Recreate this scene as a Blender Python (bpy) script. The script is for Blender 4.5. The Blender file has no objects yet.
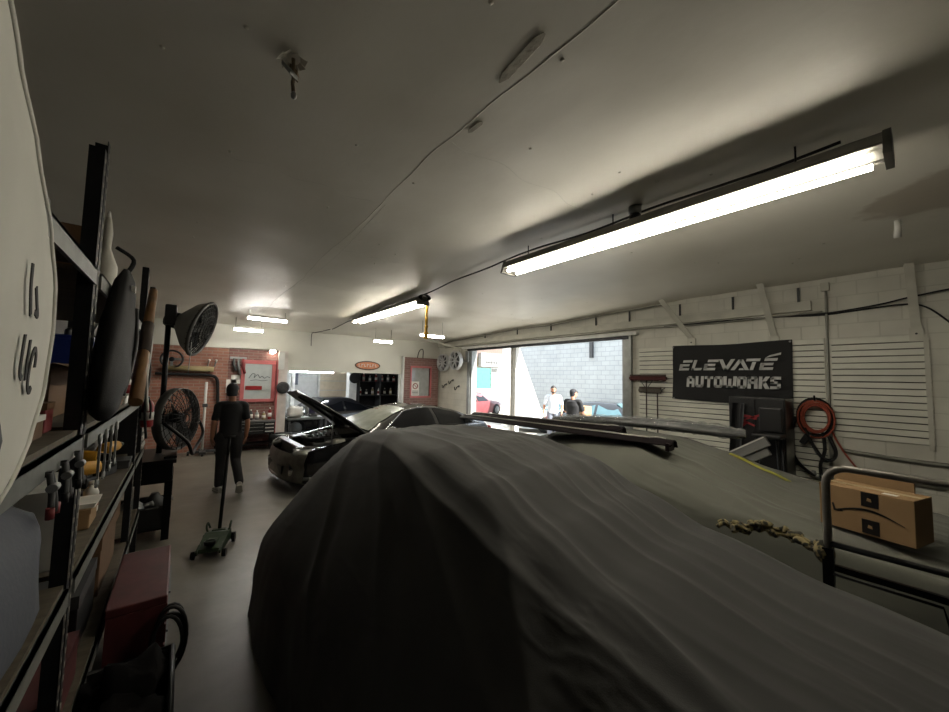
import bpy, bmesh, math, random
from mathutils import Vector, Matrix, noise, Quaternion

# ------------------------------------------------------------------ camera, world, exposure
SC = bpy.context.scene
COL = SC.collection
cam_d = bpy.data.cameras.new('camera'); cam = bpy.data.objects.new('camera', cam_d); COL.objects.link(cam)
cam_d.sensor_fit = 'HORIZONTAL'; cam_d.sensor_width = 36.0; cam_d.lens = 364.0/949.0*36.0
cam_d.clip_start = 0.02; cam_d.clip_end = 300
_y = Vector((183-474.5, -(373-356.0), -364.0)).normalized()
_x = Vector((930-474.5, -(389-356.0), -364.0)); _x = (_x - _y*_y.dot(_x)).normalized()
_z = _x.cross(_y)
cam.matrix_world = Matrix.Translation((0, 0, 1.9)) @ Matrix((_x, _y, _z)).to_4x4()
SC.camera = cam

world = bpy.data.worlds.new('world'); SC.world = world; world.use_nodes = True
_n = world.node_tree.nodes; _bg = _n['Background']
_bg.inputs['Color'].default_value = (0.80, 0.90, 1.0, 1); _bg.inputs['Strength'].default_value = 2.4
sun_d = bpy.data.lights.new('sun', 'SUN'); sun = bpy.data.objects.new('sun', sun_d); COL.objects.link(sun)
sun_d.energy = 22.0; sun_d.angle = math.radians(0.6); sun_d.color = (1.0, 0.95, 0.87)
sun.rotation_euler = (-Vector((0.2, -0.7, 0.68))).to_track_quat('-Z', 'Y').to_euler()
sun.location = (12, 0, 12)
TUBE = 42.0          # radiance of the big fluorescent tubes

vs = SC.view_settings
vs.view_transform = 'Standard'; vs.look = 'None'; vs.gamma = 1.0; vs.use_curve_mapping = False
vs.exposure = 0.3
SC.cycles.use_denoising = True
SC.cycles.max_bounces = 8; SC.cycles.diffuse_bounces = 5; SC.cycles.sample_clamp_indirect = 6.0

# ------------------------------------------------------------------ materials
def lin(c):
    c = c/255.0
    return c/12.92 if c <= 0.04045 else ((c+0.055)/1.055)**2.4
def rgb(r, g, b): return (lin(r), lin(g), lin(b), 1.0)
MATS = {}
def mat(name, col, rough=0.6, metal=0.0, var=0.15, scale=6.0, bump=0.0, bscale=40.0, emit=0.0, ecol=None,
        spec=0.5, trans=0.0, col2=None, stretch=None, coat=0.0, detail=5.0, alpha=1.0, sheen=0.0):
    if name in MATS: return MATS[name]
    m = bpy.data.materials.new(name); m.use_nodes = True
    nt = m.node_tree; N = nt.nodes; L = nt.links
    p = N['Principled BSDF']
    base = rgb(*col)
    p.inputs['Roughness'].default_value = rough; p.inputs['Metallic'].default_value = metal
    p.inputs['Specular IOR Level'].default_value = spec
    p.inputs['Transmission Weight'].default_value = trans
    p.inputs['Coat Weight'].default_value = coat; p.inputs['Coat Roughness'].default_value = 0.06
    p.inputs['Alpha'].default_value = alpha; p.inputs['Sheen Weight'].default_value = sheen
    tc = N.new('ShaderNodeTexCoord'); mp = N.new('ShaderNodeMapping')
    L.new(tc.outputs['Object'], mp.inputs['Vector'])
    if stretch: mp.inputs['Scale'].default_value = stretch
    nz = N.new('ShaderNodeTexNoise'); nz.inputs['Scale'].default_value = scale; nz.inputs['Detail'].default_value = detail
    L.new(mp.outputs['Vector'], nz.inputs['Vector'])
    cr = N.new('ShaderNodeValToRGB'); e = cr.color_ramp.elements
    e[0].position, e[1].position = (0.44, 0.54) if var >= 0.5 and col2 else (0.3, 0.72)
    if col2: e[0].color = rgb(*col2); e[1].color = base
    else:
        e[0].color = tuple(c*(1-var) for c in base[:3])+(1,); e[1].color = tuple(min(1, c*(1+var*0.6)) for c in base[:3])+(1,)
    L.new(nz.outputs['Fac'], cr.inputs['Fac']); L.new(cr.outputs['Color'], p.inputs['Base Color'])
    if bump > 0:
        n2 = N.new('ShaderNodeTexNoise'); n2.inputs['Scale'].default_value = bscale; n2.inputs['Detail'].default_value = 4
        L.new(mp.outputs['Vector'], n2.inputs['Vector'])
        b = N.new('ShaderNodeBump'); b.inputs['Strength'].default_value = bump; b.inputs['Distance'].default_value = 0.02
        L.new(n2.outputs['Fac'], b.inputs['Height']); L.new(b.outputs['Normal'], p.inputs['Normal'])
    if emit > 0:
        p.inputs['Emission Color'].default_value = rgb(*(ecol or col)); p.inputs['Emission Strength'].default_value = emit
    MATS[name] = m
    return m

def brick_mat(name, c1, c2, mortar, bw, bh, msize, rough=0.75, bump=0.4, axes='XZ', wear=0.25):
    """painted block / brick coursing mapped in the wall's own plane"""
    if name in MATS: return MATS[name]
    m = bpy.data.materials.new(name); m.use_nodes = True
    nt = m.node_tree; N = nt.nodes; L = nt.links; p = N['Principled BSDF']
    p.inputs['Roughness'].default_value = rough
    tc = N.new('ShaderNodeTexCoord'); sp = N.new('ShaderNodeSeparateXYZ'); cb = N.new('ShaderNodeCombineXYZ')
    L.new(tc.outputs['Object'], sp.inputs['Vector'])
    L.new(sp.outputs[axes[0]], cb.inputs['X']); L.new(sp.outputs[axes[1]], cb.inputs['Y'])
    bk = N.new('ShaderNodeTexBrick'); bk.inputs['Scale'].default_value = 1.0
    bk.inputs['Brick Width'].default_value = bw; bk.inputs['Row Height'].default_value = bh
    bk.inputs['Mortar Size'].default_value = msize; bk.inputs['Mortar Smooth'].default_value = 0.2
    bk.inputs['Color1'].default_value = rgb(*c1); bk.inputs['Color2'].default_value = rgb(*c2); bk.inputs['Mortar'].default_value = rgb(*mortar)
    L.new(cb.outputs['Vector'], bk.inputs['Vector'])
    nz = N.new('ShaderNodeTexNoise'); nz.inputs['Scale'].default_value = 2.2; nz.inputs['Detail'].default_value = 8
    L.new(tc.outputs['Object'], nz.inputs['Vector'])
    mr = N.new('ShaderNodeMapRange'); mr.inputs['From Min'].default_value = 0.3; mr.inputs['From Max'].default_value = 0.7
    mr.inputs['To Min'].default_value = 1.0-wear; mr.inputs['To Max'].default_value = 1.0
    L.new(nz.outputs['Fac'], mr.inputs['Value'])
    mx = N.new('ShaderNodeMix'); mx.data_type = 'RGBA'; mx.blend_type = 'MULTIPLY'; mx.inputs['Factor'].default_value = 1.0
    L.new(bk.outputs['Color'], mx.inputs[6]); L.new(mr.outputs['Result'], mx.inputs[7])
    L.new(mx.outputs[2], p.inputs['Base Color'])
    b = N.new('ShaderNodeBump'); b.inputs['Strength'].default_value = bump; b.inputs['Distance'].default_value = 0.01
    iv = N.new('ShaderNodeMath'); iv.operation = 'SUBTRACT'; iv.inputs[0].default_value = 1.0
    L.new(bk.outputs['Fac'], iv.inputs[1])
    ad = N.new('ShaderNodeMath'); ad.operation = 'MULTIPLY_ADD'; ad.inputs[1].default_value = 0.35
    L.new(nz.outputs['Fac'], ad.inputs[0]); L.new(iv.outputs[0], ad.inputs[2])
    L.new(ad.outputs[0], b.inputs['Height']); L.new(b.outputs['Normal'], p.inputs['Normal'])
    MATS[name] = m
    return m

def emit_mat(name, col, strength):
    if name in MATS: return MATS[name]
    m = bpy.data.materials.new(name); m.use_nodes = True
    N = m.node_tree.nodes; N.remove(N['Principled BSDF'])
    e = N.new('ShaderNodeEmission'); e.inputs['Color'].default_value = rgb(*col); e.inputs['Strength'].default_value = strength
    m.node_tree.links.new(e.outputs[0], N['Material Output'].inputs['Surface'])
    MATS[name] = m
    return m

def ceiling_mat():
    m = bpy.data.materials.new('painted_ceiling'); m.use_nodes = True
    nt = m.node_tree; N = nt.nodes; L = nt.links; p = N['Principled BSDF']
    p.inputs['Roughness'].default_value = 0.42; p.inputs['Specular IOR Level'].default_value = 0.5
    tc = N.new('ShaderNodeTexCoord')
    n1 = N.new('ShaderNodeTexNoise'); n1.inputs['Scale'].default_value = 0.9; n1.inputs['Detail'].default_value = 6
    L.new(tc.outputs['Object'], n1.inputs['Vector'])
    c1 = N.new('ShaderNodeValToRGB'); c1.color_ramp.elements[0].color = rgb(208, 204, 192); c1.color_ramp.elements[1].color = rgb(224, 221, 211)
    c1.color_ramp.elements[0].position = 0.3; c1.color_ramp.elements[1].position = 0.7
    L.new(n1.outputs['Fac'], c1.inputs['Fac'])
    # brown water stain around a leak beside the long light
    mp = N.new('ShaderNodeMapping'); mp.inputs['Location'].default_value = (-4.7, 0.25, 0); mp.inputs['Scale'].default_value = (1.0, 1.0, 0.0)
    L.new(tc.outputs['Object'], mp.inputs['Vector'])
    ln = N.new('ShaderNodeVectorMath'); ln.operation = 'LENGTH'; L.new(mp.outputs['Vector'], ln.inputs[0])
    n2 = N.new('ShaderNodeTexNoise'); n2.inputs['Scale'].default_value = 2.4; n2.inputs['Detail'].default_value = 5
    L.new(tc.outputs['Object'], n2.inputs['Vector'])
    ad = N.new('ShaderNodeMath'); ad.operation = 'MULTIPLY_ADD'; ad.inputs[1].default_value = 1.1
    L.new(n2.outputs['Fac'], ad.inputs[0]); L.new(ln.outputs['Value'], ad.inputs[2])
    mr = N.new('ShaderNodeMapRange'); mr.inputs['From Min'].default_value = 1.15; mr.inputs['From Max'].default_value = 1.0
    mr.inputs['To Max'].default_value = 0.5; mr.clamp = True
    L.new(ad.outputs[0], mr.inputs['Value'])
    mx = N.new('ShaderNodeMix'); mx.data_type = 'RGBA'; L.new(mr.outputs['Result'], mx.inputs['Factor'])
    L.new(c1.outputs['Color'], mx.inputs[6]); mx.inputs[7].default_value = rgb(142, 122, 100)
    L.new(mx.outputs[2], p.inputs['Base Color'])
    n3 = N.new('ShaderNodeTexNoise'); n3.inputs['Scale'].default_value = 3.0; n3.inputs['Detail'].default_value = 9
    L.new(tc.outputs['Object'], n3.inputs['Vector'])
    b = N.new('ShaderNodeBump'); b.inputs['Strength'].default_value = 0.22; b.inputs['Distance'].default_value = 0.03
    L.new(n3.outputs['Fac'], b.inputs['Height']); L.new(b.outputs['Normal'], p.inputs['Normal'])
    return m

# common materials
def std():
    mat('black_plastic', (22, 22, 24), 0.45, bump=0.05)
    mat('black_metal', (20, 20, 21), 0.4, 0.6)
    mat('shelf_steel', (38, 39, 42), 0.45, 0.4, var=0.3, scale=20)
    mat('galvanised', (150, 152, 150), 0.4, 0.8, var=0.2, scale=14)
    mat('chrome', (215, 216, 218), 0.12, 1.0)
    mat('white_paint', (205, 204, 198), 0.5, var=0.12)
    mat('white_plastic', (214, 212, 205), 0.45)
    mat('grey_metal', (120, 122, 122), 0.45, 0.6)
    mat('dark_grey', (60, 61, 62), 0.6)
    mat('cardboard', (148, 119, 84), 0.85, var=0.12, scale=3, bump=0.05)
    mat('brown_board', (104, 78, 55), 0.85, var=0.2)
    mat('plywood', (150, 128, 98), 0.75, var=0.25, scale=5, stretch=(1, 8, 1))
    mat('steel_shelf_edge', (150, 152, 145), 0.45, 0.4, var=0.35, scale=15)
    mat('rubber', (17, 17, 18), 0.8)
    mat('red_paint', (140, 26, 28), 0.4, var=0.25)
    mat('faded_red', (120, 42, 44), 0.6, var=0.3)
    mat('yellow', (205, 160, 40), 0.5)
    mat('glass', (235, 240, 240), 0.03, trans=1.0, var=0.0)
    mat('car_glass', (10, 12, 18), 0.06, spec=0.35, var=0.05)
    mat('black_car_paint', (13, 14, 17), 0.18, coat=0.8, var=0.05)
    mat('cable_black', (18, 18, 19), 0.6)
    mat('cable_orange', (150, 68, 46), 0.6)
    mat('paper', (215, 212, 204), 0.8, var=0.05)
    mat('skin', (172, 122, 96), 0.55, var=0.06)
    mat('hair', (24, 19, 16), 0.6)
std()
# ------------------------------------------------------------------ mesh helpers
PI = math.pi
PENDING = []
def use(me, m):
    """give a mesh its material; one defined further down is filled in at the end"""
    if isinstance(m, str):
        if m in MATS: me.materials.append(MATS[m])
        else: PENDING.append((me, m))
    else: me.materials.append(m)
class MB:
    """collects shapes, then links them as ONE mesh object"""
    def __init__(s): s.v = []; s.f = []; s.sm = []
    def add(s, vs, fs, smooth=False):
        o = len(s.v); s.v += [tuple(p) for p in vs]
        s.f += [tuple(i+o for i in f) for f in fs]; s.sm += [smooth]*len(fs)
        return s
    def box(s, lo, hi, M=None, bev=0.0):
        x0, y0, z0 = lo; x1, y1, z1 = hi
        if bev <= 0:
            vs = [(x0,y0,z0),(x1,y0,z0),(x1,y1,z0),(x0,y1,z0),(x0,y0,z1),(x1,y0,z1),(x1,y1,z1),(x0,y1,z1)]
            fs = [(3,2,1,0),(4,5,6,7),(0,1,5,4),(1,2,6,5),(2,3,7,6),(3,0,4,7)]
            if M: vs = [M @ Vector(p) for p in vs]
            return s.add(vs, fs)
        bm = bmesh.new(); bmesh.ops.create_cube(bm, size=1.0)
        for v in bm.verts:
            v.co = Vector(((x0+x1)/2+v.co.x*(x1-x0), (y0+y1)/2+v.co.y*(y1-y0), (z0+z1)/2+v.co.z*(z1-z0)))
        bmesh.ops.bevel(bm, geom=list(bm.edges), offset=min(bev, 0.45*min(abs(x1-x0), abs(y1-y0), abs(z1-z0))), segments=2, affect='EDGES', profile=0.6)
        bm.verts.index_update()
        vs = [M @ v.co if M else v.co.copy() for v in bm.verts]; fs = [[v.index for v in f.verts] for f in bm.faces]
        bm.free(); return s.add(vs, fs, False)
    def cbox(s, c, d, rz=0.0, bev=0.0, rx=0.0, ry=0.0):
        M = Matrix.Translation(c) @ Matrix.Rotation(rz, 4, 'Z') @ Matrix.Rotation(ry, 4, 'Y') @ Matrix.Rotation(rx, 4, 'X')
        return s.box((-d[0]/2, -d[1]/2, -d[2]/2), (d[0]/2, d[1]/2, d[2]/2), M, bev)
    def bar(s, a, b, w, t, up=(0, 0, 1)):
        """flat bar from a to b"""
        a = Vector(a); b = Vector(b); d = (b-a); l = d.length; d.normalize()
        u = Vector(up); sx = d.cross(u)
        if sx.length < 1e-4: sx = d.cross(Vector((1, 0, 0)))
        sx.normalize(); u = sx.cross(d)
        M = Matrix(((d.x, sx.x, u.x, a.x), (d.y, sx.y, u.y, a.y), (d.z, sx.z, u.z, a.z), (0, 0, 0, 1)))
        return s.box((0, -w/2, -t/2), (l, w/2, t/2), M)
    def tube(s, path, r, n=8, closed=False, caps=True, smooth=True):
        P = [Vector(p) for p in path]; m = len(P)
        if not hasattr(r, '__len__'): r = [r]*m
        vs = []; fs = []; prev = None
        for i, p in enumerate(P):
            if closed: t = P[(i+1) % m]-P[i-1]
            else: t = P[min(i+1, m-1)]-P[max(i-1, 0)]
            if t.length < 1e-9: t = Vector((0, 0, 1))
            t.normalize()
            if prev is None:
                a = Vector((0, 0, 1)) if abs(t.z) < 0.9 else Vector((1, 0, 0))
                u = t.cross(a).normalized()
            else:
                u = prev - t*prev.dot(t)
                if u.length < 1e-6: u = t.orthogonal()
                u.normalize()
            prev = u; w = t.cross(u)
            for k in range(n):
                a = 2*PI*k/n; vs.append(p + (u*math.cos(a)+w*math.sin(a))*r[i])
        rings = m if closed else m-1
        for i in range(rings):
            j = (i+1) % m
            for k in range(n):
                k2 = (k+1) % n; fs.append((i*n+k, i*n+k2, j*n+k2, j*n+k))
        s.add(vs, fs, smooth)
        if caps and not closed:
            o = len(s.v)-len(vs)
            s.f.append(tuple(o+k for k in reversed(range(n)))); s.sm.append(False)
            s.f.append(tuple(o+(m-1)*n+k for k in range(n))); s.sm.append(False)
        return s
    def cyl(s, a, b, r0, r1=None, n=12, smooth=True): return s.tube([a, b], [r0, r0 if r1 is None else r1], n, smooth=smooth)
    def lathe(s, prof, n=20, M=None, closed=False):
        """prof: (radius, height) pairs round the local Z axis"""
        vs = []; fs = []; m = len(prof)
        for (r, h) in prof:
            for k in range(n):
                a = 2*PI*k/n; p = Vector((r*math.cos(a), r*math.sin(a), h)); vs.append(M @ p if M else p)
        for i in range(m if closed else m-1):
            j = (i+1) % m
            for k in range(n):
                k2 = (k+1) % n; fs.append((i*n+k, i*n+k2, j*n+k2, j*n+k))
        s.add(vs, fs, True)
        if not closed:
            o = len(s.v)-len(vs)
            if prof[0][0] > 1e-4: s.f.append(tuple(o+k for k in reversed(range(n)))); s.sm.append(False)
            if prof[-1][0] > 1e-4: s.f.append(tuple(o+(m-1)*n+k for k in range(n))); s.sm.append(False)
        return s
    def ball(s, c, r, n=12, m=8):
        if not hasattr(r, '__len__'): r = (r, r, r)
        vs = []; fs = []
        for i in range(m+1):
            th = PI*i/m
            for k in range(n):
                a = 2*PI*k/n
                vs.append((c[0]+r[0]*math.sin(th)*math.cos(a), c[1]+r[1]*math.sin(th)*math.sin(a), c[2]-r[2]*math.cos(th)))
        for i in range(m):
            for k in range(n):
                k2 = (k+1) % n; fs.append((i*n+k, i*n+k2, (i+1)*n+k2, (i+1)*n+k))
        return s.add(vs, fs, True)
    def prism(s, poly, M, d):
        """poly: 2-D points in M's XY plane, extruded along its Z by d"""
        n = len(poly)
        vs = [M @ Vector((x, y, 0)) for x, y in poly] + [M @ Vector((x, y, d)) for x, y in poly]
        fs = [tuple(reversed(range(n))), tuple(range(n, 2*n))] + [(i, (i+1) % n, n+(i+1) % n, n+i) for i in range(n)]
        return s.add(vs, fs)
    def grid(s, fn, nu, nv, smooth=True, closeu=False):
        vs = [fn(i/(nu if closeu else nu-1), j/(nv-1)) for i in range(nu) for j in range(nv)]
        fs = []
        for i in range(nu if closeu else nu-1):
            i2 = (i+1) % nu
            for j in range(nv-1): fs.append((i*nv+j, i2*nv+j, i2*nv+j+1, i*nv+j+1))
        return s.add(vs, fs, smooth)
    def build(s, name, m, parent=None, fix=True):
        me = bpy.data.meshes.new(name)
        o = bpy.data.objects.new(name, me); COL.objects.link(o)
        if parent is None and s.v:       # origin at the base of the thing
            xs = [p[0] for p in s.v]; ys = [p[1] for p in s.v]; zs = [p[2] for p in s.v]
            c = Vector(((min(xs)+max(xs))/2, (min(ys)+max(ys))/2, min(zs)))
            o.location = c; V = [(p[0]-c.x, p[1]-c.y, p[2]-c.z) for p in s.v]
        else: V = s.v; o.parent = parent
        me.from_pydata(V, [], s.f); me.polygons.foreach_set('use_smooth', s.sm)
        use(me, m)
        if fix:
            bm = bmesh.new(); bm.from_mesh(me); bmesh.ops.recalc_face_normals(bm, faces=bm.faces); bm.to_mesh(me); bm.free()
        me.update()
        return o
def raw(s): return s
def tag(o, label=None, cat=None, group=None, kind=None):
    if label: o['label'] = label
    if cat: o['category'] = cat
    if group: o['group'] = group
    if kind: o['kind'] = kind
    return o
def struct(mb, name, m, parent=None):
    """a piece of the setting: vertices stay in room coordinates"""
    me = bpy.data.meshes.new(name); o = bpy.data.objects.new(name, me); COL.objects.link(o)
    me.from_pydata([tuple(p) for p in mb.v], [], mb.f); me.polygons.foreach_set('use_smooth', mb.sm)
    use(me, m)
    bm = bmesh.new(); bm.from_mesh(me); bmesh.ops.recalc_face_normals(bm, faces=bm.faces); bm.to_mesh(me); bm.free()
    if parent: o.parent = parent
    else: o['kind'] = 'structure'
    return o
def thing(name, label, cat, loc=(0, 0, 0), rz=0.0, group=None):
    o = bpy.data.objects.new(name, None); COL.objects.link(o); o.empty_display_size = 0.1
    o.location = loc; o.rotation_euler = (0, 0, rz)
    return tag(o, label, cat, group)
def single(mb, name, m, label, cat, group=None): return tag(mb.build(name, m), label, cat, group)
def copy_tree(o, parent=None):
    c = o.copy(); COL.objects.link(c)
    if parent: c.parent = parent
    for ch in o.children: copy_tree(ch, c)
    return c
def lerp(a, b, t): return a+(b-a)*t
def interp(tab, x):
    if x <= tab[0][0]: return tab[0][1]
    for (x0, y0), (x1, y1) in zip(tab, tab[1:]):
        if x <= x1:
            t = (x-x0)/(x1-x0); t = t*t*(3-2*t)*0.5+t*0.5
            return y0+(y1-y0)*t
    return tab[-1][1]
def smooth_path(pts, k=6):
    P = [Vector(p) for p in pts]; out = []
    for i in range(len(P)-1):
        p0 = P[max(i-1, 0)]; p1 = P[i]; p2 = P[i+1]; p3 = P[min(i+2, len(P)-1)]
        for j in range(k):
            t = j/k
            out.append(0.5*((2*p1)+(p2-p0)*t+(2*p0-5*p1+4*p2-p3)*t*t+(3*p1-p0-3*p2+p3)*t*t*t))
    out.append(P[-1]); return out
def fbm(x, y, z, o=4): return noise.fractal(Vector((x, y, z)), 1.0, 2.0, o)
def plane_M(o, u, v):
    """matrix whose X is u and Y is v, at o"""
    u = Vector(u).normalized(); v = Vector(v).normalized(); w = u.cross(v)
    return Matrix(((u.x, v.x, w.x, o[0]), (u.y, v.y, w.y, o[1]), (u.z, v.z, w.z, o[2]), (0, 0, 0, 1)))
def text_mesh(txt, size, M, name, m, parent, bold=0.0, shear=0.0, extrude=0.002, xs=1.0):
    cu = bpy.data.curves.new(name, 'FONT'); cu.body = txt; cu.size = size; cu.offset = bold; cu.shear = shear
    cu.extrude = extrude; cu.align_x = 'CENTER'; cu.align_y = 'CENTER'; cu.resolution_u = 3
    t = bpy.data.objects.new('tmp_text', cu); COL.objects.link(t)
    bpy.context.view_layer.update()
    me = bpy.data.meshes.new_from_object(t.evaluated_get(bpy.context.evaluated_depsgraph_get()))
    bpy.data.objects.remove(t)
    me.transform(M @ Matrix.Diagonal((xs, 1, 1, 1)))
    me.materials.clear(); me.materials.append(MATS[m])
    o = bpy.data.objects.new(name, me); COL.objects.link(o); me.name = name
    if parent: o.parent = parent
    return o
# ------------------------------------------------------------------ the room
WX = 7.3; BY = 11.2; LX = -1.05; FY = -3.2
mat('floor_concrete', (120, 115, 105), 0.38, var=0.35, scale=1.6, bump=0.12, bscale=9, detail=9, col2=(88, 84, 76))
brick_mat('block_wall', (220, 218, 206), (215, 213, 202), (206, 204, 192), 0.40, 0.20, 0.008, 0.6, 0.35, 'YZ', 0.18)
brick_mat('brick_wall', (170, 118, 98), (152, 100, 84), (162, 132, 116), 0.22, 0.075, 0.012, 0.75, 0.4, 'XZ', 0.3)
brick_mat('dark_brick', (140, 96, 88), (118, 78, 72), (140, 116, 106), 0.22, 0.075, 0.012, 0.75, 0.4, 'XZ', 0.3)
mat('back_wall_paint', (204, 202, 190), 0.55, var=0.08, scale=1.2)
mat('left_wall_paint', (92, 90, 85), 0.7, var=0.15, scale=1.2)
MATS['ceiling'] = ceiling_mat()

def ceil_z(x, y):
    b = interp([(-3.3, 3.49), (2.6, 3.49), (6.0, 3.36), (9.0, 3.30), (11.25, 3.17), (12, 3.15)], y)
    s = 0.018*fbm(x*0.55+7, y*0.55, 1.3, 3)
    w = 0.03*math.exp(-((x-6.2)/1.0)**2)*math.sin(y*1.9+0.6*math.sin(y*3.1))*(0.3+0.7*(y > 4))
    d = 0.004*math.exp(-((x-1.31-0.04*math.sin(y*1.3))/0.09)**2)          # swelling along the taped joint
    return b+s+w-d

mb = MB(); mb.box((LX-0.2, FY-0.2, -0.12), (WX, 17.2, 0.0)); struct(mb, 'floor', 'floor_concrete')
mb = MB()
mb.grid(lambda u, v: (lerp(LX-0.1, WX+0.2, u), lerp(FY-0.1, BY+0.12, v), ceil_z(lerp(LX-0.1, WX+0.2, u), lerp(FY-0.1, BY+0.12, v))), 90, 150)
mb.box((LX-0.2, FY-0.2, 3.62), (WX+0.25, BY+0.2, 3.72))  # unseen slab added over the ceiling to stop light coming through
ceiling = struct(mb, 'ceiling', 'ceiling')
mat('ceiling_joint', (206, 203, 192), 0.5, var=0.1, bump=0.2, bscale=30)
mat('ceiling_patch', (176, 171, 158), 0.8, var=0.15, scale=8, bump=0.5, bscale=14)
# taped joints in the ceiling: one long, a few crossing
def joint(pts, w, h, name='joint_strip', m='ceiling_joint'):
    mb = MB(); rows = []
    for i, (x, y) in enumerate(pts):
        a = Vector(pts[min(i+1, len(pts)-1)])-Vector(pts[max(i-1, 0)]); a.normalize(); nx, ny = -a.y, a.x
        ww = w*(0.7+0.6*noise.noise(Vector((x*2, y*2, 3))))
        for k, (o, hh) in enumerate(((-1, -0.006), (-0.45, h), (0.1, h*1.3), (0.5, h*0.7), (1, -0.006))):
            X = x+nx*o*ww; Y = y+ny*o*ww; rows.append((X, Y, ceil_z(X, Y)-hh))
    fs = [(i*5+k, i*5+k+1, i*5+k+6, i*5+k+5) for i in range(len(pts)-1) for k in range(4)]
    mb.add(rows, fs, True); return struct(mb, name, m, ceiling)
joint([(1.31+0.02*math.sin(y*2.3)+0.015*noise.noise(Vector((0, y*3, 0))), y) for y in [i*0.09 for i in range(-12, 122)]], 0.010, 0.0012)
joint([(1.39+0.03*math.sin(y*1.7), y) for y in [i*0.09 for i in range(34, 70)]], 0.006, 0.001)
for yy, x0, x1 in ((1.95, 1.32, 3.0), (3.1, 0.1, 1.3), (4.35, 1.35, 2.2), (6.1, -0.6, 6.8), (8.7, -0.6, 7.0)):
    joint([(lerp(x0, x1, t/30), yy+0.03*math.sin(t*0.6)) for t in range(31)], 0.007, 0.001)
for (px0, py0, px1, py1, w) in ((1.23, 1.38, 1.20, 1.04, 0.032), (1.345, 1.80, 1.35, 1.66, 0.02)):
    mb = MB(); n = 14; vs = []; 
    for i in range(n):
        t = i/(n-1); x = lerp(px0, px1, t); y = lerp(py0, py1, t); ww = w*min(1, 6*t+0.15, 6*(1-t)+0.25)*0.9
        for o, h in ((-1-0.2*noise.noise(Vector((i*1.3, px0*9, 0))), 0.002), (-0.85, 0.004), (0.85, 0.004), (1+0.2*noise.noise(Vector((i*1.1, 5, px0))), 0.002)): vs.append((x+o*ww, y, ceil_z(x, y)-h-0.002))
    mb.add(vs, [(i*4+k, i*4+k+1, i*4+k+5, i*4+k+4) for i in range(n-1) for k in range(3)]); struct(mb, 'plaster_patch', 'ceiling_patch', ceiling)
# popped nail heads
mb = MB()
random.seed(4)
for i in range(46):
    x = random.uniform(-0.3, 6.8); y = random.uniform(0.4, 7); z = ceil_z(x, y); mb.lathe([(0.012, 0), (0.008, -0.006), (0.002, -0.008)], 8, Matrix.Translation((x, y, z)))
struct(mb, 'nail_heads', 'ceiling_joint', ceiling)['kind'] = 'stuff'

DY0, DY1, DZ = 3.96, 9.36, 2.86
mb = MB()
mb.box((WX, FY-0.2, 0), (WX+0.22, DY0, 3.7)); mb.box((WX, DY1, 0), (WX+0.22, BY+0.2, 3.7)); mb.box((WX, DY0, DZ), (WX+0.22, DY1, 3.7))
mb.box((WX, BY+0.2, 0), (WX+0.22, 17.2, 3.7))
wall_right = struct(mb, 'wall_right', 'block_wall')
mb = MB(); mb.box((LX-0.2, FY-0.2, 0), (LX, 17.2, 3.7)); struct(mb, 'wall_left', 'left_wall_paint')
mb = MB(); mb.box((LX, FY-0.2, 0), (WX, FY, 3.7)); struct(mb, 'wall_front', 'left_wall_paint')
mb = MB(); mb.box((LX, BY, 2.58), (WX, BY+0.15, 3.7)); mb.box((2.02, BY, 2.02), (WX, BY+0.15, 2.58)); mb.box((5.75, BY, 0), (WX, BY+0.15, 2.02))
mb.box((2.1, BY-0.012, 2.30), (5.78, BY, 2.318))                    # thin bead on the header
wall_back = struct(mb, 'wall_back', 'back_wall_paint')
mb = MB(); mb.box((LX, BY, 0), (0.9, BY+0.15, 2.58)); struct(mb, 'wall_brick', 'brick_wall')
mb = MB(); mb.box((0.9, BY-0.03, 0), (2.02, BY+0.15, 2.58)); struct(mb, 'wall_brick_dark', 'dark_brick')
mb = MB(); mb.box((LX, BY-0.03, 2.56), (2.02, BY-0.0, 2.60)); struct(mb, 'trim_1', 'back_wall_paint')
# the bay behind the header
mat('bay_wall', (176, 178, 174), 0.6, var=0.1); mat('bay_shade', (34, 34, 36), 0.8)
mb = MB(); mb.box((LX, 17.0, 0), (WX, 17.2, 3.2)); mb.box((1.4, BY+0.15, 0), (1.55, 17.0, 3.2)); struct(mb, 'wall_bay', 'bay_wall')
mb = MB(); mb.box((LX, BY+0.15, 3.1), (WX, 17.2, 3.2)); struct(mb, 'ceiling_bay', 'bay_wall')
mb = MB(); mb.box((5.30, 14.5, 0), (WX, 14.6, 3.1)); struct(mb, 'wall_bay_shade', 'bay_shade')  # charcoal partition added to stand for the darkness on this side

# door opening: steel channels, mullion, header track
mat('door_steel', (150, 152, 150), 0.4, 0.5, var=0.2); mat('white_steel', (220, 220, 216), 0.4)
mb = MB(); mb.box((WX-0.05, DY0-0.10, 0), (WX+0.02, DY0+0.04, DZ+0.06)); mb.box((WX-0.09, DY0-0.11, 0), (WX-0.05, DY0-0.06, DZ+0.1))
mb.box((WX-0.02, DY0-0.02, 0), (WX+0.2, DY0+0.12, DZ)); struct(mb, 'trim_2', 'door_steel')
mb = MB(); mb.box((WX-0.05, DY1-0.04, 0), (WX+0.02, DY1+0.10, DZ+0.06)); mb.box((WX-0.10, DY1+0.0, 2.45), (WX-0.05, DY1+0.14, 2.82))
mb.box((WX-0.02, DY1-0.1, 0), (WX+0.2, DY1+0.02, DZ)); struct(mb, 'trim_3', 'door_steel')
mb = MB(); mb.box((WX+0.02, 7.30, 0), (WX+0.16, 7.44, DZ)); mb.box((WX-0.01, 7.44, 0), (WX+0.05, 7.48, DZ)); struct(mb, 'trim_4', 'white_steel')
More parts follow.
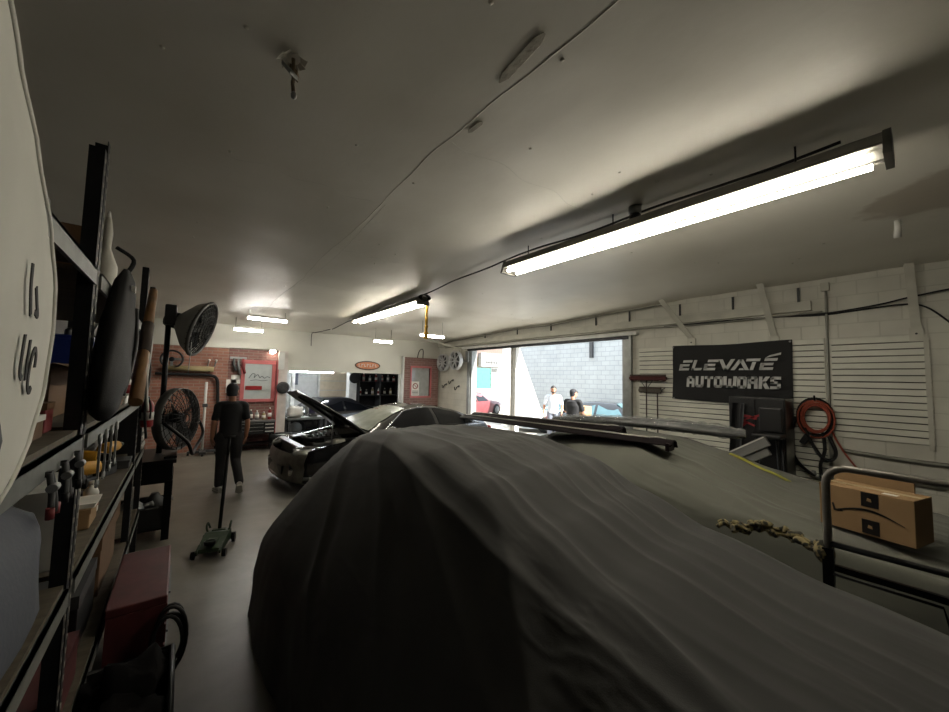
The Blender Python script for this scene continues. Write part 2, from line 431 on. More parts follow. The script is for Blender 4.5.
mat('black_rail', (40, 41, 44), 0.4, 0.5)
mb = MB(); mb.box((WX-0.14, DY0-0.25, DZ+0.02), (WX-0.02, DY1+0.3, DZ+0.09)); struct(mb, 'trim_5', 'white_steel')
mb = MB(); mb.box((WX-0.10, DY0-0.05, DZ-0.05), (WX-0.01, DY1+0.05, DZ+0.018)); struct(mb, 'trim_6', 'black_rail')

# beam above the door and along the wall
mat('timber_white', (200, 198, 186), 0.6, var=0.15, scale=4, bump=0.1)
mb = MB(); mb.box((WX-0.09, 1.07, 3.03), (WX, 11.2, 3.17)); b = struct(mb, 'trim_7', 'timber_white')
for y in (1.2, 2.05, 2.9, 3.9, 4.7, 6.0, 7.2, 8.6):
    mb = MB(); mb.box((WX-0.03, y, 3.17), (WX-0.01, y+0.03, 3.40)); struct(mb, 'strap', 'dark_grey', b)
# conduits under the beam
def tubething(name, pts, r, m, label, cat, group=None, k=6, n=8, smooth=True):
    mb = MB(); mb.tube(smooth_path(pts, k) if smooth else pts, r, n); return single(mb, name, m, label, cat, group)
mat('conduit_paint', (150, 149, 140), 0.5, 0.3, var=0.2)
tubething('conduit', [(WX-0.06, y, 2.985+0.012*math.sin(y*2)) for y in [0.95+0.35*i for i in range(29)]], 0.014, 'conduit_paint', 'thin grey conduit running under the timber beam over the door', 'conduit')
tubething('conduit', [(WX-0.13, y, ceil_z(WX-0.13, y)-0.05) for y in [3.2+0.4*i for i in range(20)]], 0.016, 'conduit_paint', 'grey conduit tucked in the corner of ceiling and door wall', 'conduit')
tubething('conduit', [(WX-0.02, 0.92, 0.5), (WX-0.02, 0.92, 1.6), (WX-0.02, 0.91, 3.36)], 0.016, 'conduit_paint', 'vertical conduit between the two slatted wall panels', 'conduit')
mb = MB(); mb.box((WX-0.06, 0.87, 3.30), (WX, 0.96, 3.42), bev=0.006); single(mb, 'junction_box', 'timber_white', 'small white junction box at the top of the vertical wall conduit', 'electrical box')
tubething('cable', [(WX-0.05, 3.2, 3.0), (WX-0.04, 2.0, 3.0), (WX-0.03, 1.4, 2.98), (WX-0.03, 0.9, 2.97), (WX-0.04, 0.4, 3.02), (WX-0.08, 0.12, 3.07), (WX-0.05, -0.3, 3.13), (WX-0.04, -0.9, 3.1)], 0.011, 'cable_black', 'black cable sagging along the wall above the banner', 'cable')
tubething('cable', [(WX-0.03, 1.5, 2.99), (WX-0.02, 1.0, 2.95), (WX-0.03, 0.6, 2.97), (WX-0.05, 0.2, 2.99), (WX-0.03, 0.0, 2.93), (WX-0.03, -0.2, 2.68), (WX-0.03, -0.35, 2.45)], 0.010, 'cable_black', 'black cable drooping down the wall right of the slatted panel', 'cable')
# braces from wall to ceiling
for i, (bx, by, bz, tx, ty, lab) in enumerate(((7.3, 2.72, 2.72, 6.93, 3.12, 'white diagonal brace above the left end of the black banner'),
        (7.3, 1.52, 2.66, 6.97, 1.62, 'white diagonal brace above the right half of the black banner'), (7.3, 0.09, 2.66, 7.14, 0.12, 'white upright brace above the right slatted panel'),
        (7.3, -0.75, 2.5, 6.9, -0.22, 'white brace at the right picture edge, beside the sagging cable'), (7.3, 9.9, 2.9, 6.35, 10.6, 'pale diagonal brace near the back corner beside the alloy wheels'))):
    t = thing('wall_brace', lab, 'brace', (bx, by, bz), group='white braces along the block wall')
    a = Vector((-0.012, 0, 0)); e = Vector((tx-bx, ty-by, ceil_z(tx, ty)-bz+0.01))
    mb = MB(); mb.bar(a-(e-a).normalized()*0.02, e, 0.085 if i != 4 else 0.06, 0.02, up=(1, 0.0, 0.1)); mb.build('bar', 'timber_white', t)
    mb = MB(); mb.box((-0.035, -0.06, -0.16), (0.0, 0.06, 0.02)); mb.build('foot_plate', 'timber_white', t)
    mb = MB(); mb.cyl((-0.05, 0, -0.06), (-0.03, 0, -0.06), 0.012, n=8); mb.build('bolt', 'dark_grey', t)

# ------------------------------------------------------------------ outside the big door
mat('asphalt_sunlit', (168, 165, 158), 0.85, var=0.1, scale=2)
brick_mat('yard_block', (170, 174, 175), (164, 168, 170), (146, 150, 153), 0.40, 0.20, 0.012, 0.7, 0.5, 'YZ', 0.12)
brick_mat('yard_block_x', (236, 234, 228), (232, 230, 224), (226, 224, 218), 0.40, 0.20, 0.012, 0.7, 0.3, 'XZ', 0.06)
mb = MB(); mb.box((WX+0.0, -8, -0.14), (60, 60, -0.02)); struct(mb, 'ground', 'asphalt_sunlit')
mb = MB(); mb.box((14, -1, -0.02), (14.3, 14.4, 4.8)); struct(mb, 'wall_yard', 'yard_block')
mb = MB(); mb.prism([(10.55, -0.02), (13.0, -0.02), (12.92, 0.12), (11.26, 3.25), (10.9, 3.9), (10.55, 3.9)], plane_M((0, 11.0, 0), (1, 0, 0), (0, 0, 1)), -0.3)
struct(mb, 'wall_sun_wedge', 'yard_block_x')  # added wall; its raked outline stands for a sunlit wedge in the yard
mb = MB(); mb.box((13.88, 9.18, 2.95), (14.0, 9.32, 3.75)); mb.box((13.84, 9.16, 3.68), (14.0, 9.34, 3.78)); single(mb, 'downpipe', 'dark_grey', 'short dark grey pipe high on the white yard wall', 'pipe')
def street():
    mat('shop_brown', (101, 82, 76), 0.8); mat('shop_yellow', (115, 100, 66), 0.8); mat('teal', (54, 104, 94), 0.6, var=0.2); mat('shop_white', (140, 140, 137), 0.7)
    t = thing('shop_building', 'tan and yellow shopfront with white sign box across the street', 'building', (21, 24, 0))
    mb = MB(); mb.box((-7, 0, 0), (2.75, 0.4, 3.0)); mb.build('wall', 'shop_white', t)
    mb = MB(); mb.box((-7, -0.05, 3.0), (2.75, 0.4, 3.75)); mb.build('fascia', 'shop_yellow', t)
    mb = MB(); mb.box((-7, -0.1, 3.75), (2.75, 0.4, 5.6)); mb.build('parapet', 'shop_brown', t)
    mb = MB(); mb.box((-1.5, -0.5, 3.0), (0.85, -0.1, 4.15)); s = mb.build('sign_box', 'shop_white', t)
    for i in range(5):
        mb = MB(); x = -1.0+i*0.3; mb.box((x, -0.53, 3.1), (x+0.07, -0.5, 3.62)); mb.build('stroke', 'dark_grey', s)
        if i < 4: mb = MB(); mb.box((x+0.07, -0.53, 3.32), (x+0.3, -0.5, 3.4)); mb.build('stroke', 'dark_grey', s)
    t = thing('yard_fence', 'teal sheeted fence with grey railings along the street', 'fence', (17, 19, 0))
    mb = MB(); mb.box((-6, 0, 1.28), (-0.35, 0.06, 2.68)); mb.build('teal_sheet', 'teal', t)
    for z in (1.5, 1.9, 2.3, 2.66):
        mb = MB(); mb.box((-0.4, 0, z), (1.7, 0.05, z+0.06)); mb.build('rail', 'grey_metal', t)
    for i in range(6):
        mb = MB(); x = -0.35+i*0.36; mb.box((x, -0.02, 0 if i % 4 == 0 else 1.25), (x+0.05, 0.03, 2.75 if i % 4 == 0 else 2.2)); mb.build('picket', 'grey_metal', t)
    mb = MB(); mb.box((-6, -0.05, -0.02), (1.7, 0.15, 1.28)); mb.build('base_wall', 'shop_white', t)
street()

def simple_car(name, label, loc, rz, paint, L=4.3, W=1.75, H=1.42, group=None, glass='car_glass', fastback=0.0):
    """small far car: shaped shell, windows, wheels, lamps; its front points to local +X"""
    t = thing(name, label, 'car', loc, rz, group)
    n = 33; rows = []
    top = [(-0.5, 0.55), (-0.49, 0.62), (-0.44, 0.66), (-0.38+fastback*0.05, 0.70), (-0.27+fastback*0.1, 0.93+0.05), (-0.12, 1.0), (0.04, 0.985), (0.12, 0.86), (0.2, 0.69), (0.34, 0.63), (0.44, 0.56), (0.49, 0.46), (0.5, 0.36)]
    belt = [(-0.5, 0.5), (-0.3, 0.63), (0.2, 0.63), (0.4, 0.57), (0.5, 0.34)]
    wid = [(-0.5, 0.80), (-0.42, 0.96), (0, 1.0), (0.38, 0.96), (0.46, 0.86), (0.5, 0.66)]
    def sec(u, v):
        x = lerp(-0.5, 0.5, u); h = interp(top, x)*H; b = min(interp(belt, x)*H, h); w = interp(wid, x)*W/2
        roofw = w*(0.96-0.34*max(0, (h-b)/(0.37*H)))
        pts = [(w*0.93, 0.16), (w, 0.34), (w*1.0, b*0.75), (w*0.97, b), (roofw, h*0.985-0.02), (roofw*0.6, h), (0, h+0.005)]
        k = v*12; s = 1
        if k > 6: k = 12-k; s = -1
        i = min(int(k), 5); f = k-i; y, z = (lerp(pts[i][j], pts[i+1][j], f) for j in (0, 1))
        return (x*L, s*y, z)
    mb = MB(); mb.grid(sec, n, 13)
    for u in (0, 1):
        ring = [sec(u, j/12) for j in range(13)]; mb.add(ring, [tuple(range(13))])
    o = mb.build('body', paint, t)
    for s in (-1, 1):
        for pts in ((-0.33, -0.10), (-0.08, 0.13)):
            m2 = MB(); x0, x1 = pts
            q = []
            for (xx, fz) in ((x0, 0.0), (x1, 0.0), (x1-0.06 if x1 > 0 else x1, 0.92), (x0+0.1 if x0 < -0.2 else x0, 0.92)):
                h = interp(top, xx)*H; b = interp(belt, xx)*H; w = interp(wid, xx)*W/2
                roofw = w*(0.96-0.34*max(0, (h-b)/(0.37*H)))
                z = lerp(b+0.02, h-0.06, fz); y = lerp(w*0.97, roofw, fz)+0.012; q.append((xx*L, s*y, z))
            m2.add(q+[(x, y-s*0.02, z) for x, y, z in q], [(0, 1, 2, 3), (7, 6, 5, 4), (0, 4, 5, 1), (1, 5, 6, 2), (2, 6, 7, 3), (3, 7, 4, 0)])
            m2.build('side_window', glass, t)
    for (xa, xb, nm) in ((0.055, 0.185, 'windscreen'), (-0.40, -0.285, 'rear_window')):
        m2 = MB(); q = []
        for xx in (xa, xb):
            h = interp(top, xx)*H; b = interp(belt, xx)*H; w = interp(wid, xx)*W/2; roofw = w*(0.96-0.34*max(0, (h-b)/(0.37*H)))*0.9
            q.append((xx*L, -roofw, h+0.012)); q.append((xx*L, roofw, h+0.012))
        m2.add(q+[(x, y, z-0.03) for x, y, z in q], [(0, 1, 3, 2), (4, 6, 7, 5), (0, 4, 5, 1), (2, 3, 7, 6), (0, 2, 6, 4), (1, 5, 7, 3)]); m2.build(nm, glass, t)
    for sx in (-0.31, 0.31):
        for s in (-1, 1):
            M = Matrix.Translation((sx*L, s*(W/2-0.09), 0.31)) @ Matrix.Rotation(PI/2, 4, 'X')
            m2 = MB(); m2.lathe([(0.14, -0.10), (0.28, -0.105), (0.31, -0.06), (0.31, 0.06), (0.28, 0.105), (0.14, 0.10)], 18, M); w = m2.build('tyre', 'rubber', t)
            m2 = MB(); m2.lathe([(0.02, -0.108), (0.19, -0.11), (0.21, -0.09), (0.21, 0.09), (0.19, 0.11), (0.02, 0.108)], 12, M); m2.build('wheel_rim', 'grey_metal', w)
    for s in (-1, 1):
        m2 = MB(); m2.cbox((0.475*L, s*W*0.33, 0.46*H), (0.14, 0.3, 0.12), rz=-s*0.35, bev=0.02); m2.build('headlamp', 'white_plastic', t)
        m2 = MB(); m2.cbox((-0.485*L, s*W*0.33, 0.55*H), (0.12, 0.3, 0.12), bev=0.02); m2.build('tail_lamp', 'red_paint', t)
    return t
mat('car_red', (112, 58, 62), 0.3, coat=0.5); mat('car_cream', (112, 114, 104), 0.35, coat=0.4); mat('car_silver', (120, 130, 138), 0.3, 0.2, coat=0.5)
mat('sky_glass', (70, 100, 108), 0.06, spec=0.8)
simple_car('parked_car', 'red car parked nearest outside the open garage door', (11.9, 15.3, -0.02), 0.25, 'car_red', H=1.25, W=1.8)
simple_car('parked_car', 'cream car parked behind the red car beyond the garage door', (13.3, 17.6, -0.02), 0.2, 'car_cream', H=1.45)
simple_car('parked_car', 'dark hatchback outside seen behind the cardboard box carrier', (10.75, 6.3, -0.02), -PI/2+0.25, 'black_car_paint', L=4.0, H=1.3, glass='sky_glass', fastback=0.6)
simple_car('parked_car', 'silver blue car low behind the man in the black t-shirt', (12.0, 9.2, -0.02), PI-0.35, 'car_silver', L=4.2, H=1.05, glass='sky_glass')
# ------------------------------------------------------------------ cars under covers
from mathutils.bvhtree import BVHTree
mat('cover_charcoal', (58, 58, 57), 0.78, var=0.12, scale=3.0, bump=0.10, bscale=260, sheen=0.15, spec=0.3)
mat('cover_olive', (97, 98, 90), 0.8, var=0.10, scale=3.0, bump=0.10, bscale=260, sheen=0.15, spec=0.3)
def cover(name, label, m, cx, H, B, W, RW, y0, y1, seed, creases, nu=190, nv=170, amp=1.0, lean=0.0, kl=1.0):
    rnd = random.Random(seed)
    def prof(y):
        h = interp(H, y); b = min(interp(B, y), h-0.015); w = interp(W, y); rw = min(interp(RW, y), w*0.96)
        return [(0, h), (rw*0.55, h-0.012), (rw*0.95, h-0.045*min(1, (h-b)/0.25)-0.01), (lerp(rw, w*0.94, 0.52), lerp(h, b, 0.50)), (w*0.94, b), (w*1.0, b*0.62), (w*1.01, b*0.30), (w*1.03, 0.02)]
    def half(y):
        P = [Vector((a, z, 0)) for a, z in prof(y)]
        return smooth_path(P, 8)
    cache = {}
    def base(u, v):
        y = lerp(y0, y1, u)
        if u not in cache:
            Q = half(y); L = [0.0]
            for a, b in zip(Q, Q[1:]): L.append(L[-1]+(b-a).length)
            cache[u] = (Q, L)
        Q, L = cache[u]; s = abs(v)*L[-1]; i = 0
        lo, hi = 0, len(L)-1
        while hi-lo > 1:
            mid = (lo+hi)//2
            if L[mid] <= s: lo = mid
            else: hi = mid
        f = (s-L[lo])/max(1e-6, L[lo+1]-L[lo]); p = Q[lo].lerp(Q[lo+1], min(1, f))
        rw = min(interp(RW, y), interp(W, y)*0.96)*0.95
        px_ = p.x if v >= 0 or p.x <= rw else rw+(p.x-rw)*kl          # the left side is tented out further
        return Vector((cx+lean*(y-2)+(px_ if v >= 0 else -px_), y, p.y))
    CR = list(creases)
    def disp(u, v, y, p):
        d = 0.012*fbm(p.x*2.2, y*0.9, p.z*1.5+seed, 3)*amp
        for (va, ya, vb, yb, hgt, wid) in CR:
            t = (y-ya)/(yb-ya)
            if t < -0.1 or t > 1.1: continue
            env = max(0.0, min(1.0, (t+0.1)/0.3))*max(0.0, min(1.0, (1.1-t)/0.3))
            vc = lerp(va, vb, t)+0.012*math.sin(t*9+va*20)+0.008*noise.noise(Vector((t*5, va*31, seed)))
            q = (v-vc)/wid
            if abs(q) < 6: d += hgt*env*(math.exp(-math.sqrt(q*q+0.06))-0.45*math.exp(-((q-1.9)/1.4)**2))*amp
        side = max(0.0, min(1, (abs(v)-0.5)/0.35))             # hanging folds in the skirt
        if side > 0:
            d += side*(0.007*math.sin(y*6+5*fbm(y*0.6, seed, abs(v)*1.5, 2)+(2 if v > 0 else 0))+0.016*fbm(y*2.2, p.z*0.8, seed+3, 3))*amp
        # fine pull wrinkles
        r = noise.noise(Vector((v*26+y*1.7, y*1.3, seed))); d += 0.0007*(1-abs(r)*2)*amp
        r = noise.noise(Vector((v*34+y*2.3, y*5.1, seed+2))); d += 0.0045*max(0, 1-abs(r)*7)*max(0, noise.noise(Vector((v*4, y*1.3, seed+31)))+0.15)*amp
        r = noise.noise(Vector((v*9-y*0.8, y*0.9+4, seed+9))); d += 0.006*(max(0, 1-abs(r)*9))*max(0,noise.noise(Vector((v*3,y*1.1,seed+20)))*2)*amp
        return d
    P = [[base(i/(nu-1), -1+2*j/(nv-1)) for j in range(nv)] for i in range(nu)]
    V = []; F = []
    for i in range(nu):
        for j in range(nv):
            a = P[min(i+1, nu-1)][j]-P[max(i-1, 0)][j]; b = P[i][min(j+1, nv-1)]-P[i][max(j-1, 0)]
            nn = b.cross(a)
            if nn.length < 1e-9: nn = Vector((0, 0, 1))
            nn.normalize()
            p = P[i][j]; q = p - nn*0 
            if nn.z < -0.3: nn = -nn
            v = -1+2*j/(nv-1)
            if nn.z < 0.2 and (nn.x > 0) != (v > 0): nn = -nn
            d = disp(i/(nu-1), v, p.y, p)
            q = p+nn*d; V.append(Vector((q.x, q.y, max(0.012, q.z))))
    for i in range(nu-1):
        for j in range(nv-1): F.append((i*nv+j, (i+1)*nv+j, (i+1)*nv+j+1, i*nv+j+1))
    mb = MB(); mb.add(V, F, True); o = mb.build('cover_cloth', m)
    c = o.location.copy(); bv = BVHTree.FromPolygons([tuple(p) for p in V], F)
    root = thing(name, label, 'covered car', (c.x, c.y, 0)); o.parent = root; o.location = (0, 0, c.z)
    return root, bv
def crs(n, seed, v0, v1, spread):
    r = random.Random(seed); out = []
    for i in range(n):
        va = r.uniform(v0, v1); ya = r.uniform(2.6, 3.4); yb = ya-r.uniform(1.2, 3.6); out.append((va, ya, va*spread+r.uniform(-0.06, 0.06), yb, r.uniform(0.006, 0.014), r.uniform(0.014, 0.03)))
    return out
# nearest: bonnet towards the camera, tail to the back of the shop
H1 = [(-1.15, 0.10), (-1.05, 0.55), (-0.8, 0.86), (-0.3, 0.96), (0.3, 1.02), (0.8, 1.12), (1.15, 1.24), (1.5, 1.37), (2.0, 1.46), (2.6, 1.475), (3.0, 1.45), (3.5, 1.35), (3.9, 1.10), (4.15, 0.68), (4.3, 0.10)]
B1 = [(-1.15, 0.05), (-0.8, 0.42), (0, 0.58), (1.0, 0.64), (2.0, 0.68), (3.1, 0.68), (3.6, 0.64), (4.0, 0.5), (4.3, 0.08)]
W1 = [(-1.15, 0.5), (-0.9, 0.8), (-0.4, 1.0), (0.5, 1.05), (2.4, 1.08), (3.0, 1.09), (3.4, 1.07), (3.8, 0.88), (4.1, 0.62), (4.3, 0.35)]
RW1 = [(-1.1, 0.3), (-0.3, 0.68), (0.5, 0.72), (1.2, 0.64), (2.1, 0.62), (3.1, 0.52), (3.6, 0.44), (4.2, 0.2)]
R1 = [(-1.1, 0.35), (-0.3, 0.76), (0.7, 0.84), (1.3, 0.80), (2.1, 0.70), (3.1, 0.58), (3.5, 0.45), (4.0, 0.2)]
C1 = crs(5, 5, -0.30, 0.34, 1.5) + [(-0.08, 3.2, -0.30, 0.3, 0.016, 0.022), (0.02, 3.3, -0.10, 0.0, 0.014, 0.018), (0.18, 3.0, 0.34, 0.2, 0.016, 0.022), (0.27, 3.2, 0.46, 0.4, 0.014, 0.02),
     (0.10, 2.2, 0.04, -0.6, 0.010, 0.02), (-0.16, 3.0, -0.56, 0.7, 0.022, 0.030), (-0.20, 2.7, -0.62, 1.5, 0.018, 0.026), (-0.22, 3.2, -0.75, 2.1, 0.020, 0.03), (-0.14, 1.7, -0.34, 0.1, 0.016, 0.024), (-0.3, 1.3, -0.7, 0.2, 0.02, 0.034), (0.06, 3.3, 0.20, 1.6, 0.010, 0.014), (-0.03, 3.3, -0.05, 2.0, 0.008, 0.012)]
cov1, bv1 = cover('covered_car', 'large car under a charcoal dust cover filling the foreground', 'cover_charcoal', 1.76, H1, B1, W1, RW1, -1.15, 4.3, 3, C1, 300, 420, kl=1.24)
H2 = [(-1.3, 0.10), (-1.2, 0.45), (-0.9, 0.70), (-0.3, 0.82), (0.3, 0.88), (0.8, 0.94), (1.1, 1.02), (1.5, 1.15), (2.0, 1.26), (2.6, 1.29), (3.1, 1.25), (3.6, 1.10), (3.95, 0.92), (4.3, 0.60), (4.4, 0.1)]
B2 = [(-1.3, 0.05), (-0.9, 0.55), (0, 0.76), (1.0, 0.84), (2.0, 0.88), (3.1, 0.88), (3.7, 0.82), (4.1, 0.60), (4.4, 0.08)]
W2 = [(-1.3, 0.5), (-1.0, 0.85), (-0.4, 1.02), (0.6, 1.05), (2.4, 1.04), (3.4, 0.98), (4.0, 0.75), (4.4, 0.4)]
C2 = crs(6, 11, -0.32, 0.32, 1.3) + [(-0.15, 2.6, -0.34, 0.4, 0.02, 0.02), (-0.26, 2.3, -0.5, 0.7, 0.022, 0.022), (-0.42, 1.6, -0.36, -0.2, 0.02, 0.03), (0.05, 2.2, -0.02, 0.5, 0.014, 0.02)]
cov2, bv2 = cover('covered_car', 'car under an olive grey dust cover beside the slatted wall', 'cover_olive', 4.40, H2, B2, W2, R1, -1.3, 4.4, 17, C2, 230, 300)
def on2(x, y, z=3.0):
    h = bv2.ray_cast(Vector((x, y, z)), Vector((0, 0, -1)))[0]
    return h.z if h else 0.0

# ------------------------------------------------------------------ black sports car with its bonnet up (front towards -X of the room)
def black_car():
    L, W = 4.55, 1.86
    t = thing('sports_car', 'black coupe with its bonnet propped open behind the covered car', 'car', (3.60, 7.30, 0), PI+0.05)
    # local +X is the nose, local -Y... the near flank is local +Y after the half turn
    top = [(-2.27, 0.70), (-2.2, 0.84), (-1.9, 0.96), (-1.5, 1.09), (-1.1, 1.22), (-0.7, 1.305), (-0.35, 1.325), (-0.05, 1.29), (0.25, 1.20), (0.6, 1.06), (0.88, 0.92), (1.0, 0.86), (1.5, 0.74), (2.0, 0.66), (2.2, 0.58), (2.27, 0.45)]
    belt = [(-2.27, 0.66), (-1.9, 0.88), (-1.2, 0.90), (0, 0.86), (0.9, 0.84), (1.6, 0.74), (2.1, 0.62), (2.27, 0.43)]
    wid = [(-2.27, 0.72), (-2.0, 0.88), (-1.4, 0.93), (0, 0.89), (1.4, 0.92), (1.9, 0.86), (2.15, 0.74), (2.27, 0.56)]
    def P(x, k):
        h = interp(top, x); b = min(interp(belt, x), h-0.004); w = interp(wid, x); g = max(0.0, min(1, (h-b)/0.42))
        rw = w*(0.95-0.35*g)
        pts = [(w*0.92, 0.17), (w*0.99, 0.30), (w, b*0.72), (w*0.975, b), (lerp(w*0.975, rw, 0.52), lerp(b, h, 0.58)), (rw, h-0.03*g-0.002), (rw*0.6, h+0.004), (0, h+0.012)]
        i = min(int(k), 6); f = k-i
        return lerp(pts[i][0], pts[i+1][0], f), lerp(pts[i][1], pts[i+1][1], f)
    def S(x, k, s, off=0.0):
        y, z = P(x, k); return (x, s*(y+off*(1 if k < 5.2 else 0)), z+off*(1 if k >= 4 else 0.3))
    # shell: cabin + tail (closed), sills; the front end is open at the top
    mb = MB(); xs = [-2.27+0.05*i for i in range(66)]                     # to x=0.98
    mb.grid(lambda u, v: S(xs[round(u*(len(xs)-1))], 7*v*2 if v <= 0.5 else 7*(1-v)*2, 1 if v <= 0.5 else -1), len(xs), 57)
    ring = [S(-2.27, 7*v/14*2 if v <= 14/2 else 7*(14-v)/14*2, 1 if v <= 7 else -1) for v in range(15)]
    mb.add(ring, [tuple(range(15))]); mb.build('body', 'black_car_paint', t)
    for s in (1, -1):
        mb = MB(); fx = [0.96+0.05*i for i in range(26)]
        mb.grid(lambda u, v: (fx[round(u*25)], s*(P(fx[round(u*25)], 3*v)[0]), P(fx[round(u*25)], 3*v)[1]), 26, 13)
        mb.grid(lambda u, v: (fx[round(u*25)], s*lerp(P(fx[round(u*25)], 3)[0], P(fx[round(u*25)], 3)[0]-0.12, v), P(fx[round(u*25)], 3)[1]+0.01*math.sin(v*3)), 26, 4)
        mb.build('front_wing', 'black_car_paint', t)
    # engine bay
    mb = MB(); mb.box((0.95, -0.78, 0.25), (2.1, 0.78, 0.5)); mb.build('engine_bay_floor', 'black_plastic', t)
    mb = MB(); mb.cbox((1.45, 0, 0.60), (0.6, 0.62, 0.26), bev=0.05); e = mb.build('engine', 'grey_metal', t)
    for y in (-0.17, 0.17):
        mb = MB(); mb.cbox((1.45, y, 0.75), (0.5, 0.13, 0.07), bev=0.02); mb.build('valve_cover', 'dark_grey', e)
    for k in range(6):
        mb = MB(); x = 1.25+0.08*k; mb.tube(smooth_path([(x, -0.14, 0.78), (x, -0.05, 0.85), (x, 0.05, 0.85), (x, 0.14, 0.78)], 4), 0.022, 7); mb.build('intake_runner', 'galvanised', e)
    mb = MB(); mb.cbox((1.15, 0.58, 0.68), (0.28, 0.2, 0.2), bev=0.02); mb.build('battery', 'black_plastic', t)
    mb = MB(); mb.cbox((1.75, -0.5, 0.66), (0.3, 0.28, 0.18), bev=0.04); mb.build('air_box', 'black_plastic', t)
    mb = MB(); mb.tube(smooth_path([(1.7, -0.4, 0.72), (1.8, -0.1, 0.76), (1.72, 0.25, 0.74), (1.55, 0.3, 0.74)], 5), 0.04, 10); mb.build('intake_hose', 'rubber', t)
    mb = MB(); mb.cbox((1.4, 0.62, 0.72), (0.2, 0.18, 0.16), bev=0.05); mb.build('coolant_tank', 'white_plastic', t)
    mb = MB(); mb.cbox((2.0, 0, 0.52), (0.06, 1.2, 0.34)); mb.build('radiator', 'galvanised', t)
    mb = MB(); mb.cbox((2.02, 0, 0.70), (0.12, 1.35, 0.04), bev=0.01); mb.build('slam_panel', 'grey_metal', t)
    # front bumper, lights
    mb = MB()
    def bump(u, v):
        a = lerp(-1.25, 1.25, u); x = 1.78+0.52*math.cos(a*0.95)**0.6*1.0; y = 0.9*math.sin(a)/math.sin(1.25)
        pr = [(0.0, 0.62), (0.03, 0.56), (0.05, 0.48), (0.035, 0.40), (0.05, 0.30), (0.06, 0.20), (0.0, 0.15), (-0.1, 0.15)]
        k = v*7; i = min(int(k), 6); f = k-i; dx = lerp(pr[i][0], pr[i+1][0], f); z = lerp(pr[i][1], pr[i+1][1], f); return (x+dx-0.06, y, z)
    mb.grid(bump, 31, 22); mb.build('front_bumper', 'bumper_grey', t)
    mb = MB(); mb.cbox((2.245, 0, 0.33), (0.06, 0.9, 0.14), bev=0.02); mb.build('grille', 'black_plastic', t)
    mb = MB(); mb.tube(smooth_path([(1.92, 0.86, 0.22), (2.16, 0.62, 0.22), (2.27, 0.2, 0.22), (2.27, -0.2, 0.22), (2.16, -0.62, 0.22), (1.92, -0.86, 0.22)], 5), 0.03, 8); mb.build('lip_trim', 'galvanised', t)
    for s in (1, -1):
        mb = MB(); mb.ball((1.98, s*0.66, 0.62), (0.20, 0.15, 0.085), 16, 10); hl = mb.build('headlamp', 'headlamp_lens', t)
        mb = MB(); mb.tube(smooth_path([(1.8, s*0.76, 0.70), (1.98, s*0.70, 0.715), (2.14, s*0.58, 0.68)], 4), 0.018, 7); mb.build('lamp_trim', 'chrome', hl)
        mb = MB(); mb.cbox((2.13, s*0.62, 0.34), (0.12, 0.22, 0.12), rz=-s*0.5, bev=0.03); mb.build('fog_lamp', 'chrome', t)
    # bonnet, hinged at the windscreen
    hinge = Vector((0.98, 0, 0.87)); ang = math.radians(41)
    R = Matrix.Translation(hinge) @ Matrix.Rotation(-ang, 4, 'Y')
    def hood(off):
        def f(u, v):
            x = lerp(0.0, 1.24, u); w = interp([(0, 0.78), (0.6, 0.76), (1.0, 0.64), (1.24, 0.42)], x); y = lerp(-w, w, v)
            z = -0.16*(x/1.24)**1.6*0.9+0.05*math.cos(v*PI-PI/2)*1.0+0.012*math.cos((v-0.5)*14)*(abs(v-0.5) < 0.34)
            return R @ Vector((x, y, z+off))
        return f
    mb = MB(); mb.grid(hood(0.012), 18, 21); mb.grid(hood(-0.012), 18, 21)
    edge = [(i/17, 0.0) for i in range(18)]+[(1.0, j/20) for j in range(21)]+[(1-i/17, 1.0) for i in range(18)]
    mb.tube([hood(0.0)(u, v) for u, v in edge], 0.016, 7); hd = mb.build('bonnet', 'bonnet_inner', t)
    mb = MB()
    for yy in (0.25, 0.5, 0.75): mb.tube([hood(-0.025)(u/8, lerp(yy, 0.5+(yy-0.5)*0.7, u/8)) for u in range(1, 8)], 0.022, 6)
    mb.build('bonnet_brace', 'dark_grey', hd)
    mb = MB(); mb.cyl((1.55, 0.66, 0.70), tuple(R @ Vector((0.62, 0.6, -0.1))), 0.010, n=6); mb.build('prop_rod', 'galvanised', t)
    # glass: windscreen, side windows
    def patch(xs2, k0, k1, s, nm, m2='car_glass', off=0.006, n=12):
        mb = MB(); mb.grid(lambda u, v: S(lerp(xs2[0](v), xs2[1](v), u), lerp(k0, k1, v), s, off), n, 8); mb.build(nm, m2, t)
    for s in (1, -1):
        patch((lambda v: lerp(-0.55, -0.52, v), lambda v: lerp(0.70, 0.10, v)), 3.25, 4.85, s, 'side_window')
        patch((lambda v: lerp(-1.62, -1.15, v), lambda v: lerp(-0.64, -0.61, v)), 3.25, 4.8, s, 'quarter_window')
        mb = MB()
        pts = [S(lerp(0.76, 0.14, i/6), lerp(3.2, 4.95, i/6), s, 0.01) for i in range(7)]+[S(lerp(0.05, -1.15, i/9), 4.98, s, 0.01) for i in range(10)]+[S(lerp(-1.25, -1.75, i/4), lerp(4.7, 3.3, i/4), s, 0.01) for i in range(5)]
        mb.tube(pts, 0.008, 6); mb.build('window_trim', 'chrome', t)
        mb = MB(); mb.ball((0.55, s*1.0, 0.93), (0.09, 0.10, 0.06), 12, 8); mb.cyl((0.55, s*0.84, 0.88), (0.55, s*0.98, 0.92), 0.02, n=6); mb.build('door_mirror', 'black_car_paint', t)
        mb = MB(); mb.tube([S(x*0.1, 3.0, s, 0.008) for x in range(-18, 10)], 0.006, 5); mb.build('belt_trim', 'chrome', t)
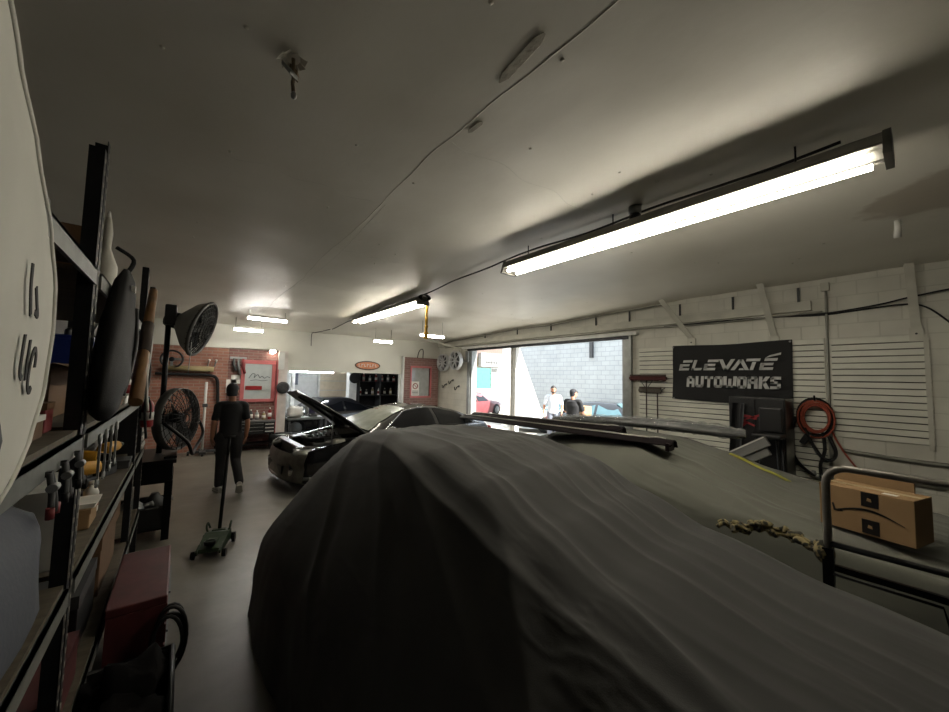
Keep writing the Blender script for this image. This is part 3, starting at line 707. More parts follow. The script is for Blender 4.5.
    mb = MB(); mb.grid(lambda u, v: (lerp(0.02, 0.92, u), lerp(-1, 1, v)*P(lerp(0.02, 0.92, u), 5)[0]*0.93, P(lerp(0.02, 0.92, u), 5.5)[1]+0.014+0.012*(1-(2*v-1)**2)), 12, 15); mb.build('windscreen', 'dusty_glass', t)
    mb = MB(); mb.grid(lambda u, v: (lerp(-1.7, -0.85, u), lerp(-1, 1, v)*P(lerp(-1.7, -0.85, u), 5)[0]*0.9, P(lerp(-1.7, -0.85, u), 5.5)[1]+0.012+0.01*(1-(2*v-1)**2)), 12, 15); mb.build('rear_window', 'car_glass', t)
    for sx in (-1.35, 1.38):
        for s in (1, -1):
            M = Matrix.Translation((sx, s*0.80, 0.33)) @ Matrix.Rotation(PI/2, 4, 'X')
            mb = MB(); mb.lathe([(0.2, -0.12), (0.30, -0.125), (0.33, -0.09), (0.33, 0.09), (0.30, 0.125), (0.2, 0.12)], 26, M); w = mb.build('tyre', 'rubber', t)
            mb = MB(); mb.lathe([(0.23, -0.11), (0.22, 0.0), (0.23, 0.11), (0.21, 0.11), (0.2, 0.0), (0.21, -0.11)], 26, M, closed=True); w2 = mb.build('wheel_rim', 'grey_metal', t)
            for k in range(10):
                a = 2*PI*k/10; mb = MB(); p = M @ Vector((0.03*math.cos(a), 0.03*math.sin(a), -s*0.09)); q = M @ Vector((0.21*math.cos(a), 0.21*math.sin(a), -s*0.1)); mb.bar(p, q, 0.025, 0.02, up=(0, 1, 0)); mb.build('spoke', 'grey_metal', w2)
    for s in (1, -1):
        mb = MB(); mb.cbox((-2.24, s*0.55, 0.74), (0.06, 0.36, 0.12), bev=0.02); mb.build('tail_lamp', 'red_paint', t)
    return t
mat('bumper_grey', (96, 93, 86), 0.4, var=0.5, scale=9)
mat('headlamp_lens', (150, 152, 146), 0.08, spec=0.8, var=0.4, scale=12, coat=0.6)
mat('bonnet_inner', (30, 31, 33), 0.35, coat=0.4)
mat('dusty_glass', (112, 116, 108), 0.25, spec=0.6, var=0.2, scale=5)
black_car()
# dark car in the bay behind
mat('navy_paint', (16, 17, 24), 0.2, coat=0.7)
simple_car('parked_car', 'low dark coupe in the back bay beyond the raised bonnet', (3.85, 12.95, 0), PI+0.08, 'navy_paint', L=3.9, W=1.8, H=1.2, fastback=1.0)
# ------------------------------------------------------------------ lights that hang in the shop
def long_fixture(x, y0, y1, z, label, strength, yaw=0.0):
    t = thing('strip_light', label, 'light', (x, (y0+y1)/2, z), yaw, 'long two-tube strip lights')
    l = (y1-y0)/2
    mb = MB(); mb.prism([(-0.135, 0.020), (-0.13, 0.008), (-0.05, 0.016), (-0.016, -0.028), (0.016, -0.028), (0.05, 0.016), (0.13, 0.008), (0.135, 0.020), (0.07, 0.105), (-0.07, 0.105)], plane_M((0, -l, 0), (1, 0, 0), (0, 0, 1)), -2*l); mb.build('housing', 'fixture_grey', t)
    for s in (-1, 1):
        mb = MB(); mb.cyl((s*0.076, -l+0.05, -0.022), (s*0.076, l-0.05, -0.022), 0.019, n=10); mb.build('tube', emit_mat('tube_light_%d' % round(strength*10), (255, 246, 226), strength), t)
        mb = MB(); mb.prism([(-0.08, 0.11), (-0.125, -0.045), (0.125, -0.045), (0.08, 0.11)], plane_M((0, s*l, 0), (1, 0, 0), (0, 0, 1)), -s*0.035 if s > 0 else 0.035); mb.build('end_cap', 'fixture_end', t)
        for yy in (-l*0.96, l*0.96):
            mb = MB(); mb.box((s*0.076-0.014, yy-0.015, -0.04), (s*0.076+0.014, yy+0.015, 0.0)); mb.build('lamp_holder', 'white_plastic', t)
    for yy in (-l*0.75, 0.1*l, l*0.8):
        h = ceil_z(x, (y0+y1)/2+yy)-z
        mb = MB(); mb.tube([(0, yy, 0.10), (0.0, yy, h)], 0.006, 6); mb.build('hanger', 'black_metal', t)
    return t
mat('fixture_grey', (150, 148, 142), 0.4, 0.1); mat('fixture_end', (120, 119, 115), 0.5)
long_fixture(3.1, 0.12, 3.22, 3.25, 'long lit two-tube strip light hanging over the covered cars', TUBE)
long_fixture(3.2, 5.5, 8.6, 3.25-0.03, 'shorter-looking lit strip light with a yellow strap hanging by its end', TUBE)
# small hanging tubes near the back
def short_fixture(x0, x1, y, z, label):
    t = thing('tube_light', label, 'light', ((x0+x1)/2, y, z), 0, 'short hanging tube lights at the back'); l = (x1-x0)/2
    mb = MB(); mb.box((-l, -0.10, 0.022), (l, 0.10, 0.06), bev=0.008); mb.build('housing', 'white_plastic', t)
    mb = MB(); mb.grid(lambda u, v: (lerp(-l*0.98, l*0.98, u), 0.06*math.cos(v*2*PI), 0.0+0.03*math.sin(v*2*PI)), 2, 13)
    for s in (-1, 1): mb.add([(s*l*0.98, 0.06*math.cos(k*PI/6), 0.03*math.sin(k*PI/6)) for k in range(12)], [tuple(range(12))])
    mb.build('diffuser', emit_mat('short_tube', (255, 250, 240), TUBE*1.2), t)
    for s in (-1, 1):
        mb = MB(); xx = (x0+x1)/2+s*l*0.9; mb.cyl((s*l*0.9, 0, 0.06), (s*l*0.9, 0, ceil_z(xx, y)-z-0.01), 0.004, n=6); mb.build('chain', 'black_metal', t)
short_fixture(1.00, 1.76, 9.0, 3.10, 'left front tube light hanging near the brick wall')
short_fixture(0.87, 1.46, 10.1, 2.95, 'left rear tube light hanging closest to the brick wall')
short_fixture(4.10, 4.62, 9.6, 2.90, 'small tube light hanging above the oval wall sign')
short_fixture(4.50, 5.15, 7.75, 2.95, 'small tube light hanging behind the yellow strap')
mb = MB(); mb.cyl((2.66, 12.6, 2.03), (4.0, 12.6, 2.03), 0.03, n=10); 
t = thing('tube_light', 'long tube light in the back bay just under the header', 'light', (3.3, 12.6, 2.0))
mb = MB(); mb.cyl((-0.66, 0, 0.03), (0.66, 0, 0.03), 0.028, n=10); mb.build('tube', emit_mat('bay_tube', (246, 250, 255), TUBE*2.2), t)
mb = MB(); mb.box((-0.7, -0.05, 0.06), (0.7, 0.05, 0.11)); mb.build('housing', 'white_plastic', t)
t2 = t
for s in (-1, 1): mb = MB(); mb.cyl((s*0.6, 0, 0.11), (s*0.6, 0, 1.1), 0.005, n=6); mb.build('chain', 'black_metal', t)
t = thing('strip_light', 'added unseen two-tube fill light deeper in the back bay', 'light', (3.3, 14.9, 2.85))  # added lamp, hidden by the header, to brighten the bay
mb = MB(); mb.box((-0.9, -0.10, 0.05), (0.9, 0.10, 0.12)); mb.build('housing', 'white_plastic', t)
for s in (-1, 1):
    mb = MB(); mb.cyl((-0.88, s*0.06, 0.02), (0.88, s*0.06, 0.02), 0.026, n=10); mb.build('tube', MATS['bay_tube'], t)
    mb = MB(); mb.box((s*0.9-0.02, -0.1, -0.02), (s*0.9+0.02, 0.1, 0.12)); mb.build('end_cap', 'white_plastic', t); mb = MB(); mb.cyl((s*0.6, 0, 0.12), (s*0.6, 0, 0.25), 0.006, n=6); mb.build('hanger', 'black_metal', t)
t = thing('wall_lamp', 'small bright flood lamp above the red-framed mirror', 'lamp', (1.86, BY-0.03, 2.52))
mb = MB(); mb.cbox((0, -0.06, 0.02), (0.16, 0.08, 0.08), bev=0.01); mb.build('lamp_body', 'white_plastic', t)
mb = MB(); mb.ball((0, -0.11, 0.0), (0.075, 0.03, 0.05), 12, 8); mb.build('lens', emit_mat('flood_lamp', (255, 244, 225), TUBE*1.4), t)
mb = MB(); mb.box((-0.03, -0.03, -0.02), (0.03, 0.0, 0.06)); mb.build('bracket', 'grey_metal', t)

# conduit and boxes along the ceiling by the lights
def ceil_run(name, pts, r, m, label):
    P = []
    for (x, y, d) in pts: P.append((x, y, ceil_z(x, y)-d))
    return tubething(name, P, r, m, label, 'conduit', k=5)
mat('conduit_dark', (52, 50, 47), 0.5, 0.4)
ceil_run('conduit', [(3.16+0.03*math.sin(y*1.1), y, 0.035+0.02*math.sin(y*2.1)**2) for y in [0.3+0.3*i for i in range(34)]], 0.011, 'conduit_dark', 'thin dark conduit running along the ceiling above the strip lights')
ceil_run('conduit', [(3.1, 10.3, 0.03), (3.0, 10.7, 0.03), (2.9, 11.0, 0.03), (2.85, 11.15, 0.05), (2.85, 11.16, 0.4)], 0.010, 'conduit_dark', 'thin conduit dropping down the white header wall')
def jbox(x, y, label):
    t = thing('ceiling_box', label, 'electrical box', (x, y, ceil_z(x, y)-0.07), group='round ceiling boxes over the strip lights')
    mb = MB(); mb.lathe([(0.055, 0.08), (0.055, 0.01), (0.048, 0.0)], 14); mb.build('box', 'galvanised', t)
    mb = MB(); mb.cbox((0.0, 0.0, -0.018), (0.05, 0.09, 0.035), bev=0.008); mb.build('plug', 'black_plastic', t)
    mb = MB(); mb.tube(smooth_path([(0, 0, -0.03), (0.03, 0.06, -0.07), (-0.01, 0.14, -0.08), (-0.04, 0.2, -0.06)], 5), 0.007, 6); mb.build('cord', 'cable_black', t)
jbox(3.12, 1.62, 'round ceiling box with plug above the long strip light')
jbox(3.18, 7.5, 'round ceiling box with plug above the far strip light')
# yellow strap and knot at the far light's near end
t = thing('yellow_strap', 'yellow strap hanging from the near end of the far strip light', 'strap', (3.35, 5.6, 2.62))
mb = MB()
for k in range(4): mb.tube(smooth_path([(0.012*math.cos(k*1.6), 0.012*math.sin(k*1.6), 0.75), (0.018*math.cos(k*1.6+1.5), 0.018*math.sin(k*1.6+1.5), 0.5), (0.016*math.cos(k*1.6+3), 0.016*math.sin(k*1.6+3), 0.28), (0.022*math.cos(k*1.6+4.5), 0.022*math.sin(k*1.6+4.5), 0.02)], 5), 0.011, 6)
mb.build('webbing', 'yellow', t)
mb = MB(); mb.cbox((0, 0, 0.04), (0.07, 0.06, 0.13), bev=0.02); mb.build('handle', 'yellow', t)
mb = MB(); mb.cbox((0, 0, 0.2), (0.055, 0.05, 0.05), bev=0.015); mb.build('knot', 'yellow', t)
# coil of wire at the fixture end
mb = MB(); 
for k in range(4): mb.tube([(3.2+0.09*math.cos(a*PI/8)+0.01*k, 5.47-0.012*k, 3.3+0.05*math.sin(a*PI/8)) for a in range(16)], 0.008, 6, closed=True)
single(mb, 'wire_coil', 'cable_black', 'small coil of black wire on the end of the far strip light', 'wire coil')
# broken fitting in a hole of the ceiling
t = thing('ceiling_hook', 'rusty bolt and clamp sticking out of a hole in the ceiling', 'fitting', (0.345, 1.95, ceil_z(0.345, 1.95)-0.245)); t.scale = (0.8, 0.8, 1.75)
mat('rusty', (112, 98, 78), 0.7, 0.4, var=0.5, scale=25); mat('hole_dark', (58, 50, 40), 0.95, var=0.4, scale=18)
mb = MB(); mb.tube(smooth_path([(0, 0, 0.15), (0.005, -0.01, 0.08), (-0.004, -0.045, 0.05), (0.0, -0.075, 0.01)], 5), 0.011, 8); mb.build('rod', 'rusty', t)
mb = MB(); mb.cbox((-0.02, -0.03, 0.09), (0.06, 0.09, 0.012), rz=0.5, rx=0.5, bev=0.003); mb.build('clamp', 'galvanised', t)
mb = MB(); mb.cbox((0.015, 0.03, 0.11), (0.05, 0.05, 0.02), rz=-0.4, ry=0.4); mb.build('plate', 'rusty', t)
mb = MB(); mb.lathe([(0.0, 0.0), (0.016, 0.004), (0.018, 0.014), (0.008, 0.022)], 8, Matrix.Translation((0.0, -0.078, -0.004))); mb.build('nut', 'galvanised', t)
mb = MB()
for k in range(9):
    a = 2*PI*k/9; mb.add([(0.035*math.cos(a), 0.05*math.sin(a), 0.141), (0.075*math.cos(a)*(1+0.3*math.sin(k*5)), 0.09*math.sin(a)*(1+0.3*math.sin(k*5)), 0.128), (0.07*math.cos(a+0.75), 0.085*math.sin(a+0.75), 0.135), (0.035*math.cos(a+0.7), 0.05*math.sin(a+0.7), 0.141)], [(0, 1, 2, 3)])
mb.build('torn_plaster', 'ceiling_patch', t)
mb = MB(); mb.lathe([(0.05, 0.145), (0.0, 0.1405)], 10); mb.build('hole', 'hole_dark', t)
# pipe stub by the leak
mb = MB(); mb.tube([(5.2, 0.14, ceil_z(5.2, .14)), (5.2, 0.14, 3.42), (5.23, 0.145, 3.33)], [0.022, 0.022, 0.028], 8); single(mb, 'pipe_stub', 'white_paint', 'short white pipe stub hanging from the stained ceiling', 'pipe')
# ------------------------------------------------------------------ right wall: slatted panels, banner, tools
mat('slat_paint', (222, 221, 209), 0.5, var=0.10, scale=3, bump=0.05); mat('slat_gap', (52, 52, 50), 0.8)
def slatwall(label, y0, y1, z0, z1, n, seed, warp=0.0):
    t = thing('slatted_panel', label, 'wall panel', (WX, (y0+y1)/2, z0)); l = abs(y1-y0)/2; r = random.Random(seed)
    mb = MB(); mb.box((-0.012, -l+0.01, 0.01), (-0.001, l-0.01, z1-z0-0.01)); mb.build('backing', 'slat_gap', t)
    p = (z1-z0)/n
    for i in range(n):
        a = r.uniform(-warp, warp); b = r.uniform(-warp, warp); d = r.uniform(0, 0.004)
        mb = MB(); zl = i*p+0.010; zh = (i+1)*p
        q = [(-l, zl+a), (l, zl+b), (l, zh+b), (-l, zh+a)]
        vs = [(-0.013, y, z) for y, z in q]+[(-0.026-d, y*0.9995, z+(0.005 if k < 2 else -0.002)) for k, (y, z) in enumerate(q)]
        mb.add(vs, [(0, 1, 2, 3), (7, 6, 5, 4), (0, 4, 5, 1), (1, 5, 6, 2), (2, 6, 7, 3), (3, 7, 4, 0)]); mb.build('slat', 'slat_paint', t)
    return t
slatwall('wide slatted wall panel behind the black banner and brooms', 0.95, 3.72, 1.20, 2.60, 16, 1, 0.001)
slatwall('lower slatted wall panel under the banner, behind the hoses', 0.95, 3.72, 0.0, 1.18, 13, 2, 0.001)
tp = slatwall('smaller warped slatted wall panel right of the vertical conduit', -0.01, 0.885, 1.19, 2.58, 16, 3, 0.002)
mb = MB(); mb.box((-0.03, -0.44, -0.05), (-0.0, -0.40, 1.40)); mb.build('edge_strip', 'timber_white', tp)

# banner
mat('banner_black', (19, 19, 20), 0.75, var=0.15, scale=4); mat('banner_print', (196, 197, 196), 0.6)
t = thing('wall_banner', 'black vinyl banner lettered ELEVATE AUTOWORKS on the slatted wall', 'banner', (WX-0.05, 2.17, 1.60))
BW, BH = 0.87, 1.0
def bz(y, z): return -0.010*math.sin(z*7+y*2)*0.7-0.008*fbm(y*2.0, z*1.6, 5, 3)-0.012*(1-z/BH)
mb = MB()
fr = lambda u, v: (bz(lerp(BW, -BW, u), lerp(0, BH, v)), lerp(BW, -BW, u)+0.01*(1-v), lerp(0, BH, v)+0.012*math.cos(u*PI*2)*(1 if v > 0.9 else 0.6)-0.02*(u-0.5)*(1-v))
mb.grid(fr, 50, 30); mb.grid(lambda u, v: (fr(u, v)[0]+0.006, fr(u, v)[1], fr(u, v)[2]), 50, 30); ban = mb.build('vinyl', 'banner_black', t)
def print_poly(polys, name):
    mb = MB()
    for P in polys:
        mb.prism(P, plane_M((-0.050, 0, 0), (0, -1, 0), (0, 0, 1)), 0.004)
    return mb.build(name, 'banner_print', t)
def letters():
    # ELEVATE: slanted strokes, E made of three bars
    h = 0.185; zb = 0.545; sl = 0.32; th = 0.042
    def q(x0, z0, x1, z1, w0=0.0):
        return [(x0+sl*z0, zb+z0), (x1+sl*z0, zb+z0), (x1+sl*z1, zb+z1), (x0+sl*z1, zb+z1)]
    def stroke(a, b, w): return [(a[0]-w/2, a[1]), (a[0]+w/2, a[1]), (b[0]+w/2, b[1]), (b[0]-w/2, b[1])]
    def E(x0, w): return [q(x0+0.01, h-th, x0+w, h), q(x0-0.025, 0.073, x0+w*0.82, 0.113), q(x0-0.015, 0.0, x0+w*0.92, th), q(x0-0.02, 0.02, x0+0.03, 0.10)]
    print_poly(E(-0.73, 0.165), 'letter')
    print_poly([q(-0.54, 0.0, -0.49, h), q(-0.53, 0.0, -0.375, th)], 'letter')
    print_poly(E(-0.325, 0.175), 'letter')
    print_poly([stroke((-0.065, zb+h), (0.0, zb), 0.058), stroke((0.0, zb), (0.112, zb+h), 0.058)], 'letter')
    print_poly([stroke((0.10, zb), (0.222, zb+h*0.97), 0.058), stroke((0.222, zb+h*0.97), (0.30, zb), 0.058), [(0.185, zb), (0.26, zb), (0.25, zb+0.03), (0.20, zb+0.03)]], 'letter')
    print_poly([q(0.245, h-th, 0.43, h), q(0.335, 0.0, 0.385, h-th-0.012)], 'letter')
    print_poly(E(0.475, 0.17), 'letter')
    print_poly([[(0.545, zb+h+0.006), (0.74, zb+h+0.052), (0.745, zb+h+0.085), (0.60, zb+h+0.046)]], 'letter_flash')
letters()
def autoworks():
    # blocky capitals on a 4 x 6 grid
    h = 0.195; zb = 0.245; w = 0.130; s = 0.044
    G = {'A': [[(0, 0), (s, 0), (s, h-0.04), (0.02+s*0.4, h), (0.0, h-0.03)], [(w-s, 0), (w, 0), (w, h), (w-s, h)], [(0.0, h-0.045), (w, h-0.045), (w, h), (0.03, h)], [(s, 0.06), (w-s, 0.06), (w-s, 0.10), (s, 0.10)]],
         'U': [[(0, 0.02), (s, 0.0), (s, h), (0, h)], [(w-s, 0), (w, 0.02), (w, h), (w-s, h)], [(0.02, 0), (w-0.02, 0), (w-0.01, 0.045), (0.01, 0.045)]],
         'T': [[(0, h-0.048), (w, h-0.048), (w, h), (0, h)], [(w/2-s/2, 0), (w/2+s/2, 0), (w/2+s/2, h), (w/2-s/2, h)]],
         'O': [[(0, 0.02), (s, 0), (s, h), (0, h-0.02)], [(w-s, 0), (w, 0.02), (w, h-0.02), (w-s, h)], [(0.02, 0), (w-0.02, 0), (w-0.01, 0.045), (0.01, 0.045)], [(0.01, h-0.045), (w-0.01, h-0.045), (w-0.02, h), (0.02, h)]],
         'W': [[(0, 0.0), (s, 0.0), (s*0.9, h), (-0.01, h)], [(w*1.35-s, 0), (w*1.35, 0), (w*1.35+0.01, h), (w*1.35-s*0.9, h)], [(w*0.675-s/2, 0), (w*0.675+s/2, 0), (w*0.675+s/2, h*0.8), (w*0.675-s/2, h*0.8)], [(0.0, 0), (w*1.35, 0), (w*1.35, 0.04), (0.0, 0.04)]],
         'R': [[(0, 0), (s, 0), (s, h), (0, h)], [(0.01, h-0.045), (w-0.02, h-0.045), (w, h-0.02), (w-0.02, h), (0.0, h)], [(w-s, 0.09), (w, 0.10), (w, h-0.02), (w-s, h)], [(0.01, 0.075), (w, 0.075), (w-0.005, 0.115), (0.01, 0.115)], [(w-s, 0), (w+0.005, 0), (w, 0.08), (w-s, 0.08)]],
         'K': [[(0, 0), (s, 0), (s, h), (0, h)], [(s, 0.085), (s+0.03, 0.085), (w+0.01, h), (w-0.045, h), (s, 0.13)], [(s, 0.085), (w-0.045, 0.0), (w+0.012, 0.0), (s+0.04, 0.12), (s, 0.12)]],
         'S': [[(0, h-0.045), (w, h-0.045), (w, h), (0.02, h)], [(0, 0.085), (s, 0.085), (s, h), (0, h-0.02)], [(0, 0.08), (w, 0.08), (w, 0.12), (0, 0.12)], [(w-s, 0.0), (w, 0.02), (w, 0.12), (w-s, 0.12)], [(0, 0), (w-0.02, 0), (w-0.01, 0.045), (0, 0.045)]]}
    x = -0.62
    for c in 'AUTOWORKS':
        print_poly([[(x+px_+0.06*py_, zb+py_) for px_, py_ in P] for P in G[c]], 'letter'); x += w*(1.35 if c == 'W' else 1.0)+0.016
autoworks()
for y, z in ((-BW+0.02, BH-0.02), (BW-0.02, BH-0.02), (BW-0.02, 0.03), (-BW+0.02, 0.03)):
    mb = MB(); mb.lathe([(0.016, 0), (0.016, 0.004), (0.008, 0.006)], 10, Matrix.Translation((-0.03, y, z)) @ Matrix.Rotation(-PI/2, 4, 'Y')); mb.build('eyelet', 'galvanised', t)

# brooms hung on the slats
mat('broom_red', (84, 44, 42), 0.9, var=0.4, scale=60, bump=0.6, bscale=120); mat('broom_grey', (96, 92, 84), 0.9, var=0.4, scale=60, bump=0.6, bscale=120); mat('wood_handle', (60, 46, 38), 0.6)
def broom(y, z, w, m, label, stick_y, depth):
    t = thing('push_broom', label, 'broom', (WX-depth, y, 0.35))
    mb = MB(); mb.box((-0.03, -w/2, z-0.35+0.03), (0.03, w/2, z-0.35+0.065), bev=0.008); mb.build('block', 'wood_handle', t)
    mb = MB(); r = random.Random(int(z*100))
    for i in range(int(w/0.012)):
        for k in range(3):
            yy = -w/2+0.006+i*0.012; mb.box((-0.03+k*0.022+r.uniform(-.004, .004), yy, z-0.35-0.05+r.uniform(-.01, .01)), (-0.018+k*0.022, yy+0.009, z-0.35+0.03))
    mb.box((-0.032, -w/2-0.012, z-0.35-0.03), (0.032, w/2+0.012, z-0.35+0.02)); mb.build('bristles', m, t)['kind'] = 'stuff'
    mb = MB(); mb.cyl((0, stick_y, 0.0), (0, stick_y, z-0.35+0.06), 0.013, n=8); mb.build('handle', 'wood_handle', t)
    for s in (-1, 1):
        mb = MB(); mb.cyl((0, stick_y+s*0.14, z-0.35-0.03 if m == 'broom_red' else z-0.35+0.05), (0, stick_y, z-0.35-0.22 if m == 'broom_red' else z-0.35-0.06), 0.007, n=6); mb.build('stay', 'dark_grey', t)
broom(3.49, 2.0, 0.70, 'broom_red', 'wide dark red push broom hung upside down on the slats', 0.02, 0.14)
broom(3.46, 1.76, 0.42, 'broom_grey', 'narrower grey push broom hung below the red one', -0.14, 0.09)

# hoses and leads hung from a hook
def coil(cx, cz, r0, turns, rr, depth, seed, dz=0.0):
    r = random.Random(seed); pts = []
    n = turns*22
    for i in range(n+1):
        a = 2*PI*i/22; q = r0*(0.80+0.45*noise.noise(Vector((i/34, seed, 0)))+0.05*math.sin(a*0.37))
        pts.append((WX-depth-0.03*noise.noise(Vector((seed, i/25, 3))), cx+q*math.cos(a)*0.8, cz+q*math.sin(a)*1.1-dz*(0.5-0.5*math.sin(a))))
    return pts
t = thing('air_hose', 'coiled orange air hose hanging on the slatted wall', 'hose', (0, 0, 0))
mb = MB(); mb.tube(coil(1.05, 1.45, 0.24, 6, 0.012, 0.17, 5), 0.012, 7); mb.build('coil', 'cable_orange', t)
mb = MB(); mb.tube(smooth_path([(WX-0.12, 0.9, 1.3), (WX-0.11, 0.85, 1.15), (WX-0.1, 0.77, 0.98), (WX-0.1, 0.70, 0.86), (WX-0.1, 0.66, 0.80)], 6), 0.012, 7); mb.build('tail', 'cable_orange', t)
t = thing('rubber_hose', 'black rubber hose looped around the orange coil on the wall', 'hose', (0, 0, 0))
mb = MB(); mb.tube(coil(1.07, 1.45, 0.30, 2, 0.015, 0.09, 9), 0.020, 8); mb.build('coil', 'rubber', t)
mb = MB(); mb.tube(smooth_path([(WX-0.17, 1.27, 1.45), (WX-0.16, 1.33, 1.15), (WX-0.15, 1.30, 0.85), (WX-0.14, 1.17, 0.68), (WX-0.12, 1.08, 0.62)], 7), 0.022, 8); mb.build('loop', 'rubber', t)
mb = MB(); mb.tube(smooth_path([(WX-0.17, 1.17, 1.3), (WX-0.16, 1.10, 1.08), (WX-0.15, 1.0, 0.90), (WX-0.14, 0.90, 0.88), (WX-0.14, 0.86, 1.0), (WX-0.15, 0.92, 1.2)], 7), 0.022, 8); mb.build('loop', 'rubber', t)
mb = MB(); mb.tube(smooth_path([(WX-0.16, 0.98, 1.25), (WX-0.15, 0.97, 1.0), (WX-0.14, 1.02, 0.8), (WX-0.12, 1.02, 0.6)], 6), 0.020, 8); mb.build('loop', 'rubber', t)
mb = MB(); mb.cyl((WX-0.12, 1.08, 0.62), (WX-0.12, 1.03, 0.60), 0.03, 0.016, n=8); mb.cbox((WX-0.12, 1.10, 0.66), (0.04, 0.05, 0.06), bev=0.01); mb.build('nozzle', 'galvanised', t)
mb = MB(); mb.cbox((WX-0.14, 1.17, 1.14), (0.07, 0.08, 0.18), rx=0.5, bev=0.02); mb.build('trigger_gun', 'black_plastic', t)
mb = MB(); mb.tube(smooth_path([(WX-0.02, 1.05, 1.73), (WX-0.14, 1.05, 1.70), (WX-0.2, 1.05, 1.72), (WX-0.22, 1.05, 1.77)], 5), 0.012, 7); single(mb, 'wall_hook', 'black_metal', 'black hook carrying the coiled hoses on the slats', 'hook')
mb = MB(); mb.cbox((WX-0.05, 0.90, 0.58), (0.08, 0.2, 0.06), bev=0.01); single(mb, 'wall_bracket', 'black_metal', 'small black bracket low on the wall under the hoses', 'bracket')
# water pipes low on the wall, right
tubething('wall_pipe', [(WX-0.05, 0.8, 1.02), (WX-0.05, 0.2, 0.99), (WX-0.05, -0.6, 0.98)], 0.025, 'conduit_paint', 'grey pipe low on the wall under the right slatted panel', 'pipe')
tubething('wall_pipe', [(WX-0.06, 0.8, 0.74), (WX-0.06, 0.2, 0.72), (WX-0.06, -0.9, 0.70)], 0.022, 'conduit_paint', 'lower grey pipe along the wall behind the cardboard box', 'pipe')
# black leaning bodywork and boxes under the banner
mat('dark_panel', (24, 24, 26), 0.35, var=0.2, coat=0.2); mat('red_logo', (150, 40, 46), 0.6); mat('grey_panel', (112, 112, 108), 0.5, var=0.2)
t = thing('storage_cabinet', 'tall black cabinet with red scribbled mark standing below the banner', 'cabinet', (6.86, 1.63, 0))
mb = MB(); mb.box((-0.22, -0.34, 0), (0.30, 0.34, 1.72), bev=0.015); mb.build('body', 'dark_panel', t)
mb = MB(); mb.box((-0.235, -0.32, 0.05), (-0.22, -0.015, 1.69)); mb.build('door', 'black_plastic', t)
mb = MB(); mb.box((-0.235, 0.015, 0.05), (-0.22, 0.32, 1.69)); mb.build('door', 'black_plastic', t)
mb = MB(); M = plane_M((-0.238, 0.28, 1.40), (0, -1, 0), (0, 0, 1))
for pp in ([(0, 0.05), (0.02, 0.09), (0.30, 0.03), (0.29, -0.01)], [(0.02, 0.0), (0.06, 0.02), (0.28, -0.09), (0.26, -0.11)], [(0.05, -0.06), (0.12, -0.02), (0.33, 0.08), (0.34, 0.05)], [(0.08, -0.12), (0.13, -0.12), (0.2, -0.05), (0.16, -0.03)]): mb.prism(pp, M, 0.003)
mb.build('red_mark', 'red_logo', t)
t = thing('bumper_cover', 'long black bumper strip leaning upright against the cabinet', 'bumper', (6.52, 1.94, 0)); t.scale.z = 0.88
mb = MB(); mb.grid(lambda u, v: (0.05*math.sin(v*PI)-0.02+0.06*u, lerp(-0.07, 0.07, v)-0.12*u, 1.85*u), 24, 8); mb.grid(lambda u, v: (0.05*math.sin(v*PI)-0.03+0.06*u, lerp(-0.07, 0.07, v)-0.12*u, 1.85*u), 24, 8); mb.build('shell', 'dark_panel', t)
mb = MB(); mb.tube([(-0.02+0.06*k/10, -0.07-0.12*k/10, 1.85*k/10) for k in range(11)], 0.008, 6); mb.build('edge', 'grey_metal', t)
t = thing('stool', 'black shop stool standing in front of the tall cabinet', 'stool', (6.35, 1.42, 0))
mb = MB(); mb.box((-0.16, -0.16, 1.18), (0.16, 0.16, 1.24), bev=0.02); mb.build('seat', 'black_plastic', t)
for sx in (-1, 1):
    for sy in (-1, 1): mb = MB(); mb.cyl((sx*0.18, sy*0.18, 0), (sx*0.11, sy*0.11, 1.18), 0.016, n=8); mb.build('leg', 'black_metal', t)
mb = MB(); mb.tube([(0.145, 0.145, 0.5), (0.145, -0.145, 0.5), (-0.145, -0.145, 0.5), (-0.145, 0.145, 0.5)], 0.012, 6, closed=True); mb.build('foot_ring', 'black_metal', t)
mb = MB(); mb.cbox((0.12, 0, 1.42), (0.05, 0.26, 0.34), bev=0.02); mb.build('backrest', 'black_plastic', t)
for i, (dx, z, m, lab) in enumerate(((0.0, 1.02, 'grey_panel', 'upper grey trim panel leaning on the black stool'), (0.03, 0.90, 'grey_panel', 'lower grey trim panel leaning under the other panel'))):
    t = thing('trim_panel', lab, 'panel', (5.98+dx, 1.60, z)); M = Matrix.Rotation(-0.35, 4, 'Z') @ Matrix.Rotation(-0.55, 4, 'X')
    mb = MB(); mb.box((-0.015, -0.34, -0.065), (0.015, 0.34, 0.065), M, 0.006); mb.build('board', m, t)
    mb = MB(); mb.box((-0.022, -0.33, 0.045), (-0.012, 0.33, 0.06), M); mb.build('edge', 'white_paint', t)

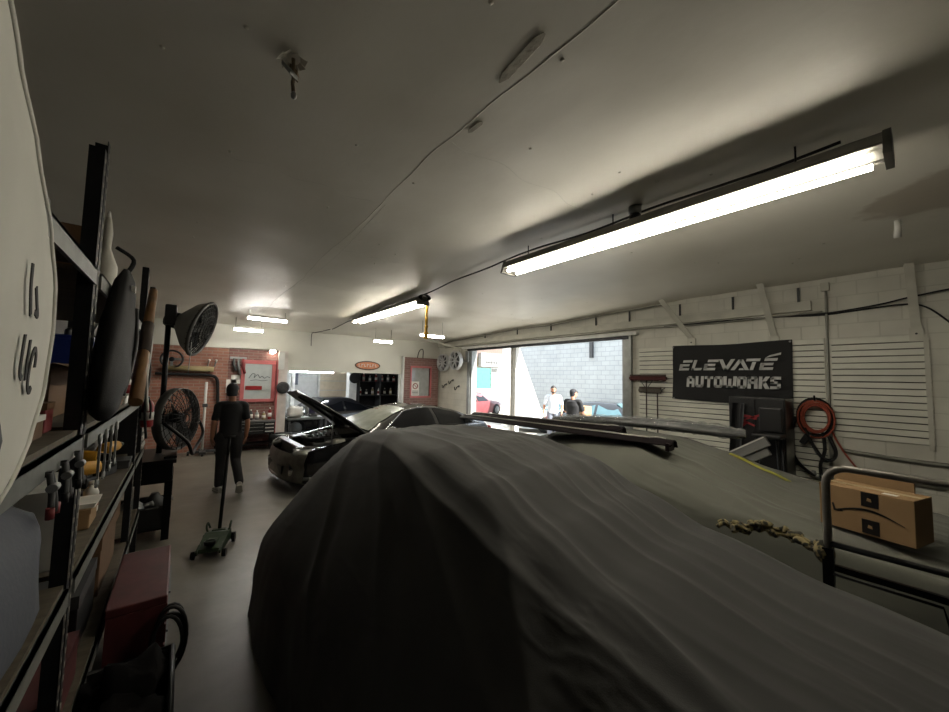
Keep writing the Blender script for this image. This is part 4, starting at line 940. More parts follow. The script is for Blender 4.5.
# ------------------------------------------------------------------ things lying on the covered cars
def drape_strip(pts, w, lift, name, m, label, cat):
    """thin strap that follows the cover"""
    mb = MB(); P = smooth_path(pts, 6); vs = []
    for i, p in enumerate(P):
        a = P[min(i+1, len(P)-1)]-P[max(i-1, 0)]; a.normalize(); nx, ny = -a.y, a.x
        for o in (-1, 1):
            x = p.x+nx*o*w/2; y = p.y+ny*o*w/2; vs.append((x, y, on2(x, y)+lift))
        for o in (1, -1):
            x = p.x+nx*o*w/2; y = p.y+ny*o*w/2; vs.append((x, y, on2(x, y)+lift-0.006))
    fs = [(i*4+k, i*4+(k+1) % 4, (i+1)*4+(k+1) % 4, (i+1)*4+k) for i in range(len(P)-1) for k in range(4)]
    mb.add(vs, fs); return single(mb, name, m, label, cat)
mat('strap_yellow', (176, 172, 70), 0.7)
drape_strip([(4.78, 1.42, 0), (4.79, 1.25, 0), (4.74, 1.06, 0), (4.68, 0.90, 0)], 0.07, 0.014, 'ratchet_strap', 'strap_yellow', 'yellow flat strap lying on the olive car cover', 'strap')
# two long black aero panels
def aero(x0, y0, x1, y1, label, w, kick, z0, z1):
    d = Vector((x1-x0, y1-y0, 0)); L = d.length; d.normalize()
    t = thing('aero_panel', label, 'car panel', ((x0+x1)/2, (y0+y1)/2, (z0+z1)/2), math.atan2(d.y, d.x), 'long black body panels on the cover')
    tilt = math.atan2(z1-z0, L)
    def f(off):
        def g(u, v):
            x = lerp(-L/2, L/2, u); ww = w*(1-0.25*max(0, (u-0.85)/0.15)); y = lerp(-ww/2, ww/2, v)
            z = math.tan(tilt)*x+0.05*math.sin(v*PI)*0.8-0.03*(v > 0.85)*1.0+kick*max(0, (u-0.9)/0.1)**2+off
            return (x, y, z)
        return g
    mb = MB(); mb.grid(f(0.008), 40, 12); mb.grid(f(-0.008), 40, 12)
    ring = [(i/39, 0.0) for i in range(40)]+[(1.0, j/11) for j in range(12)]+[(1-i/39, 1.0) for i in range(40)]+[(0.0, 1-j/11) for j in range(12)]
    mb.tube([f(0)(u, v) for u, v in ring], 0.009, 5, closed=True); mb.build('blade', 'gloss_black', t)
    mb = MB(); mb.tube([f(0.014)(lerp(0.02, 0.93, i/30), 0.35) for i in range(31)], 0.008, 5); mb.tube([f(0.014)(0.93, 0.35), f(0.016)(0.95, 0.5), f(0.016)(0.97, 0.75)], 0.008, 5); mb.build('lip', 'lip_silver', t)
    mb = MB(); mb.box((L/2-0.05, -w/2+0.02, math.tan(tilt)*L/2-0.06+kick), (L/2-0.015, w/2-0.06, math.tan(tilt)*L/2+0.02+kick), bev=0.006); mb.build('end_plate', 'gloss_black', t)
    return t
mat('gloss_black', (22, 15, 18), 0.5, coat=0.0, var=0.1, spec=0.12); mat('lip_silver', (190, 186, 180), 0.3, 0.4)
aero(3.62, 4.75, 3.86, 1.62, 'front long black body panel with silver lip lying across the covers', 0.24, 0.0, 1.285, 1.29)
aero(3.95, 4.9, 4.12, 2.3, 'rear long black body panel lying behind the other one', 0.20, 0.0, 1.29, 1.33)
# bumper wrapped in clear plastic
def wrapped():
    t = thing('wrapped_bumper', 'dark bumper wrapped in crinkled clear plastic on the olive cover', 'car part', (4.72, 2.45, 1.33), math.atan2(1.7, -0.55))
    mb = MB()
    def f(u, v):
        a = v*2*PI; r = interp([(0, 0.06), (0.1, 0.085), (0.3, 0.09), (0.6, 0.08), (0.85, 0.07), (1, 0.05)], 1-u)
        return (lerp(-1.15, 1.15, 1-u), r*1.3*math.cos(a), r*0.75*math.sin(a)+0.045*math.sin((1-u)*PI)-0.0)
    mb.grid(f, 40, 17)
    for u in (0, 1): mb.add([f(u, k/16) for k in range(16)], [tuple(range(16))])
    mb.build('bumper', 'dark_panel', t)
    mb = MB()
    def g(u, v):
        x, y, z = f(u*0.995, v); n = 0.026*noise.noise(Vector((u*30, math.cos(v*2*PI)*2.5, math.sin(v*2*PI)*2.5)))+0.012*noise.noise(Vector((u*80, v*9, 2)))
        k = 1.12+n*10*0.6; return (x*1.02, y*k, z+(z*0.12)+n+0.006)
    mb.grid(g, 110, 25, smooth=False); mb.build('plastic_wrap', 'plastic_wrap', t)
mm = mat('plastic_wrap', (190, 193, 194), 0.12, alpha=0.32, spec=1.0, var=0.3, scale=25, bump=0.5, bscale=70)
wrapped()

# tubular cart handle between the cars
t = thing('hand_cart', 'white and black tubular steel cart rail between the covered cars', 'cart', (3.08, 0.42, 0))
def arc_path(): 
    P = [(0, 0, 0.0), (0, 0, 0.92)]
    return P
mb = MB(); mb.box((-0.025, -0.025, 0), (0.025, 0.025, 0.94)); mb.build('post', 'black_metal', t)
mb = MB(); mb.tube([(0, 0, 0.9)]+[(0, 0, z) for z in (1.0, 1.15, 1.30)]+[(0, -0.10+0.10*math.cos(a*PI/12), 1.32+0.10*math.sin(a*PI/12)) for a in range(0, 7)]+[(0, -0.2, 1.418), (0, -0.8, 1.405), (0, -1.5, 1.39)], 0.020, 10); mb.build('top_rail', 'worn_white_tube', t)
mb = MB(); mb.tube([(0, -0.01, 0.965), (0, -0.7, 0.965), (0, -1.5, 0.95)], 0.018, 8); mb.build('middle_rail', 'black_metal', t)
mb = MB(); mb.box((-0.012, -1.5, 0.815), (0.012, 0, 0.85)); mb.build('lower_rail', 'black_metal', t)
mb = MB(); mb.tube([(-0.02, -0.02, 0.80), (-0.02, -0.42, 0.80), (-0.02, -0.44, 0.70)], 0.008, 6); mb.build('wire_stay', 'black_metal', t)
mb = MB(); mb.box((-0.02, -1.52, 0), (0.02, -1.48, 1.39)); mb.build('post', 'black_metal', t)
mb = MB(); mb.box((-0.03, -1.55, 0.0), (0.03, 0.04, 0.05)); mb.build('base', 'black_metal', t)
mat('worn_white_tube', (120, 116, 110), 0.35, 0.3, var=0.4, scale=10)
# shipping box on the olive cover
mat('tape_black', (26, 24, 24), 0.35)
bxz = max(on2(3.9, 0.3), on2(4.2, 0.5), on2(4.1, 0.1), on2(3.7, 0.2))+0.004
t = thing('shipping_box', 'taped cardboard parcel with a curved arrow mark on the olive cover', 'box', (3.82, 0.284, bxz), 1.32)
BL, BD, BHt = 0.47, 0.28, 0.29
M0 = Matrix.Identity(4)
mb = MB(); mb.box((-BL/2, -BD/2, 0), (BL/2, BD/2, BHt), bev=0.004); bx = mb.build('carton', 'cardboard', t)
fy = BD/2
mb = MB(); mb.box((-BL/2-0.001, -0.03, BHt), (BL/2+0.001, 0.03, BHt+0.002)); mb.build('tape', 'tape_tan', t)
FM = plane_M((0, fy+0.0015, 0), (-1, 0, 0), (0, 0, 1))
for s, (x0, x1, z0, z1) in enumerate(((-0.01, 0.075, 0.19, 0.285), (-0.01, 0.075, 0.012, 0.105))):
    mb = MB(); mb.prism([(x0, z0), (x1, z0), (x1, z1), (x0, z1)], FM, 0.0012); p = mb.build('tape_print', 'tape_black', t)
    mb = MB(); mb.prism([(0.018, z0+0.04), (0.042, z0+0.036), (0.040, z0+0.055), (0.022, z0+0.06)], FM, 0.002); mb.build('print_spot', 'cardboard', p)
arc = [(lerp(-0.135, 0.19, i/20), 0.175-0.055*math.sin(PI*i/20)**0.9*-1-0.0) for i in range(21)]
arc = [(x, 0.115+0.045*math.sin(PI*i/20)+0.012*(1-i/20)) for i, (x, _) in enumerate(arc)]
wd = [0.004+0.011*math.sin(PI*min(1, i/20*1.05)) for i in range(21)]
mb = MB(); mb.prism([(x, z-w/2) for (x, z), w in zip(arc, wd)]+[(x, z+w/2) for (x, z), w in reversed(list(zip(arc, wd)))], FM, 0.001); mb.build('arrow_mark', 'tape_black', t)
mb = MB(); mb.prism([(-0.165, 0.165), (-0.155, 0.112), (-0.105, 0.120), (-0.112, 0.132), (-0.145, 0.127), (-0.155, 0.167)], FM, 0.0011); mb.build('arrow_head', 'tape_black', t)
mb = MB(); mb.prism([(-0.2, 0.11), (-0.13, 0.11), (-0.13, 0.06), (-0.2, 0.06)], plane_M((0.05, 0.0, BHt+0.0025), (1, 0, 0), (0, 1, 0)), 0.001); mb.build('shipping_label', 'paper', t)
mat('tape_tan', (172, 150, 110), 0.35)
mb = MB(); M = Matrix.Translation((4.02, 0.26, bxz)) @ Matrix.Rotation(1.32-PI/2, 4, 'Z')
mb.box((-0.01, -0.17, 0.0), (0.01, 0.25, 0.35), M); o = single(mb, 'cardboard_sheet', 'cardboard', 'flat cardboard piece standing behind the taped parcel', 'cardboard')
# camouflage webbing between the cars
mat('camo', (128, 116, 80), 0.85, var=0.5, scale=32, col2=(34, 34, 26))
def camo():
    t = thing('tie_down_strap', 'twisted camouflage webbing strap draped over the olive cover', 'strap', (0, 0, 0))
    P = smooth_path([(3.12, 0.44, 0.90), (3.19, 0.55, 0.90), (3.235, 0.66, 0.905), (3.24, 0.76, 0.91), (3.17, 0.84, 0.905), (3.08, 0.90, 0.90)], 10)
    for ph in (0, 2.1, 4.2):
        mb = MB(); Q = []
        for i, p in enumerate(P):
            a = i*0.16+ph+0.6*math.sin(i*0.37); Q.append((p.x+0.014*math.cos(a), p.y+0.008*math.sin(i*0.9+ph), p.z+0.022*math.sin(a)+0.008*math.sin(i*0.7)))
        mb.tube(Q, [0.018+0.009*math.sin(i*0.55+ph)+0.004*math.sin(i*1.7) for i in range(len(Q))], 7); mb.build('strand', 'camo', t)
    mb = MB(); mb.ball((3.10, 0.44, 0.90), (0.05, 0.05, 0.07), 10, 8); mb.build('knot', 'camo', t)
    mb = MB()
    for k in range(5): a = k*1.2; q = Vector((3.06, 0.91, 0.90)); mb.tube(smooth_path([q, q+Vector((0.05*math.cos(a), 0.05*math.sin(a), 0.03)), q+Vector((0.10*math.cos(a), 0.09*math.sin(a), 0.005))], 4), 0.014, 6)
    mb.build('frayed_end', 'camo', t)
camo()
# alloy wheels hung by the corner
def wheel(y, z, x, label, m, n):
    t = thing('alloy_wheel', label, 'wheel', (x, y, z), 0, 'alloy wheels on the wall')
    M = Matrix.Rotation(-PI/2, 4, 'Y')
    mb = MB(); mb.lathe([(0.30, -0.06), (0.31, -0.05), (0.29, -0.02), (0.29, 0.05), (0.31, 0.07), (0.305, 0.085), (0.275, 0.06), (0.265, -0.04)], 28, M, closed=True); mb.build('rim', m, t)
    mb = MB(); mb.lathe([(0.0, 0.06), (0.05, 0.06), (0.06, 0.04), (0.06, 0.0)], 14, M); mb.build('hub', m, t)
    for k in range(n):
        a = 2*PI*k/n; mb = MB(); p = M @ Vector((0.05*math.cos(a), 0.05*math.sin(a), 0.04)); q = M @ Vector((0.275*math.cos(a), 0.275*math.sin(a), 0.06)); mb.bar(p, q, 0.035, 0.03, up=(1, 0, 0)); mb.build('spoke', m, t)
    mb = MB(); mb.lathe([(0.0, -0.02), (0.262, -0.03), (0.262, -0.034), (0, -0.03)], 20, M); mb.build('back_plate', 'dark_grey', t)
    mb = MB(); mb.cyl((-0.03, 0, 0), (WX+0.01-x, 0, 0), 0.025, n=8); mb.build('wall_peg', 'grey_metal', t)
wheel(10.72, 2.46, WX-0.14, 'dark-spoked alloy wheel hung on the wall, nearer the corner', 'wheel_silver', 10)
wheel(9.72, 2.50, WX-0.32, 'silver alloy wheel hung on the wall, nearer the door', 'wheel_silver', 7)
mat('wheel_silver', (200, 202, 204), 0.35, 0.3)
# ------------------------------------------------------------------ left: slotted shelving and what is on it
SX0, SX1 = -0.92, -0.29
mat('shelf_board', (88, 80, 66), 0.8, var=0.3, scale=5, stretch=(1, 6, 1)); mat('edge_beam', (120, 122, 118), 0.5, 0.2, var=0.3, scale=9)
mat('slot_light', (150, 148, 138), 0.6)
def upright(t, x, y, h, s, z0=0.0):
    mb = MB(); mb.box((x-0.003, y-0.022, z0), (x, y+0.022, h)); mb.box((x-0.045, y-0.022 if s < 0 else y+0.019, z0), (x, y-0.019 if s < 0 else y+0.022, h)); u = mb.build('upright', 'shelf_steel', t)
    mb = MB(); z = max(z0, 0.1)+0.03
    while z < h-0.03:
        mb.box((x, y-0.008, z), (x+0.0015, y+0.008, z+0.018)); z += 0.05
    mb.build('slots', 'slot_light', u)['kind'] = 'stuff'
def shelf_unit(label, y0, y1, levels, h):
    t = thing('shelving_unit', label, 'shelf', (0, 0, 0), group=None)
    for y, s in ((y0, 1), (y1, -1)):
        upright(t, SX1, y, h, s); upright(t, SX0+0.045, y, h, s)
    for z in levels:
        mb = MB(); mb.box((SX0+0.02, y0+0.03, z-0.018), (SX1-0.006, y1-0.03, z)); mb.build('board', 'shelf_board', t)
        mb = MB(); mb.box((SX1-0.004, y0+0.02, z-0.085), (SX1+0.008, y1-0.02, z-0.02)); mb.box((SX1-0.03, y0+0.02, z-0.030), (SX1+0.008, y1-0.02, z-0.02)); mb.build('edge_beam', 'edge_beam', t)
        mb = MB(); mb.box((SX0+0.05, y0+0.02, z-0.085), (SX0+0.062, y1-0.02, z-0.02)); mb.build('rear_beam', 'edge_beam', t)
    return t
shelf_unit('near slotted steel shelving bay behind the white banner', 0.0, 2.03, (0.45, 1.12, 1.68, 2.32), 2.78)
shelf_unit('second slotted steel shelving bay holding the black bag and power tools', 2.09, 4.38, (0.45, 1.12, 1.68, 2.32), 2.84)
t3 = shelf_unit('third slotted steel shelving bay beside the bench fan', 4.44, 5.35, (0.45, 1.12, 1.68, 2.2), 2.84)

# white cloth banner hung over the near bay
mat('banner_white', (206, 205, 196), 0.75, var=0.08, scale=4); mat('print_dark', (48, 48, 48), 0.8)
def left_banner():
    t = thing('cloth_banner', 'white cloth banner with dark slanted letters hanging at the left edge', 'banner', (SX1+0.018, 1.1, 1.62))
    edge = [(1.60, 1.16), (1.67, 1.30), (1.73, 1.37), (1.85, 1.45), (2.01, 1.48), (2.12, 1.465), (2.25, 1.38), (2.39, 1.23), (2.50, 1.08), (2.60, 0.98), (2.75, 0.9)]
    def f(u, v):
        z = lerp(1.62, 2.75, v); y1 = interp(edge, z); y = lerp(0.35, y1, u)
        b = (0.03*math.sin(u*PI*0.9)*math.sin(v*PI)+0.014*fbm(y*2.6, z*1.6, 2, 3)+0.012*math.sin((y+z*0.7)*8)*0.5*v)*(1-u**3)
        return (b-0.012*u**6, y-1.1, z-1.62)
    mb = MB(); mb.grid(f, 44, 44); mb.grid(lambda u, v: (f(u, v)[0]-0.008, f(u, v)[1], f(u, v)[2]), 44, 44)
    mb.tube([f(1.0, k/43) for k in range(44)], 0.007, 6); mb.build('cloth', 'banner_white', t)
    def glyph(strokes, name):
        mb = MB()
        for P in strokes:
            Q = []
            for (y, z) in smooth_path([(a, b, 0) for a, b in P], 6) and [(p.x, p.y) for p in smooth_path([(a, b, 0) for a, b in P], 6)]:
                v = (z-1.62)/1.13; u = (y-0.35)/max(0.1, interp(edge, z)-0.35); Q.append(Vector((f(u, v)[0]+0.006, y-1.1, z-1.62)))
            vs = []
            for i, q in enumerate(Q):
                d = Q[min(i+1, len(Q)-1)]-Q[max(i-1, 0)]; d.normalize(); w = Vector((0, -d.z, d.y))*0.006; vs += [q-w, q+w, q+w+Vector((0.002, 0, 0)), q-w+Vector((0.002, 0, 0))]
            mb.add(vs, [(i*4+k, i*4+(k+1) % 4, i*4+4+(k+1) % 4, i*4+4+k) for i in range(len(Q)-1) for k in range(4)])
        mb.build(name, 'print_dark', t)
    glyph([[(1.238, 1.905), (1.236, 1.93), (1.222, 1.945), (1.206, 1.935), (1.198, 1.90), (1.205, 1.865), (1.222, 1.852), (1.232, 1.862)]], 'letter')
    glyph([[(1.166, 1.962), (1.172, 1.92), (1.180, 1.878)]], 'letter')
    glyph([[(1.120, 1.97), (1.128, 1.90), (1.150, 1.882)]], 'letter')
    glyph([[(1.145, 2.07), (1.165, 2.04), (1.185, 2.015), (1.16, 2.02)]], 'letter')
    glyph([[(1.10, 2.11), (1.105, 2.06), (1.13, 2.01)]], 'letter')
left_banner()
# dark bundles under the banner
mat('tarp_blue_grey', (78, 82, 92), 0.75, var=0.2, scale=3, bump=0.1, bscale=60); mat('grey_pad', (70, 72, 72), 0.8)
def blob(fnr, c, n=36, m=24, seed=1, k=0.05):
    mb = MB(); vs = []
    def f(u, v):
        a = u*2*PI; th = v*PI; d = Vector((math.sin(th)*math.cos(a), math.sin(th)*math.sin(a), -math.cos(th)))
        e = Vector(tuple(math.copysign(abs(q)**0.7, q) for q in d)); s = 1+k*fbm(d.x*2+seed, d.y*2, d.z*2, 3)
        return (c[0]+e.x*fnr[0]*s, c[1]+e.y*fnr[1]*s, c[2]+e.z*fnr[2]*s)
    mb.grid(f, n, m, closeu=True); return mb
t = thing('tarp_bundle', 'lower blue grey tarpaulin bundle tied with cord in the near shelving bay', 'tarp', (-0.47, 1.12, 0.455))
blob((0.20, 0.52, 0.30), (0, 0, 0.30), seed=3, k=0.06).build('bundle', 'tarp_blue_grey', t)
t2 = thing('tarp_bundle', 'upper blue grey tarpaulin bundle at the left edge beside the white bin', 'tarp', (-0.47, 1.20, 1.122))
blob((0.215, 0.54, 0.235), (0.0, 0.0, 0.24), seed=5, k=0.06).build('bundle', 'tarp_blue_grey', t2)
mb = MB(); mb.tube([(0.207*math.cos(a*PI/12), 0.535*math.sin(a*PI/12), 0.32+0.03*math.sin(a)) for a in range(24)], 0.01, 6, closed=True); mb.build('tie_cord', 'grey_pad', t)
t = thing('padded_bag', 'dark grey padded bag on the shelf under the white banner', 'bag', (-0.44, 0.90, 1.68))
blob((0.20, 0.32, 0.10), (0, 0, 0.10), seed=8, k=0.04).build('bag', 'grey_pad', t)
mb = MB(); mb.tube(smooth_path([(0.1, -0.15, 0.15), (0.15, -0.05, 0.19), (0.15, 0.05, 0.19), (0.1, 0.15, 0.15)], 5), 0.012, 6); mb.build('strap', 'rubber', t)

# top shelf
def cardbox(name, lo, hi, label, m='cardboard', flap=True, rz=0.0):
    c = ((lo[0]+hi[0])/2, (lo[1]+hi[1])/2, lo[2]); t = thing(name, label, 'box', c, rz); dx, dy, h = (hi[0]-lo[0])/2, (hi[1]-lo[1])/2, hi[2]-lo[2]
    mb = MB(); mb.box((-dx, -dy, 0), (dx, dy, h), bev=0.004); mb.build('carton', m, t)
    mb = MB(); mb.box((-0.025, -dy-0.001, h), (0.025, dy+0.001, h+0.002)); mb.build('tape', 'tape_tan', t)
    if flap: mb = MB(); mb.box((0, -dy, 0), (dx*0.9, dy, 0.005), Matrix.Translation((dx, 0, h)) @ Matrix.Rotation(0.35, 4, 'Y')); mb.build('flap', m, t)
    return t
cardbox('storage_box', (-0.84, 2.75, 2.325), (-0.42, 3.5, 2.66), 'dark brown carton on the top shelf behind the slotted upright', 'brown_board', False)
mat('white_tube', (205, 202, 190), 0.5)
t = thing('caulk_bottle', 'white plastic spray bottle on the top shelf beside the upright', 'bottle', (-0.36, 2.75, 2.325))
mb = MB(); mb.lathe([(0.045, 0), (0.05, 0.02), (0.05, 0.14), (0.03, 0.20), (0.018, 0.24), (0.022, 0.32), (0.012, 0.40)], 14); mb.build('bottle', 'white_tube', t)
mb = MB(); mb.cyl((0, 0, 0.40), (0.0, 0.0, 0.44), 0.012, 0.005, n=8); mb.build('nozzle', 'white_plastic', t)
# bag hanging in the second bay
mat('black_nylon', (16, 16, 18), 0.7, var=0.2, scale=8, bump=0.1, bscale=200)
t = thing('gear_bag', 'black nylon gear bag hanging from the slotted upright', 'bag', (SX1+0.045, 2.26, 1.70))
mb = MB()
def bagf(u, v):
    a = u*2*PI; z = v*0.70; w = interp([(0, 0.04), (0.04, 0.14), (0.2, 0.20), (0.4, 0.19), (0.55, 0.14), (0.64, 0.10), (0.70, 0.03)], z); d = w*0.32
    yo = interp([(0, -0.14), (0.3, 0.0), (0.7, 0.20)], z)
    return (d*math.cos(a)+0.01*fbm(a, z*4, 1, 2), w*math.sin(a)+yo, z)
mb.grid(bagf, 26, 24, closeu=True); mb.build('bag', 'black_nylon', t)
mb = MB(); mb.box((0.03, 0.10, 0.58), (0.045, 0.135, 0.61)); mb.build('logo_tag', 'white_plastic', t)
mb = MB(); mb.tube(smooth_path([(0.0, 0.2, 0.68), (0.02, 0.22, 0.76), (-0.04, 0.18, 0.80)], 5), 0.010, 6); mb.build('strap', 'rubber', t)
mb = MB(); mb.tube(smooth_path([(0.05, -0.1, 0.1), (0.07, 0.0, 0.3), (0.055, 0.1, 0.5)], 6), 0.008, 6); mb.build('zip', 'dark_grey', t)
# wooden pole leaning
mat('bamboo', (128, 94, 58), 0.6, var=0.3, scale=8); mat('grip_dark', (62, 50, 42), 0.7)
t = thing('wooden_pole', 'tan wooden pole with dark grip leaning on the second shelving bay', 'pole', (-0.21, 2.95, 1.70))
a = Vector((0, 0, 0.02)); e = Vector((-0.02, 1.08, 0.88)); mb = MB(); mb.cyl(a, a.lerp(e, 0.36), 0.034, n=10); mb.build('lower_shaft', 'bamboo', t)
mb = MB(); mb.cyl(a.lerp(e, 0.36), a.lerp(e, 0.62), 0.036, n=10); mb.build('grip', 'grip_dark', t)
mb = MB(); mb.cyl(a.lerp(e, 0.62), e, 0.032, 0.026, n=10); mb.build('upper_shaft', 'bamboo', t)
# upper shelf of the second bay
cardbox('open_carton', (-0.78, 2.45, 1.682), (-0.46, 3.05, 1.93), 'open brown carton on the shelf beside the black bag', 'brown_board', True)
mat('blue_plastic', (28, 48, 118), 0.35, var=0.2)
t = thing('tool_case', 'black tool case lying on the shelf under the blue jug', 'case', (-0.62, 3.45, 1.682))
mb = MB(); mb.box((-0.24, -0.3, 0), (0.24, 0.3, 0.19), bev=0.02); mb.build('shell', 'black_plastic', t)
mb = MB(); mb.tube(smooth_path([(0.24, -0.08, 0.10), (0.28, -0.07, 0.10), (0.28, 0.07, 0.10), (0.24, 0.08, 0.10)], 4), 0.012, 6); mb.build('handle', 'dark_grey', t)
t = thing('plastic_jug', 'blue plastic jug with wire handle on the black tool case', 'jug', (-0.55, 3.35, 1.873))
mb = MB(); mb.box((-0.12, -0.2, 0), (0.12, 0.2, 0.24), bev=0.03); mb.build('jug', 'blue_plastic', t)
mb = MB(); mb.lathe([(0.04, 0.23), (0.04, 0.28), (0.03, 0.29)], 12); mb.build('cap', 'white_plastic', t)
mb = MB(); mb.tube(smooth_path([(0.1, -0.18, 0.22), (0.12, -0.12, 0.32), (0.12, 0.12, 0.32), (0.1, 0.18, 0.22)], 5), 0.006, 6); mb.build('wire_handle', 'galvanised', t)
random.seed(9)
def smallbox(name, x, y, z, d, m, label, cat='box', lid=None, rz=0.0):
    t = thing(name, label, cat, (x, y, z), rz); mb = MB(); mb.box((-d[0]/2, -d[1]/2, 0), (d[0]/2, d[1]/2, d[2]), bev=0.006); mb.build('body', m, t)
    mb = MB(); mb.box((-d[0]/2-0.003, -d[1]/2-0.003, d[2]*0.8), (d[0]/2+0.003, d[1]/2+0.003, d[2]+0.004)); mb.build('lid', lid or m, t); return t
def bottle(x, y, z, h, r, m, label, capm='white_plastic', cat='bottle', group=None):
    t = thing('bottle', label, cat, (x, y, z), group=group); mb = MB(); mb.lathe([(r*0.9, 0), (r, 0.01), (r, h*0.62), (r*0.85, h*0.72), (r*0.38, h*0.84), (r*0.38, h*0.9)], 12); mb.build('body', m, t)
    mb = MB(); mb.lathe([(r*0.45, h*0.88), (r*0.45, h*0.99), (r*0.3, h)], 10); mb.build('cap', capm, t)
    mb = MB(); mb.lathe([(r*1.01, h*0.2), (r*1.015, h*0.55)], 12); mb.build('wrap_label', 'paper' if m != 'white_plastic' else 'red_paint', t); return t
smallbox('parts_box', -0.40, 1.95, 1.682, (0.08, 0.10, 0.10), 'faded_red', 'small dark red parts box at the shelf edge', lid='brown_board')
smallbox('parts_box', -0.38, 1.75, 1.682, (0.07, 0.12, 0.07), 'brown_board', 'small brown parts box beside the dark red box', lid='white_paint')
smallbox('parts_box', -0.36, 1.58, 1.682, (0.05, 0.09, 0.05), 'white_plastic', 'small white parts box near the padded bag')
smallbox('wood_block', -0.33, 3.35, 1.682, (0.05, 0.5, 0.03), 'bamboo', 'flat pale wooden block on the shelf under the pole', 'wood')
bottle(-0.38, 4.0, 1.682, 0.22, 0.035, 'black_plastic', 'black spray bottle on the shelf near the second upright')
bottle(-0.36, 4.18, 1.682, 0.20, 0.035, 'white_plastic', 'white bottle with red band on the shelf near the second upright')
smallbox('document_tray', -0.40, 3.55, 1.682, (0.22, 0.34, 0.05), 'white_paint', 'white document tray on the shelf beside the wooden pole', 'tray')
smallbox('tin', -0.36, 2.95, 1.682, (0.09, 0.09, 0.10), 'grey_metal', 'square grey tin on the shelf below the black bag', 'tin')
smallbox('parts_box', -0.36, 3.15, 1.682, (0.10, 0.16, 0.07), 'cardboard', 'small cardboard parts box between tin and tray')
for i, (x, y, m, nm) in enumerate(((-0.45, 4.6, 'black_plastic', 'black'), (-0.36, 4.98, 'galvanised', 'silver'), (-0.45, 5.2, 'white_plastic', 'white'))):
    bottle(x, y, 2.202, 0.24, 0.045, m, nm+' bottle on the top of the third shelving bay')
for i, (y, z1, m, nm) in enumerate(((4.41, 2.45, 'white_paint', 'white'), (4.46, 2.2, 'cable_black', 'black'))):
    tubething('hanging_cable', [(SX1+0.03, y, z1), (SX1+0.05, y+0.05, z1-0.3), (SX1+0.04, y-0.03, z1-0.6), (SX1+0.06, y+0.02, z1-0.9)], 0.010, m, nm+' cable hanging down the second upright', 'cable')
# lower shelf of the bays
def drill(x, y, rz, m, label):
    t = thing('power_drill', label, 'power tool', (x, y, 1.122), rz, 'power tools on the lower shelf')
    mb = MB(); mb.tube([(-0.10, 0, 0.20), (-0.07, 0, 0.20), (0.06, 0, 0.20)], [0.035, 0.045, 0.038], 12); mb.build('motor_housing', m, t)
    mb = MB(); mb.tube([(0.06, 0, 0.20), (0.10, 0, 0.20), (0.14, 0, 0.20)], [0.03, 0.024, 0.012], 10); mb.build('chuck', 'black_metal', t)
    mb = MB(); mb.tube([(-0.04, 0, 0.18), (-0.05, 0, 0.10), (-0.045, 0, 0.05)], [0.026, 0.022, 0.026], 10); mb.build('grip', 'black_plastic', t)
    mb = MB(); mb.box((-0.11, -0.04, 0.0), (0.02, 0.04, 0.065), bev=0.01); mb.build('battery', 'black_plastic', t)
    mb = MB(); mb.box((-0.035, -0.010, 0.10), (-0.015, 0.010, 0.14)); mb.build('trigger', 'red_paint', t)
mat('tool_yellow', (190, 138, 36), 0.5)
drill(-0.42, 3.15, 0.5, 'tool_yellow', 'yellow cordless drill nearest the banner end of the lower shelf')
drill(-0.45, 3.55, -0.6, 'tool_yellow', 'yellow cordless drill in the middle of the lower shelf')
drill(-0.40, 3.95, 1.2, 'tool_yellow', 'yellow cordless drill nearest the second upright')
smallbox('tool_case', -0.65, 3.7, 1.122, (0.3, 0.7, 0.22), 'black_plastic', 'black case behind the yellow drills on the lower shelf', 'case')
smallbox('storage_bin', -0.52, 2.36, 1.122, (0.34, 0.40, 0.30), 'white_plastic', 'white lidded bin on the lower shelf beside the first upright', 'bin')
smallbox('parts_tray', -0.42, 2.72, 1.122, (0.2, 0.2, 0.09), 'cardboard', 'shallow yellowish parts tray on the lower shelf', 'tray')
smallbox('paper_stack', -0.38, 2.72, 1.218, (0.15, 0.17, 0.02), 'paper', 'stack of white paper on the parts tray', 'paper')
smallbox('red_case', -0.5, 2.35, 0.452, (0.36, 0.5, 0.2), 'old_red', 'red case on the bottom shelf under the white bin', 'case')
smallbox('yellow_case', -0.62, 2.98, 1.122, (0.28, 0.34, 0.16), 'tool_yellow', 'dull yellow tool case on the lower shelf behind the nearest drill', 'case', lid='black_plastic')
smallbox('parts_tray', -0.36, 4.18, 1.122, (0.12, 0.2, 0.06), 'dark_grey', 'dark grey parts tray on the lower shelf by the second upright', 'tray')
bottle(-0.36, 2.93, 1.122, 0.17, 0.032, 'white_plastic', 'small white bottle on the lower shelf beside the parts tray')
smallbox('battery_case', -0.55, 3.0, 0.452, (0.4, 0.5, 0.3), 'black_plastic', 'black battery case on the bottom shelf behind the tool chest', 'case', lid='dark_grey')
smallbox('carton', -0.55, 3.75, 0.452, (0.4, 0.7, 0.36), 'brown_board', 'brown carton on the bottom shelf near the second upright')
smallbox('carton', -0.62, 4.9, 0.452, (0.4, 0.6, 0.4), 'brown_board', 'brown carton at the bottom of the third shelving bay')
smallbox('tool_case', -0.62, 1.85, 2.322, (0.4, 0.3, 0.2), 'black_plastic', 'black case on the top shelf beside the white banner', 'case')
smallbox('tool_case', -0.62, 4.0, 1.682, (0.4, 0.5, 0.3), 'black_plastic', 'tall black case at the back of the shelf by the second upright', 'case')
smallbox('tool_case', -0.60, 3.95, 2.322, (0.42, 0.7, 0.24), 'dark_grey', 'dark grey case on the top shelf near the second upright', 'case')
